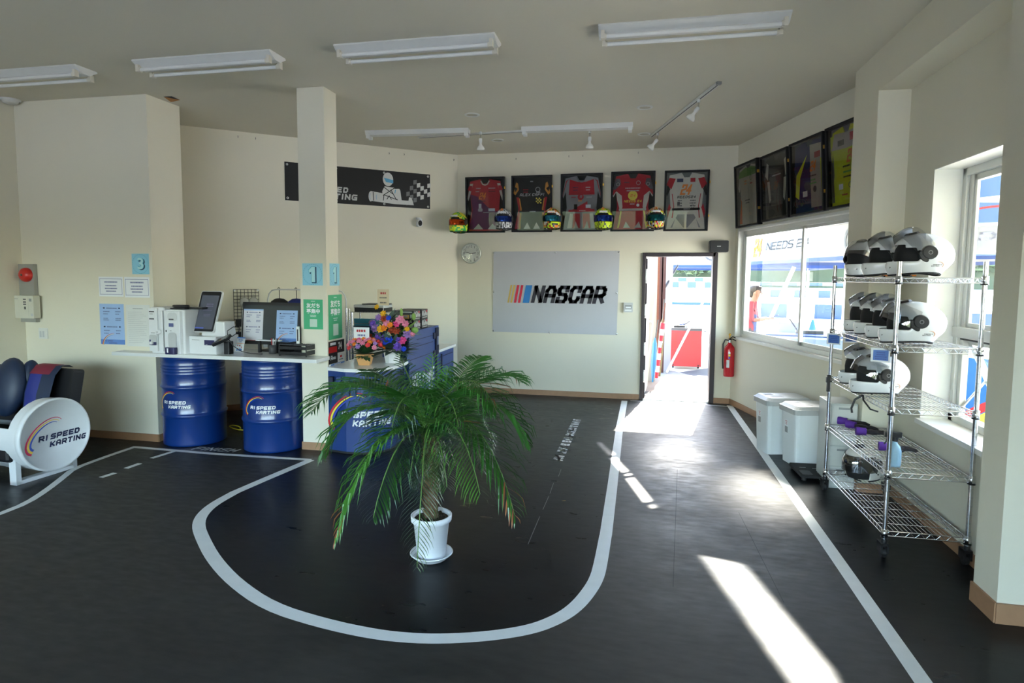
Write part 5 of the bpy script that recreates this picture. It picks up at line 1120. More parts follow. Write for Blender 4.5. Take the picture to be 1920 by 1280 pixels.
s = MB(TR(-.0115,0,zc) @ frame((0,0,0),(0,1,0),(0,0,1))); logo(s, .43, navy, TR(-.005,.02,0), .001, (mat('swoosh_red', (.55,.02,.08), .5), mat('swoosh_yellow', (.80,.52,.06), .5), mat('swoosh_blue', (.03,.07,.38), .5))); s.build('printed_logo', t)
MB().box((-Ls+.04,-.28,.18),(-.125,.22,.33), mat('seat_black', (.008,.008,.010), .45)).build('seat_cushion', t, bevel=.03)
nv = mat('cushion_navy', (.010,.022,.055), .5, var=.2); nr = mat('cushion_wine', (.20,.015,.04), .55); nb2 = mat('cushion_blue', (.02,.03,.20), .5)
Mb = TR(-.14,.20,.42) @ RX(math.radians(-12))
MB(Mb).bbox((-1.05,.0,-.05),(0,.10,.43), .03, mat('backrest_black', (.010,.010,.012), .4), None, 1).build('backrest', t, bevel=.01)
s = MB(Mb); prof = [(-.02,-.02),(-.07,.05),(-.08,.2),(-.06,.36),(-.01,.44),(.05,.455),(.09,.44)]
def drape(x0, x1, m, mb, off=0.0, y0=0, y1=None):
    pr = prof[y0:y1]; n = 10; vs = []
    for i in range(n+1):
        x = x0+(x1-x0)*i/n; bul = .012*math.sin(PI*i/n)
        vs += [(x, p[0]-off-bul, p[1]+off*.6) for p in pr]
    k = len(pr); mb.raw(vs, [(i*k+j, i*k+j+1, (i+1)*k+j+1, (i+1)*k+j) for i in range(n) for j in range(k-1)], m, None, True)
drape(-.40, -.11, nv, s, .008, 0, None); drape(-.40, -.16, nr, s, .012, 3, 6); drape(-.385, -.20, nb2, s, .0115, 1, 4)
s.build('back_cushion', t)
s = MB(Mb); s.sph((-.56,-.10,.24), .22, nv, None, 20, 12, (.75,.42,1.15)); s.sph((-.46,-.02,.30), .16, nv, None, 18, 12, (.5,.5,1.15)); s.sph((-.86,-.06,.20), .2, nv, None, 18, 12, (.9,.5,1.0)); s.build('throw_cushion', t)
fm = mat('foot_white', (.66,.67,.68), .35)
for x in (-.14, -1.10):
    s = MB(TR(x,0,0)); w_ = .035
    s.box((-w_,-.245,0),(w_,.25,.03), fm); s.box((-w_,-.245,0),(w_,-.205,.20), fm); s.box((-w_,.21,0),(w_,.25,.16), fm)
    s.build('foot_frame', t, bevel=.002)
# ================================================================== HELMET RACK
X0r, X1r, Y0r, Y1r = 1.462, 1.898, 3.885, 5.055
t = thing('wire_rack', 'chrome five-shelf wire rack on castors along the right wall', 'rack', TR(X0r, Y0r, 0)); W = X1r-X0r; Dr = Y1r-Y0r
cast = mat('castor_black', (.012,.012,.013), .4)
shz = (1.662, 1.262, .90, .52, .165)
for x in (0, W):
    for y in (0, Dr):
        p = MB().cyl((x,y,.11),(x,y,1.755), .0125, chrome, 14); 
        for i in range(30): z = .2+i*.051; p.lathe([(.0128,z),(.0118,z+.002),(.0128,z+.004)], dgrey, TR(x,y,0), 14)
        po = p.build('post', t)
        c = MB(TR(x,y,0)); c.cyl((0,0,.085),(0,0,.12), .016, cast, 10).box((-.022,-.02,.035),(-.012,.045,.09), cast).box((.012,-.02,.035),(.022,.045,.09), cast).box((-.022,-.02,.08),(.022,.045,.095), cast).cyl((-.011,.015,.032),(.011,.015,.032), .032, cast, 18); c.build('castor', t)
for z in shz:
    s = MB()
    for zz, r in ((z, .0035), (z-.028, .0035)):
        for a, b in (((0,0),(W,0)),((0,Dr),(W,Dr)),((0,0),(0,Dr)),((W,0),(W,Dr))): s.cyl((*a,zz),(*b,zz), r, chrome, 6)
    for (a, b, n) in (((0,0),(W,0),8),((0,Dr),(W,Dr),8),((0,0),(0,Dr),22),((W,0),(W,Dr),22)):
        pts = [(a[0]+(b[0]-a[0])*i/(2*n), a[1]+(b[1]-a[1])*i/(2*n), z if i % 2 else z-.028) for i in range(2*n+1)]
        for q, q2 in zip(pts, pts[1:]): s.cyl(q, q2, .0018, chrome, 4, caps=False)
    n = 17
    for i in range(1, n): s.cyl((W*i/n,0,z+.002),(W*i/n,Dr,z+.002), .0017, chrome, 4, caps=False)
    for i in range(1, 9): s.cyl((0,Dr*i/9,z-.002),(W,Dr*i/9,z-.002), .0028, chrome, 5, caps=False)
    for x in (0, W):
        for y in (0, Dr): s.lathe([(.0125,z-.035),(.019,z-.035),(.018,z+.012),(.0125,z+.012)], chrome, TR(x,y,0), 14); s.lathe([(.0125,z-.038),(.0205,z-.038),(.0205,z-.034),(.0125,z-.034)], black, TR(x,y,0), 14)
    s.build('wire_shelf', t)
# ---- helmets
hw = mat('helmet_white', (.80,.81,.82), .16, var=.01, coat=.5); hliner = mat('helmet_liner', (.008,.008,.009), .85); hdk = mat('helmet_vent', (.02,.021,.023), .3)
def hp(lon, z, k=1.0, open_face=False):
    """helmet surface point: lon from the front (+X), z from -.125 (rim) to +.13 (crown)"""
    zz = max(-1, min(1, z/.13)); a, b = .163, .118
    s_ = math.sqrt(max(0, 1-abs(zz)**2.3)) if z > 0 else 1-.16*(abs(z)/.125)**2.2
    cl, sl = math.cos(lon), math.sin(lon)
    x = a*s_*cl; y = b*s_*sl
    if z < .02 and cl > 0 and not open_face: x *= 1+.26*min(1, (.02-z)/.10)*cl**1.2
    if cl < 0: x *= 1+.10*math.exp(-((z+.0)/.08)**2)*abs(cl)**2; 
    if cl < 0 and z < -.05: x *= 1-.35*((-.05-z)/.075)*abs(cl)
    return (x*k, y*k, (z)*k)
PORT = (-.038, .062)
rows = [-.125,-.105,-.085,-.062,PORT[0],-.02,.0,.02,.042,PORT[1],.078,.092,.104,.114,.121,.126,.129,.130]
def helmet_mesh(paint=hw, open_face=False, full_paint=None):
    n = 56; sh = MB(); vs = []; 
    for z in rows:
        for i in range(n):
            lon = 2*PI*i/n; zz = z
            if z < -.08: zz = z+.014*math.sin(lon)**2
            vs.append(hp(lon, zz, 1, open_face))
    top = len(vs); vs.append((0,0,.1302))
    fs = {}
    for j in range(len(rows)-1):
        for i in range(n):
            lon = ((i+.5)/n*2*PI+PI) % (2*PI)-PI; zc = (rows[j]+rows[j+1])/2; al = abs(math.degrees(lon))
            port = PORT[0] < zc < PORT[1] and al < (74 if zc < .02 else 62 if zc < .042 else 40) - (6 if zc < -.02 else 0)
            if open_face and zc < PORT[1] and al < 66: port = True
            if port: continue
            m = full_paint(lon, zc) if full_paint else paint
            k = (i+1) % n; fs.setdefault(m, []).append((j*n+i, j*n+k, (j+1)*n+k, (j+1)*n+i))
    j = len(rows)-1
    for i in range(n): fs.setdefault(full_paint(0,.13) if full_paint else paint, []).append((j*n+i, j*n+(i+1) % n, top))
    for m, f in fs.items(): b = len(sh.v); sh.raw(vs, f, m, None, True)
    return sh
def weld(o):
    import bmesh
    bm = bmesh.new(); bm.from_mesh(o.data); bmesh.ops.remove_doubles(bm, verts=bm.verts, dist=1e-5); bm.to_mesh(o.data); bm.free()
def make_helmet(name, lab, M, group, vis='open', paint=hw, full_paint=None, visor_mat=None, open_face=False, decal=True, dark=hdk):
    t = thing(name, lab, 'helmet', M, group); Z = TR(0, 0, .125)
    sh = helmet_mesh(paint, open_face, full_paint); sh.v = [Z @ v for v in sh.v]; o = sh.build('shell', t); weld(o)
    so = o.modifiers.new('thick', 'SOLIDIFY'); so.thickness = .010; so.offset = -1
    sb = o.modifiers.new('sub', 'SUBSURF'); sb.levels = 1; sb.render_levels = 1
    ln = MB(Z); n = 36; rr = [-.118,-.08,-.04,0,.04,.08,.105,.12]; vs = []
    for z in rr:
        for i in range(n): vs.append(hp(2*PI*i/n, z*.97, .88, True))
    ln.raw(vs, [(j*n+i, j*n+(i+1) % n, (j+1)*n+(i+1) % n, (j+1)*n+i) for j in range(len(rr)-1) for i in range(n)], hliner, None, True)
    ln.raw(vs[-n:], [tuple(range(n))], hliner)
    ln.raw([(x*.9, y*.9, z) for x, y, z in vs[:n]], [tuple(range(n))[::-1]], hliner)
    ln.build('liner', t)
    rim = MB(Z); rim.tube([hp(2*PI*i/40, -.123+.014*math.sin(2*PI*i/40)**2, .985, open_face) for i in range(40) if not (open_face and (i < 7 or i > 33))], .006, blackm, 6, None, not open_face); rim.build('edge_trim', t)
    # visor
    ang = {'open': 55, 'half': 26, 'shut': 0}[vis]; nn = 26; vs = []; zr_ = [-.032,-.02,.0,.018,.03] if full_paint else [-.045,-.02,.01,.04,.062,.07]
    for z in zr_:
        for i in range(nn+1):
            lon = math.radians(-82+164*i/nn); x, y, zz = hp(lon, max(z, .021) if open_face else z, 1.035, True); kx_ = 1+.07*math.cos(lon); vs.append((x*kx_, y, z))
    MV = Z @ TR(.005,0,.012) @ RY(math.radians(-ang)) @ TR(-.005,0,-.012)
    MB(MV).raw(vs, [(j*(nn+1)+i, j*(nn+1)+i+1, (j+1)*(nn+1)+i+1, (j+1)*(nn+1)+i) for j in range(len(zr_)-1) for i in range(nn)], visor_mat or visorc, None, True).build('visor', t)
    for s_ in (-1, 1):
        pv = MB(Z @ TR(.004, s_*.1195, .012) @ RX(-s_*PI/2) @ RZ(.35 if s_ < 0 else -.35))
        pv.prism([(.046*math.cos(a), .042*math.sin(a)) for a in [2*PI*i/24 for i in range(24)]], -.008, .005, dark, None, True, .86)
        pv.lathe([(.009,.0052),(.0105,.0056),(.012,.0052)], grey, None, 16); pv.build('visor_pivot', t)
        cl = MB(Z @ TR(.035, s_*.1175, -.012) @ RX(-s_*PI/2) @ RZ(-.9*s_)); cl.prism(ell(0,0,.045,.022,16), -.010, .002, dark, None, False, .8); cl.build('pivot_cover', t)
    if not full_paint:
        v = MB(Z); 
        v.prism([(.02,-.028),(.02,.028),(-.03,.034),(-.055,.012),(-.055,-.012),(-.03,-.034)], .128, .139, dark, TR(.038,0,-.004) @ RY(math.radians(14)), False, .75); v.build('top_vent', t)
        if not open_face:
            v = MB(Z @ TR(.178,0,-.075) @ RY(PI/2-.12)); v.prism(ell(0,0,.014,.042,16), -.012, .004, dark, None, False, .8); v.build('chin_vent', t)
    if decal and not full_paint:
        d = MB()
        for s_ in (-1, 1):
            sub = MB(); logo(sub, .055, dgrey, None, 0, (orange, mat('decal_orange', (.7,.3,.1), .5), dgrey))
            for q in sub.v: q.x, q.y = q.x-.04, q.y-.055
            base = len(d.v); d.v += [Z @ Vector((lambda lon, zz: hp(lon, zz, 1.004))(s_*PI/2-q.x*(-1 if s_ < 0 else 1)/.125*(1), q.y)) for q in sub.v]
            for f, k in zip(sub.f, sub.mi): d.f.append([base+i for i in f]); d.mi.append(d._m(sub.mats[k])); d.sm.append(False)
        d.build('side_decal', t)
    if open_face:
        d = MB(Z)
        for s_ in (-1, 1):
            for zz, xx in ((-.06,.0),(-.045,.02)): d.sph((xx, s_*.1165, zz), .006, dark, None, 8, 5)
        d.build('snap_studs', t)
    st = MB(Z); st.tube([(.03,-.06,-.12),(.05,-.02,-.128),(.06,.03,-.127)], .006, black, 5).box((.01,-.05,-.126),(.04,-.02,-.118), orange); st.build('chin_strap', t)
    return t
def HM(px, z, Y, X, yaw, s=1.0, roll=0): return TR(X, Y, z+.006) @ RZ(math.radians(180+yaw)) @ RX(math.radians(roll)) @ SC(s, s, s)
S1, S2, S3, S5 = shz[0], shz[1], shz[2], shz[4]
HL = [
 ('white full-face helmet with raised visor, nearest on the top shelf', 1.630, 4.035, S1, 2, 'open'),
 ('white full-face helmet with raised visor, middle of three on the top shelf', 1.605, 4.375, S1, 6, 'open'),
 ('white full-face helmet at the far end of the top shelf, dark face towards the aisle', 1.575, 4.79, S1, 48, 'half'),
 ('white full-face helmet with tilted clear visor, nearest on the second shelf', 1.610, 4.035, S2, 0, 'half'),
 ('white full-face helmet second from the front on the second shelf', 1.630, 4.33, S2, 4, 'open'),
 ('white full-face helmet third from the front on the second shelf', 1.650, 4.61, S2, 4, 'open'),
 ('white full-face helmet at the far end of the second shelf', 1.665, 4.88, S2, 8, 'open'),
 ('white full-face helmet with open visor, nearer of two on the third shelf', 1.555, 4.335, S3, 4, 'half'),
 ('white full-face helmet with open visor, farther of two on the third shelf', 1.60, 4.72, S3, 6, 'open'),
]
for lab, X, Y, z, yaw, vis in HL:
    make_helmet('racing_helmet', lab, TR(X, Y, z+.012) @ RZ(math.radians(180+yaw)) @ SC(.98, .98, .98), 'white rental helmets on the wire rack', vis)
make_helmet('open_face_helmet', 'scuffed white open-face helmet with dark mirror visor, alone on the bottom shelf', TR(1.66, 4.86, S5+.012) @ RZ(math.radians(180+38)), None, 'shut', mat('helmet_scuffed', (.66,.64,.60), .35, var=.12, scale=12), None, glass('visor_smoke', (.18,.19,.2), .03, extra=.12), True, False)
# ---- decorated helmets on the wall
def stripes(cols, kx, kz, seed):
    rg = random.Random(seed); ph = [rg.uniform(0, 6) for _ in range(6)]
    def f(lon, z):
        v = math.sin(lon*kx+ph[0]+math.sin(z*40+ph[1]))+math.sin(z*kz+ph[2]+2*math.sin(lon*2+ph[3])); 
        return cols[int((v+2)/4*len(cols)*.999)]
    return f
pats = [
 (dict(cols=[yellow, green, neon, green, yellow], kx=2, kz=30), mat('visor_fire', (.55,.07,.01), .08, .8), 'green and yellow race helmet with orange mirror visor, left of all the framed suits'),
 (dict(cols=[black, lgrey, white, dgrey, white, black], kx=14, kz=70), mat('visor_blue', (.02,.06,.35), .08, .8), 'black and white patterned race helmet between the first two framed suits'),
 (dict(cols=[neon, red, neon, black, orange, white], kx=4, kz=35), mat('visor_teal', (.03,.22,.35), .08, .8), 'neon yellow and red race helmet between the second and third framed suits'),
 (dict(cols=[neon, black, neon, neon, dgrey, neon], kx=10, kz=60), mat('visor_blue', (.02,.06,.35), .08, .8), 'neon yellow race helmet with fine dark lines between the third and fourth framed suits'),
 (dict(cols=[black, white, orange, black, neon, white, red], kx=9, kz=55), mat('visor_petrol', (.01,.10,.12), .08, .8), 'multicoloured race helmet with orange number between the last two framed suits'),
]
for i, (px, py) in enumerate(((859,418),(944,412),(1035,411),(1131,411),(1229,410))):
    p = ATY(px, py, 8.13); kw, vm, lab = pats[i]
    M = TR(p.x, 8.15, p.z-.135) @ RZ(math.radians(-90+(-8 if i == 0 else 3))) @ SC(1.02, 1.0, 1.12)
    h_ = make_helmet('race_helmet', lab, M, 'painted race helmets on the back wall', 'shut', white, stripes(kw['cols'], kw['kx'], kw['kz'], i+3), vm)
    d = MB(TR(.150,0,.20) @ frame((0,0,0),(0,1,0),(-.45,0,1))); d.box((-.05,-.008,-.012),(.05,.012,-.002), paper)
    if i: two4(d, -.028, .020, .035, orange, None, -.004)
    d.build('brow_sticker', h_)
    MB().cyl((-.10,0,.125),(-.23,0,.125), .012, black, 8).box((-.235,-.03,.09),(-.215,.03,.16), black).build('wall_bracket', h_)
# ---- gloves, spray bottle, signs, straps
gpur = mat('glove_purple', (.09,.02,.28), .7, var=.15); gblk = mat('glove_black', (.012,.010,.014), .7)
def glove(px, py, ang, lab, flip=1):
    p = G(px, py, .522); t = thing('racing_glove', lab, 'glove', TR(p.x, p.y, .526) @ RZ(math.radians(ang)), 'purple and black gloves on the fourth shelf')
    s = MB(); s.tube([(-.095,0,.022),(-.075,0,.022),(-.05,0,.022),(-.03,0,.022)], [.030,.031,.026,.027], gpur, 12); s.build('cuff', t)
    s = MB(SC(1,1,.62) @ TR(0,0,.012)); s.sph((.01,0,.02), .045, gblk, None, 16, 8, (1.1,.92,.62))
    for k, (y, L, bend) in enumerate(((-.032,.055,.3),(-.011,.07,.1),(.011,.068,-.05),(.031,.052,-.2))):
        s.tube([(.03,y,.02),(.06,y*1.15,.026),(.06+L*.5,y*1.25,.024),(.055+L,y*1.3-.006*bend,.012)], [.013,.0125,.0115,.009], gblk, 8)
    s.tube([(-.01,flip*.03,.02),(.01,flip*.055,.022),(.035,flip*.068,.015)], [.015,.013,.010], gblk, 8); s.build('glove_hand', t)
    return t
glove(1596, 797, 155, 'purple and black glove at the far end of the fourth shelf', 1); glove(1612, 805, 140, 'purple and black glove second from the far end, partly overlapped', -1)
glove(1632, 816, -172+180+165, 'purple and black glove third from the far end of the fourth shelf', 1); glove(1678, 846, 170, 'purple and black glove lying beside the spray bottle', -1)
for o in [o for o in col.objects if o.name.startswith('racing_glove')]:
    o.rotation_euler.z += PI
p = G(1678, 874, .525); t = thing('spray_bottle', 'pale blue spray bottle with black trigger on the fourth shelf', 'spray bottle', TR(p.x, p.y+.02, .525))
MB().lathe([(0,0),(.036,0),(.038,.01),(.038,.09),(.030,.12),(.014,.14),(.014,.15)], mat('bottle_blue', (.35,.55,.68), .2, alpha=.8), None, 20).build('bottle', t)
MB().cyl((0,0,.15),(0,0,.175), .017, black, 12).bbox((-.06,-.012,.175),(.035,.012,.205), .005, black).tube([(-.04,0,.175),(-.045,0,.15),(-.06,0,.13)], .005, black, 6).build('trigger_head', t)
sgb = mat('sign_blue', (.05,.14,.45), .5)
def rsign(xy, z, rot, lab):
    t = thing('shelf_sign', lab, 'sign', TR(*xy, z) @ RZ(rot), 'blue and white signs hung on the wire rack')
    s = MB(XZ); s.box((-.05,-.085,0),(.05,.0,.002), paper); s.rect(-.038,-.075,.042,-.012, sgb, None, .0025); dashes(s, -.03, -.03, .035, 4, .013, .006, mat('sign_ink', (.02,.05,.25), .5), None, .003, 3, True, 1); s.build('sign_card', t)
rsign((1.445, 4.95), S2-.015, -.7, 'small blue and white sign at the far corner of the second shelf'); rsign((1.447, 4.05), S2-.025, -.35, 'larger blue and white sign hung on the aisle edge of the second shelf')
rsign((1.60, 5.07), S2-.01, 0.0, 'blue and white sign on the far end of the second shelf, behind the rack')
o = MB().tube([(1.445,4.30,S3+.0),(1.40,4.30,S3-.03),(1.385,4.31,S3-.09),(1.39,4.31,S3-.12)], .007, black, 6).tube([(1.445,4.30,S3),(1.43,4.24,S3-.02),(1.46,4.2,S3-.07),(1.50,4.18,S3-.08)], .006, black, 6).build('hanging_strap'); tag(o, 'black strap dangling from the third shelf below the helmet', 'strap')
o = MB().bbox((1.435,5.02,S3-.11),(1.458,5.045,S3+.02), .004, black).bbox((1.43,5.025,S3-.04),(1.455,5.05,S3+.0), .003, black).build('buckle_strap'); tag(o, 'black buckle strap tied to the far aisle post of the rack', 'strap')
# ---- bins
def U(u, n, z=0): p = WA+wd*u+wn*n; return Vector((p.x, p.y, z))
binw = mat('bin_white', (.72,.75,.76), .35, var=.02); lidg = mat('bin_lid_grey', (.42,.43,.43), .35)
def bin_(u0, n0, lab, lidrot=0):
    W_, D_, H_ = .28, .40, .47; M = MW @ frame((u0, 0, n0), (1,0,0), (0,0,-1))    # local x along wall, y towards wall, z up... 
    M = Matrix.Translation(U(u0, n0)) @ RZ(math.atan2(wd.y, wd.x))
    # in this frame x runs along the wall towards the camera, y into the room's right; flip so +y points to the wall
    t = thing('waste_bin', lab, 'bin', M, 'white lidded bins by the window wall')
    MB().prism(rrect(0.015, 0.015, W_-.015, D_-.015, .03), 0.002, H_, binw, None, False, 1.10).build('bin_body', t, bevel=.003)
    s = MB(); pr = rrect(-.022, -.025, W_+.022, D_+.025, .045); s.prism(pr, H_-.0, H_+.045, lidg, None, False, 1.0); s.prism(rrect(-.018,-.02,W_+.018,D_+.02,.045), H_+.045, H_+.07, lidg, None, False, .86); s.build('lid', t, bevel=.004)
    s = MB(TR(0,0,H_+.0705)); s.rect(.04,.03,.13,.14, paper); s.rect(.045,.04,.12,.13, dgrey, None, .0005); s.rect(.15,.05,.24,.18, grey, None, .0005); s.rect(.155,.06,.235,.17, dgrey, None, .001); s.build('lid_label', t)
    s = MB(frame((.0,-.004,0),(1,0,0),(0,-.03,1))); s.rect(.11,.28,.17,.40, paper, None, .004); s.rect(.115,.285,.165,.34, grey, None, .0045); dashes(s,.115,.385,.165,3,.014,.006,fabr,None,.0046,2); s.build('front_label', t)
    return t
# x axis along wd, y axis = +90deg from wd = (0.965,.261): towards the wall
bin_(2.03, .62, 'white bin with grey lid, farther of the two by the window wall'); bin_(2.42, .56, 'white bin with grey lid, nearer one beside the rack')
t = thing('plastic_cabinet', 'translucent pale drawer unit behind the near bin', 'drawer unit', TR(1.50, 5.14, 0))
tr = mat('drawer_translucent', (.50,.52,.50), .3)
MB().box((0,0,.0),(.20,.30,.68), tr).build('drawer_case', t, bevel=.004)
for i in range(4): MB().box((.01,-.008,.02+i*.165),(.19,-.0,.17+i*.165), mat('drawer_front', (.6,.61,.58), .3)).box((.06,-.012,.14+i*.165),(.14,-.008,.155+i*.165), grey).build('drawer', t)
s = G(1492,893); 
o = MB(TR(1.345,5.27,0) @ RZ(.05)).bbox((0,0,.025),(.24,.36,.045), .02, blackm).bbox((.02,.02,.045),(.10,.14,.048), .01, black)
for x, y in ((.03,.03),(.21,.03),(.03,.33),(.21,.33)): o.cyl((x,y,0),(x,y,.026), .02, black, 10)
for x, y in ((.05,.10),(.15,.09),(.05,.22),(.15,.21)): o.box((x,y,.0452),(x+.05,y+.012,.0462), grey)
o = o.build('platform_dolly'); tag(o, 'flat black plastic dolly on the floor beside the near bin', 'dolly')
# ================================================================== PALM
PP = Vector((-1.155, 3.30, 0))
t = thing('potted_palm', 'large green date palm with arching fronds in a white pot', 'potted plant', TR(*PP))
pw = mat('pot_white', (.80,.82,.84), .35, var=.03)
MB().lathe([(0,.001),(.085,.001),(.10,.012),(.122,.035),(.126,.037),(.123,.042),(.112,.036),(.09,.018),(0,.016)], pw, None, 48).build('saucer', t)
MB().lathe([(0,.017),(.078,.017),(.082,.02),(.104,.225),(.118,.232),(.120,.262),(.114,.266),(.104,.262),(.099,.235),(0,.232)], pw, None, 48).build('pot', t)
so = MB(); rg = random.Random(11); so.lathe([(0,.246),(.06,.250),(.0995,.242)], mat('soil', (.03,.02,.012), .95, var=.5, scale=60), None, 30)
for i in range(50): a = rg.uniform(0,2*PI); r = rg.uniform(.02,.09); so.sph((r*math.cos(a), r*math.sin(a), .248), rg.uniform(.004,.010), mat('soil_bark', (.05,.03,.015), .95), None, 6, 4)
so.build('soil', t)
CR = Vector((-.015, .0, .70))
tr = MB(); n = 60; trm = mat('palm_trunk', (.10,.065,.03), .9, var=.5, scale=50); fib = mat('palm_fibre', (.16,.11,.045), .9)
tr.tube([(0,0,.24),(-.004,0,.35),(-.008,0,.48),(-.012,0,.60),(-.015,0,.72)], [.040,.042,.046,.048,.030], trm, 16)
for i in range(110):
    a = i*2.4; z = .25+i*.0042; r = .043; d = Vector((math.cos(a), math.sin(a), 0)); b = Vector((-.008,0,z))+d*r*.8; e = b+d*.028+Vector((0,0,.045)); s_ = Vector((-d.y,d.x,0))*.012
    tr.raw([b-s_, b+s_, e+s_*.4, e-s_*.4, b-d*.01-s_, b-d*.01+s_], [(0,1,2,3),(4,5,1,0)], fib if i % 3 else trm)
tr.build('trunk', t)
lf1 = mat('leaf_green', (.030,.125,.018), .30, var=.35, scale=6); lf2 = mat('leaf_light', (.06,.20,.025), .38, var=.3, scale=6); lf3 = mat('leaf_dark', (.012,.060,.014), .35, var=.3, scale=6)
ltip = mat('leaf_brown_tip', (.32,.11,.04), .6, var=.3); rach = mat('rachis_green', (.10,.20,.04), .5)
FR = [ # tip pixel, tip depth offset, rise of the arch, leaflet length, material, brown tips
 ((585,772), .15, .34, .25, lf1, 0), ((612,850), -.15, .34, .23, lf1, 0), ((632,1005), -.28, .30, .24, lf2, 1), ((700,970), -.50, .22, .20, lf1, 0),
 ((782,1062), -.30, .16, .15, lf1, 0), ((790,930), -.62, .20, .17, lf3, 0), ((838,912), -.32, .15, .17, lf1, 0), ((768,905), -.30, .16, .17, lf3, 0), ((900,925), -.50, .26, .22, lf2, 0), ((965,965), -.20, .33, .24, lf1, 1),
 ((988,830), .0, .34, .23, lf1, 0), ((978,715), .45, .26, .19, lf1, 0), ((905,668), .75, .16, .17, lf1, 0), ((812,665), .35, .02, .19, lf2, 0),
 ((748,662), .60, .08, .17, lf3, 0), ((685,695), .70, .16, .18, lf3, 0), ((640,745), .55, .28, .22, lf1, 0), ((840,690), .20, .03, .18, lf2, 0),
 ((700,850), .40, .26, .20, lf3, 0), ((905,880), .45, .28, .20, lf3, 0), ((860,800), -.45, .30, .22, lf1, 0), ((735,800), -.50, .30, .22, lf1, 0), ((780,700), .10, .04, .17, lf1, 0), ((930,770), -.25, .36, .22, lf1, 0),
]
for fi, (tip, dy, rise, ll, lm, br) in enumerate(FR):
    tp = ATY(*tip, PP.y+dy)-PP; b = CR+Vector((0.02*(tp.x > 0)-.01, 0.02*(tp.y > 0)-.01, -.02+.006*fi % .06)); d = tp-b; hd = Vector((d.x, d.y, 0))
    c1_ = b+hd*.22+Vector((0,0, rise*.85+max(0, d.z)*.35)); c2_ = b+hd*.72+Vector((0,0, d.z*.55+rise*1.05))
    def bez(u): v = 1-u; return b*v**3+c1_*3*u*v*v+c2_*3*u*u*v+tp*u**3
    thin = rise < .10 and tip[1] < 900; N = 20 if thin else 42; s = MB(); s.tube([bez(i/14) for i in range(15)], [.0065*(1-.8*i/14)+.0008 for i in range(15)], rach, 6)
    rg = random.Random(fi*7+1); side = Vector((0,0,1)).cross(hd if hd.length > .02 else Vector((1,.2,0))).normalized()
    for i in range(N):
        u = .16+.84*i/(N-1); p = bez(u); tg = (bez(min(1,u+.02))-bez(max(0,u-.02))).normalized(); up = side.cross(tg)
        if up.z < 0: up = -up
        prof_ = math.sin(PI*min(1,(u-.10)/.90*.86+.12))**.6
        for sg_ in (-1, 1):
            L = ll*(.75 if thin else 1.22)*prof_*rg.uniform(.8,1.1); fw = .42+.62*u
            dr = (side*sg_*1.0+tg*fw+up*rg.uniform(.02,.42)).normalized()
            q0 = p; q1 = p+dr*L*.5+Vector((0,0,-.02*L)); q2 = p+dr*L*.97+Vector((0,0,-(.16+.30*rg.random())*L)); wdt = .0038 if thin else .0050; wv = dr.cross(Vector((0,0,1)) if abs(dr.z) < .9 else side).normalized()
            wv = (wv*.75+up*.5*sg_).normalized()
            m_ = lm if not (br and u > .86 and rg.random() < .6) else ltip
            if rg.random() < .006: m_ = ltip
            qm = p+dr*L*.8+Vector((0,0,-.09*L))
            s.raw([q0-wv*wdt*.4, q0+wv*wdt*.4, q1+wv*wdt, q1-wv*wdt, qm+wv*wdt*.7, qm-wv*wdt*.7, q2], [(0,1,2,3),(3,2,4,5),(5,4,6)], m_)
    s.build('frond', t)
# ================================================================== OUTSIDE
gm = mat('concrete_yard', (.52,.49,.43), .9, var=.06, scale=.6); asph = mat('asphalt', (.045,.045,.05), .95, var=.35, scale=60)
slabm = mat('slab_pale', (.17,.16,.15), .9, var=.06, scale=3); tanm = mat('slab_tan', (.13,.09,.065), .9, var=.1, scale=3)
g = MB(); g.box((-120,8.53,-.08),(140,260,-.02), gm); g.box((4.21,-3.3,-.08),(140,8.53,-.02), gm); g.box((-120,-60,-.08),(140,-3.31,-.02), mat('rear_yard', (.27,.27,.27), .9, var=.1, scale=1)); g.box((-120,-3.3,-.08),(-7.5,8.53,-.02), asph)
g.raw([(*G(x,y,-.018).to_2d(),-.012) for x,y in ((1262,700),(1330,690),(1400,700),(1420,780),(1345,770))], [(0,1,2,3,4)], asph)
g.raw([(.2,9.1,-.010),(1.9,8.6,-.010),(1.6,9.6,-.010),(.66,11.2,-.010),(.2,11.2,-.010)], [(0,1,2,3,4)], slabm)
g.raw([(.05,8.55,-.006),(.75,8.55,-.006),(.30,10.4,-.006),(.05,10.4,-.006)], [(0,1,2,3)], tanm)
g.box((0,8.53,-.05),(1.6,8.75,-.004), tanm)
struct(g.build('ground'))
o = MB().box((.06,8.56,-.003),(1.2,8.98,.008), mat('mat_dark', (.02,.016,.016), .95, var=.4, scale=40))
for x in (.12,.38,.64): o.box((x,8.72,.0082),(x+.13,8.75,.0088), paper)
o.box((.82,8.56,.0082),(.86,8.98,.0088), paper); o.box((.95,8.56,.0082),(.99,8.98,.0088), paper); o.box((1.03,8.62,.0082),(1.15,8.66,.0088), paper)
tag(o.build('door_mat'), 'dark mat with white road markings outside the doorway', 'mat')
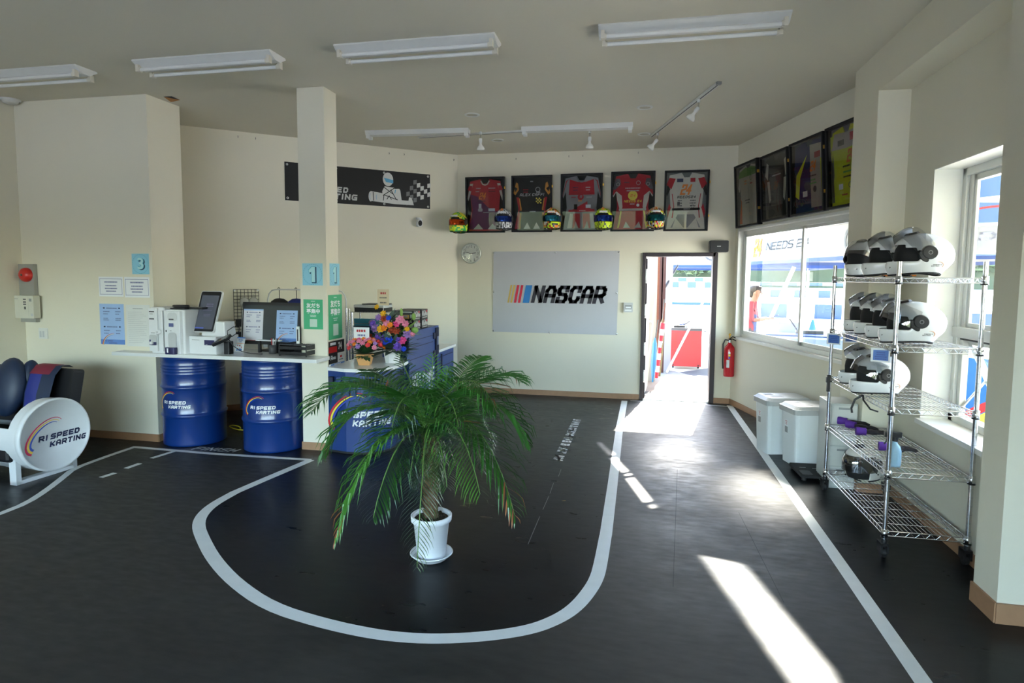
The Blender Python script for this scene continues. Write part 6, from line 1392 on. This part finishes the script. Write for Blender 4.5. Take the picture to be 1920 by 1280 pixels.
# lean-to partition on the left of the doorway
brn = mat('painted_brown', (.030,.004,.005), .5); rust = mat('wood_rust', (.10,.03,.014), .8, var=.3, scale=15)
def V(px, y0, Y): return ATY(px, y0, Y)
o = MB().box((-.9,8.56,0),(.098,8.60,2.4), mat('panel_grey_out', (.16,.16,.15), .6)).build('shed_panel'); o['kind'] = 'structure'
xb = ATY(1223, 600, 9.9).x; xb2 = ATY(1231, 600, 9.9).x
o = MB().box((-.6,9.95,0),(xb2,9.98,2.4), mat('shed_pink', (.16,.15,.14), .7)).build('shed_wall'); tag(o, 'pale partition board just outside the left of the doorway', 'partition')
a = ATY(1229.5, 600, 10.6); b = ATY(1232.5, 600, 10.6)
o = MB().box((a.x,10.6,0),(b.x+.02,10.68,2.6), rust).build('timber_post'); tag(o, 'weathered brown timber post outside the doorway', 'post')
a = ATY(1241, 600, 10.9); b = ATY(1246.5, 600, 10.9); s = MB()
s.box((a.x-.10,10.9,0),(b.x,10.93,2.7), brn).box((a.x-.10,11.02,0),(b.x,11.05,2.7), brn).box((a.x-.10,10.93,0),(a.x-.0,10.95,2.7), brn).box((a.x-.02,10.9,0),(a.x,11.05,2.7), brn); tag(s.build('steel_column'), 'dark red steel column outside the doorway', 'column')
a = ATY(1246.5, 600, 11.15); b = ATY(1259.5, 600, 11.15); r = (b.x-a.x)/2
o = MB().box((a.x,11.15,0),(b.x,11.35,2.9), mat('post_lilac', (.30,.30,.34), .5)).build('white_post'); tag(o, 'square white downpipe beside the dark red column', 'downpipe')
p = ATY(1246, 540, 11.1); q = ATY(1271, 497, 11.3); o = MB().cyl(p, q, .018, black, 8).build('black_bar'); tag(o, 'thin black bar sticking out from the white downpipe', 'bar')
p = ATY(1250, 698, 10.9); q = ATY(1328, 547, 11.8); s = MB(); q2 = ATY(1331, 541, 11.85); s.cyl(p, q, .02, white, 8); tag(s.build('white_pole'), 'white pole leaning diagonally across the red tool cart', 'pole')
# broom, umbrellas
p = ATY(1213, 690, 9.4); q = ATY(1229, 560, 9.7); tag(MB().cyl((p.x,p.y,0.02), q, .014, mat('broom_stick', (.25,.23,.17), .6), 8).build('broom_handle'), 'pale broom stick leaning in the doorway corner', 'broom')
p = ATY(1224, 690, 9.75)
t = thing('umbrella', 'furled light blue umbrella leaning outside the doorway', 'umbrella', TR(p.x+.0, 9.72, 0)); MB().tube([(0,0,.02),(.01,0,.3),(.02,.02,.62),(.025,.03,.72)], [.012,.045,.035,.01], mat('umbrella_blue', (.01,.10,.22), .5), 10).build('folded_canopy', t); MB().cyl((.02,.02,.6),(.06,.06,1.0), .01, black, 8).build('handle', t)
p = ATY(1231, 690, 10.1)
t = thing('umbrella', 'furled red and white umbrella leaning beside the blue one', 'umbrella', TR(p.x, 10.1, 0)); s = MB()
for i in range(9): a = i*.1; s.tube([(a*.09,0,.03+a),(a*.09+.009,0,.13+a)], [.03+.01*math.sin(i), .034], [redc, paper][i % 2], 10)
s.build('folded_canopy', t); MB().cyl((.08,0,.9),(.11,0,1.25), .01, rust, 8).build('handle', t)
p = ATY(1238, 690, 10.3)
t = thing('umbrella', 'furled dark and olive umbrella leaning by the timber post', 'umbrella', TR(p.x-.01, 10.35, 0)); MB().tube([(0,0,.02),(.0,0,.4),(.03,0,.9),(.04,0,1.0)], [.02,.05,.04,.01], mat('umbrella_olive', (.10,.07,.02), .7, var=.5, scale=30), 10).build('folded_canopy', t); MB().cyl((.03,0,.9),(.05,0,1.3), .01, black, 8).build('handle', t)
# red tool cart
Yc = 11.5; a = ATY(1258, 640, Yc); b = ATY(1316, 640, Yc); zt = ATY(1290, 620, Yc).z; zb = ATY(1290, 687, Yc).z; W = b.x-a.x
t = thing('tool_cart', 'red tool cart on castors standing outside the doorway', 'tool cart', TR(a.x, Yc, 0))
rc = mat('cart_red', (.36,.02,.025), .4)
MB().box((-.0,0,zb),(W,.55,zt), rc).build('cart_body', t, bevel=.006)
s = MB(); 
for i in range(4): s.box((.01,-.004,zb+.06+i*(zt-zb-.08)/4),(.10,0,zb+.04+(i+1)*(zt-zb-.08)/4), mat('cart_red_dark', (.40,.02,.02), .4))
s.build('drawer_fronts', t)
s = MB(); s.box((0,0,zt),(W,.55,zt+.05), dgrey).box((.05,.05,zt+.05),(W*.45,.3,zt+.09), black).box((W*.5,.05,zt+.05),(W-.03,.3,zt+.08), grey); s.cyl((W*.4,.1,zt+.09),(W*.62,.15,zt+.17), .012, black, 6).cyl((W*.2,.1,zt+.09),(W*.5,.2,zt+.12), .012, blue, 6); s.build('tool_tray', t)
s = MB(); s.cyl((W,.1,zt-.02),(W+.08,.1,zt-.02), .01, black, 8).cyl((W+.08,.1,zt-.02),(W+.08,.45,zt-.02), .01, black, 8); s.build('push_handle', t)
for x, y in ((.05,.06),(W-.05,.06),(.05,.48),(W-.05,.48)): MB(TR(x,y,0)).box((-.02,-.02,.08),(.02,.02,zb), chrome).cyl((-.015,0,.06),(.015,0,.06), .062, black, 16).build('castor', t)
# ---- tents: valances with lettering, peaked roofs
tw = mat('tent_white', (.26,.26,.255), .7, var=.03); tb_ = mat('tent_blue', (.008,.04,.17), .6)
def tent(O, ang, Wt, Dt, zb, hv, zp, lab, print_=True, roofm=None, off=0.0):
    t = thing('event_tent', lab, 'tent', TR(O[0], O[1], 0) @ RZ(ang), 'white event tents beside the track')
    rm = roofm or tw
    MB().raw([(0,0,zb+hv),(Wt,0,zb+hv),(Wt,Dt,zb+hv),(0,Dt,zb+hv),(Wt/2,Dt/2,zp)], [(0,1,4),(1,2,4),(2,3,4),(3,0,4)], rm).build('tent_roof', t)
    for (x, y, a, L) in ((0,0,0,Wt),(Wt,0,PI/2,Dt),(Wt,Dt,PI,Wt),(0,Dt,-PI/2,Dt)):
        s = MB(TR(x,y,0) @ RZ(a) @ XZ); s.rect(0,zb+.06,L,zb+hv, rm); s.rect(0,zb,L,zb+.06, tb_)
        if print_:
            for k_ in (-.01, .01):
                x = .25+off
                while x < L-2.6:
                    two4(s, x, zb+.14, hv*.66, orange, None, -k_); letters(s, 'NEEDS 24', x+.55, zb+.24, hv*.27, blackm, None, -k_, wid=1.3, slant=.4, t=.16)
                    arc(s, x+3.25, zb+hv*.55, .20, .20, 1.2, 7.0, .05, .02, dgrey, None, -k_); txt(s, 'Next', x+3.6, zb+hv*.42, hv*.36, mat('print_green', (.05,.20,.12), .6), None, -k_, bold=.02); x += 5.6
        s.build('valance', t)
    for x, y in ((0,0),(Wt,0),(Wt,Dt),(0,Dt)): MB().cyl((x,y,0),(x,y,zb+hv), .03, alum, 8).build('tent_leg', t)
    return t
Pa = ATD(1230, 502, 13.6); Pb = ATD(1360, 502, 13.6)
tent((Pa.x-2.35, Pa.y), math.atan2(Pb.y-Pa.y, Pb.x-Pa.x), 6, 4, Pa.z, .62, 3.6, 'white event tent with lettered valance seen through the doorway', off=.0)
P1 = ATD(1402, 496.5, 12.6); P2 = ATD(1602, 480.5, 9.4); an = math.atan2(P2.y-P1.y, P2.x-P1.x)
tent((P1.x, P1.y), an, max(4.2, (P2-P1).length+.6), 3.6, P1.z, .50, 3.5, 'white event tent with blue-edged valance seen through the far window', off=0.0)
# blue banner tent outside the near window
bb_ = mat('banner_sky_blue', (.06,.13,.30), .6)
def outboard(px0, px1, py0, py1, D, m, nm, lab, cat, th=.04, extra=None):
    a = ATD(px0, py1, D); b = ATD(px1, py1, D); zt_ = ATD((px0+px1)/2, py0, D).z; z0_ = a.z; d = b-a; d.z = 0
    t = thing(nm, lab, cat, frame((a.x, a.y, z0_), d, (0,0,1))); s = MB(); s.box((0,0,-th),(d.length,zt_-z0_,0), m)
    if extra: extra(s, d.length, zt_-z0_)
    s.build('panel', t); return t, d.length, zt_-z0_
def ex1(s, W, H):
    arc(s, W*.35, -H*.2, W*.75, H*.95, .3, 2.6, .05, .05, paper, None, .003); arc(s, W*.35, -H*.2, W*.78, H*1.02, .3, 2.6, .04, .04, red, None, .002); s.poly([(0,H*.30),(W*.45,H*.33),(W*.6,H*.2),(0,H*.25)], paper, None, .004); arc(s, W*.2, -H*.3, W*.6, H*.5, .5, 2.4, .02, .02, red, None, .004)
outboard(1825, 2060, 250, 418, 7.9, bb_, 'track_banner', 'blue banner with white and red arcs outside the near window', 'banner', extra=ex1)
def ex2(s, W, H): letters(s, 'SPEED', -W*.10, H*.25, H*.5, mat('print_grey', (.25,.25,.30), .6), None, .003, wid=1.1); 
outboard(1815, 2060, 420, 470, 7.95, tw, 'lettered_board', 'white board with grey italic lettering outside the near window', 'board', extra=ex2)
outboard(1815, 2060, 478, 486, 8.0, tb_, 'blue_rail', 'blue strip below the lettered board outside the near window', 'rail')
def ex3(s, W, H):
    for i, m in enumerate((red, yellow, mat('stripe_blue', (.03,.06,.4), .5))): arc(s, W*.6, -H*.25, W*.85-i*.09, H*.95-i*.09, .4, 2.9, .08, .08, m, None, .003+i*.001)
outboard(1790, 2060, 678, 860, 7.6, mat('board_blue', (.01,.10,.32), .5), 'rainbow_board', 'bright blue board with rainbow stripes outside the lower window sash', 'board', extra=ex3)
# ---- barriers: long blocks, each row of separate blue and white blocks
bw = mat('barrier_white', (.75,.75,.75), .5); bbl = mat('barrier_blue', (.012,.035,.20), .5)
proto = {}
def block(x, y, z, L, H, Dp, ang, m, lab, grp):
    k = (round(L,2), round(H,2), m.name)
    if k not in proto:
        o = MB().box((-L/2,0,0),(L/2,Dp,H), m).build('track_barrier', None, bevel=.02); proto[k] = o; 
    else: o = proto[k].copy(); col.objects.link(o)
    o.location = (x, y, z); o.rotation_euler = (0, 0, ang); tag(o, lab, 'barrier', grp); return o
def row(D, ytop, ybot, pxs, pitch, grp, z0=-.02, slope=0.0, lastblue=None):
    # blocks from px range; alternate colours
    pass
def barrier_row(px0, px1, D, H, L, grp, labb, labw, phase=0, z=-.02, dD=0.0):
    a = ATD(px0, 560, D); b = ATD(px1, 560, D+dD); d = Vector((b.x-a.x, b.y-a.y, 0)); n = int(d.length/L); ang = math.atan2(d.y, d.x); d.normalize()
    for i in range(n):
        p = a+d*(i+.5)*L; blue_ = (i+phase) % 2 == 0
        block(p.x, p.y, z, L*.98, H, .4, ang, bbl if blue_ else bw, labb if blue_ else labw, grp+(' blue' if blue_ else ' white'))
barrier_row(1380, 1660, 29, .62, 1.05, 'near barrier blocks', 'blue barrier block in the near row across the track', 'white barrier block in the near row across the track', 1)
barrier_row(1380, 1660, 62, .70, 1.0, 'middle barrier blocks', 'blue barrier block in the middle row, small in the distance', 'white barrier block in the middle row, small in the distance', 1)
barrier_row(1225, 1345, 58, .55, .75, 'doorway barrier blocks', 'blue barrier block in the row seen through the doorway', 'white barrier block in the row seen through the doorway', 0, .78)
barrier_row(1225, 1345, 72, .5, .9, 'far doorway barrier blocks', 'blue barrier block in the farther row seen through the doorway', 'white barrier block in the farther row seen through the doorway', 1, 1.25)
barrier_row(1380, 1660, 95, .45, 1.6, 'far barrier blocks', 'blue barrier block in the farthest row below the trees', 'white barrier block in the farthest row below the trees', 0, .75)
barrier_row(1815, 1960, 20, .5, 1.0, 'right barrier blocks', 'blue barrier block outside the near window', 'white barrier block outside the near window', 0, .3)
def longbar(px0, px1, py0, py1, D, m, lab, nm='track_edge', th=.3):
    t, L, H = outboard(px0, px1, py0, py1, D, m, nm, lab, 'barrier', th); return t
longbar(1225, 1345, 566, 570.5, 40, tb_, 'long low blue track edge seen through the doorway')
longbar(1405, 1590, 628.5, 634, 12.0, tb_, 'long blue edge of the folding table outside the far window', 'table_edge', .5)
longbar(1402, 1600, 634.5, 668, 11.6, mat('cloth_pale_blue', (.16,.20,.25), .7), 'pale blue cloth front of the long table outside the far window', 'table_cloth', .4)
longbar(1459, 1508, 604, 626.5, 20, mat('barrier_lilac', (.06,.075,.2), .6), 'pale violet-blue block in front of the barriers', 'foam_block')
# traffic cone, kart-like dark object
p = ATD(1523, 624, 13.2); o = MB(TR(p.x, p.y, p.z)).lathe([(.12,0),(.12,.02),(.08,.02),(.02,.26),(0,.26)], mat('cone_blue', (.05,.20,.55), .5), None, 16).build('traffic_cone'); tag(o, 'small blue cone standing behind the long blue edge', 'cone')
p = ATD(1512, 627, 12.4); o = MB(TR(p.x, p.y, p.z)).bbox((-.1,0,0),(.3,.2,.07), .02, black).cyl((-.12,.1,.05),(-.28,.1,.28), .015, black, 6).sph((-.1,.1,.04), .07, dgrey, None, 10, 6).build('go_kart_part'); tag(o, 'small dark machine part lying on the long blue edge', 'machine part')
# diagonal poles of the tent frame seen through the window
p = ATD(1431, 628, 12); q = ATD(1489, 500, 12); tag(MB().cyl(p, q, .035, white, 10).build('tent_strut'), 'white tent strut leaning diagonally outside the far window', 'pole')
# bright yard gear by the niche: shelf glimpse behind the pier
# ---- thicket beyond the track: uncountable leaves
def thicket(seed, x0, x1, y0, y1, h, nm, lab, n=5200, sz=.55):
    rg = random.Random(seed); s = MB(); g1 = mat('thicket_green', (.075,.105,.045), .8, var=.4, scale=.5); g2 = mat('thicket_dark', (.035,.05,.025), .8, var=.4, scale=.5); g3 = mat('thicket_olive', (.16,.14,.05), .8, var=.3, scale=.5)
    s.box((x0, (y0+y1)/2, -.1), (x1, y1, h*.55), g2)
    bl = []
    for k in range(int((x1-x0)/3.2)): bl.append((x0+3.2*k+rg.uniform(-1,1), rg.uniform(y0+1,y1), rg.uniform(.55,1.0)*h*.62, rg.uniform(2.2,4.0)))
    for i in range(n):
        bx, by, bz, br = bl[rg.randrange(len(bl))]; th = rg.uniform(0,2*PI); ph = math.acos(rg.uniform(-.6,1)); r = br*rg.uniform(.8,1.05)
        c = Vector((bx+r*math.sin(ph)*math.cos(th), by+r*.7*math.sin(ph)*math.sin(th), max(.1, bz+r*math.cos(ph)*.9)))
        u_ = Vector((rg.uniform(-1,1), rg.uniform(-.4,.4), rg.uniform(-1,1))).normalized()*sz*rg.uniform(.5,1.2); v_ = Vector((rg.uniform(-.5,.5), rg.uniform(-1,1), rg.uniform(-1,1))).normalized()*sz*rg.uniform(.4,.9)
        s.raw([c-u_, c+v_*.6, c+u_, c-v_*.6], [(0,1,2,3)], [g1,g1,g2,g3][rg.randrange(4)] if c.z < 2 else [g1,g2][rg.randrange(2)])
    o = s.build(nm); tag(o, lab, 'trees', None, 'stuff'); return o
thicket(3, -20, 75, 120, 134, 10.5, 'thicket', 'sunlit green thicket of trees and bushes beyond the track', 9000, .9)
thicket(5, -45, 40, -52, -44, 5, 'rear_thicket', 'trees across the yard reflected in the frames', 2500, .9)
thicket(9, 55, 75, 10, 60, 6, 'side_thicket', 'pale bushes far off beyond the near window', 2500, .8)
# ---- person
def person():
    D = 10.6; p0 = ATD(1410, 545, D); hz = ATD(1410, 533, D).z
    base = Vector((p0.x, p0.y, 0)); H = hz; rgt = Vector((math.cos(-.18), math.sin(-.18), 0))
    t = thing('person', 'person in a red and blue top looking down at their hands, outside the far window', 'person', Matrix.Translation((base.x, base.y, -.02)) @ RZ(math.radians(-20)))
    k = H/1.70; sk = mat('skin', (.26,.13,.08), .5); hair = mat('hair_dark_brown', (.018,.010,.007), .6); shirt = mat('shirt_red', (.22,.01,.03), .7); vest = mat('vest_blue', (.02,.04,.15), .7); tr_ = mat('trousers_grey', (.05,.05,.055), .8)
    # local: faces +X
    import bmesh
    J = {'pel':(0,0,.93),'waist':(.01,0,1.05),'chest':(.0,0,1.25),'neck':(.03,0,1.43),'head0':(.06,0,1.50),'head1':(.085,0,1.60),'head2':(.075,0,1.67),
         'hl':(0,.09,.90),'kl':(.03,.10,.50),'al':(.0,.10,.08),'tl':(.13,.11,.03),'hr':(0,-.09,.90),'kr':(.05,-.10,.50),'ar':(.02,-.10,.08),'tr':(.15,-.11,.03),
         'sl':(.0,.17,1.37),'el':(.06,.21,1.10),'wl':(.27,.12,1.13),'sr':(.0,-.17,1.37),'er':(.06,-.21,1.10),'wr':(.27,-.10,1.13)}
    E = [('pel','waist'),('waist','chest'),('chest','neck'),('neck','head0'),('head0','head1'),('head1','head2'),('pel','hl'),('hl','kl'),('kl','al'),('al','tl'),('pel','hr'),('hr','kr'),('kr','ar'),('ar','tr'),
         ('chest','sl'),('sl','el'),('el','wl'),('chest','sr'),('sr','er'),('er','wr')]
    Rr = {'pel':(.15,.12),'waist':(.14,.11),'chest':(.16,.12),'neck':(.055,.055),'head0':(.07,.065),'head1':(.10,.082),'head2':(.09,.08),'hl':(.095,.095),'kl':(.06,.06),'al':(.042,.042),'tl':(.035,.03),'hr':(.095,.095),'kr':(.06,.06),'ar':(.042,.042),'tr':(.035,.03),'sl':(.065,.065),'el':(.043,.043),'wl':(.028,.024),'sr':(.065,.065),'er':(.043,.043),'wr':(.028,.024)}
    names = list(J); me = bpy.data.meshes.new('body'); me.from_pydata([tuple(Vector(J[n])*k) for n in names], [(names.index(a), names.index(b)) for a, b in E], [])
    for m in (sk, shirt, vest, tr_): me.materials.append(m)
    o = bpy.data.objects.new('body', me); col.objects.link(o)
    md = o.modifiers.new('skin', 'SKIN'); md.use_smooth_shade = True; sv = me.skin_vertices[0].data
    for i, n in enumerate(names): sv[i].radius = (Rr[n][0]*k, Rr[n][1]*k); sv[i].use_root = (n == 'pel')
    o.modifiers.new('sub', 'SUBSURF').levels = 2
    dg = bpy.context.evaluated_depsgraph_get(); dg.update(); m2 = bpy.data.meshes.new_from_object(o.evaluated_get(dg)); bpy.data.objects.remove(o)
    m2.materials.clear()
    for m in (sk, shirt, vest, tr_): m2.materials.append(m)
    for p in m2.polygons:
        c = p.center/k; p.use_smooth = True
        if c.z > 1.42: p.material_index = 0
        elif c.z < .94: p.material_index = 3
        elif c.x > .10: p.material_index = 0
        elif abs(c.y) > .13: p.material_index = 1
        else: p.material_index = 2 if c.z < 1.2 else 1
    o = bpy.data.objects.new('body', m2); col.objects.link(o); o.parent = t
    h = MB(SC(k,k,k)); h.sph((.055,0,1.635), .105, hair, None, 20, 12, (1.02,.88,.85)); h.sph((.0,0,1.57), .08, hair, None, 14, 8, (.8,1,1.1)); h.sph((.12,0,1.665), .05, hair, None, 12, 6, (1,1.3,.6)); h.build('hair', t)
    f = MB(SC(k,k,k)); f.sph((.168,0,1.565), .018, sk, None, 8, 6, (1,.8,1.3)); 
    for s_ in (-1, 1): f.sph((.155,s_*.032,1.59), .010, hair, None, 8, 5); f.sph((.065,s_*.088,1.565), .02, sk, None, 8, 6, (.8,.5,1.3))
    f.box((.148,-.02,1.525),(.158,.02,1.530), redc); f.build('face', t)
    for s_, nm in ((1, 'left'), (-1, 'right')):
        hd = MB(SC(k,k,k) @ TR(.30, s_*.10 if s_ > 0 else -.085, 1.135) @ RZ(-s_*.5)); hd.sph((0,0,0), .04, sk, None, 12, 8, (1.1,.9,.5))
        for j, y in enumerate((-.027,-.009,.009,.027)): L = (.06,.07,.066,.052)[j]; hd.tube([(.025,y,0),(.025+L*.5,y,.004),(.02+L*.85,y,-.012)], [.010,.009,.007], sk, 6)
        hd.tube([(-.01,-s_*.03,.0),(.015,-s_*.05,.01),(.04,-s_*.055,.008)], [.011,.010,.008], sk, 6); hd.build('hand', t)
    p = MB(SC(k,k,k) @ TR(.36,0,1.15) @ RY(-.5)); p.bbox((-.04,-.035,0),(.10,.035,.01), .008, black); o = p.build('mobile_phone'); o.matrix_world = t.matrix_world; tag(o, 'small dark phone held in the hands of the person outside', 'phone')
person()
# ================================================================== LIGHT PATCHES ON THE FLOOR (added lamps standing in for reflected sunlight)
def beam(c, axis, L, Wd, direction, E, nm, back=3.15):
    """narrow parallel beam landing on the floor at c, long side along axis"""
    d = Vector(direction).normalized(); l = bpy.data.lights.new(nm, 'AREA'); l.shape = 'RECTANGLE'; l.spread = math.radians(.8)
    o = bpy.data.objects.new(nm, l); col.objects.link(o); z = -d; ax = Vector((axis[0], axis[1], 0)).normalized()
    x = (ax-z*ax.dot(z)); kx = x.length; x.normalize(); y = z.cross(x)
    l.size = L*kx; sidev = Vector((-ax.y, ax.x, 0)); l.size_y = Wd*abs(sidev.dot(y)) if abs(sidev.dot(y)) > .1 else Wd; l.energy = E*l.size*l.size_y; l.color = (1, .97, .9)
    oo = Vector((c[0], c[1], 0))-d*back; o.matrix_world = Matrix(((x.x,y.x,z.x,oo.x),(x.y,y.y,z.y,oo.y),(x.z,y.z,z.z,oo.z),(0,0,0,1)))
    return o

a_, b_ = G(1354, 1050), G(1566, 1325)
beam((a_+b_)/2, (b_-a_).normalized(), (b_-a_).length, .19, (-3.28, 1.4, -1.9), 260, 'added_streak_lamp', 4.35)  # lamp added outside the right wall to draw the bright floor streak
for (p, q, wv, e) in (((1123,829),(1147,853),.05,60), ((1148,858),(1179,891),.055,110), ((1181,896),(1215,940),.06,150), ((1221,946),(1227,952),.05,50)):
    a_, b_ = G(*p), G(*q); beam((a_+b_)/2, (b_-a_).normalized(), (b_-a_).length, wv, (-1.7, -1.7, -1.8), e, 'added_dash_lamp')  # small added lamps, one for each light dash on the floor
l_ = beam(G(1432, 915), (.35, -.9), .66, .50, (-.65, -1.75, -1.7), 9, 'added_soft_patch_lamp', 2.8); l_.data.spread = math.radians(15)  # wide-spread lamp added for the soft bright patch near the bins
l_ = beam(G(1268, 850), (.1, -1), .5, .22, (-.1, -1, -.62), 5, 'added_door_patch_lamp', 3.5); l_.data.spread = math.radians(12)  # lamp added for the soft glow inside the doorway
p_ = G(1057, 939); tag(MB(TR(p_.x, p_.y, .003) @ RZ(.5)).poly([(-.02,0),(0,.008),(.022,.003),(.004,-.008)], mat('dry_leaf', (.30,.20,.08), .8)).build('dry_leaf'), 'tiny dry brown leaf on the black floor inside the track loop', 'leaf')
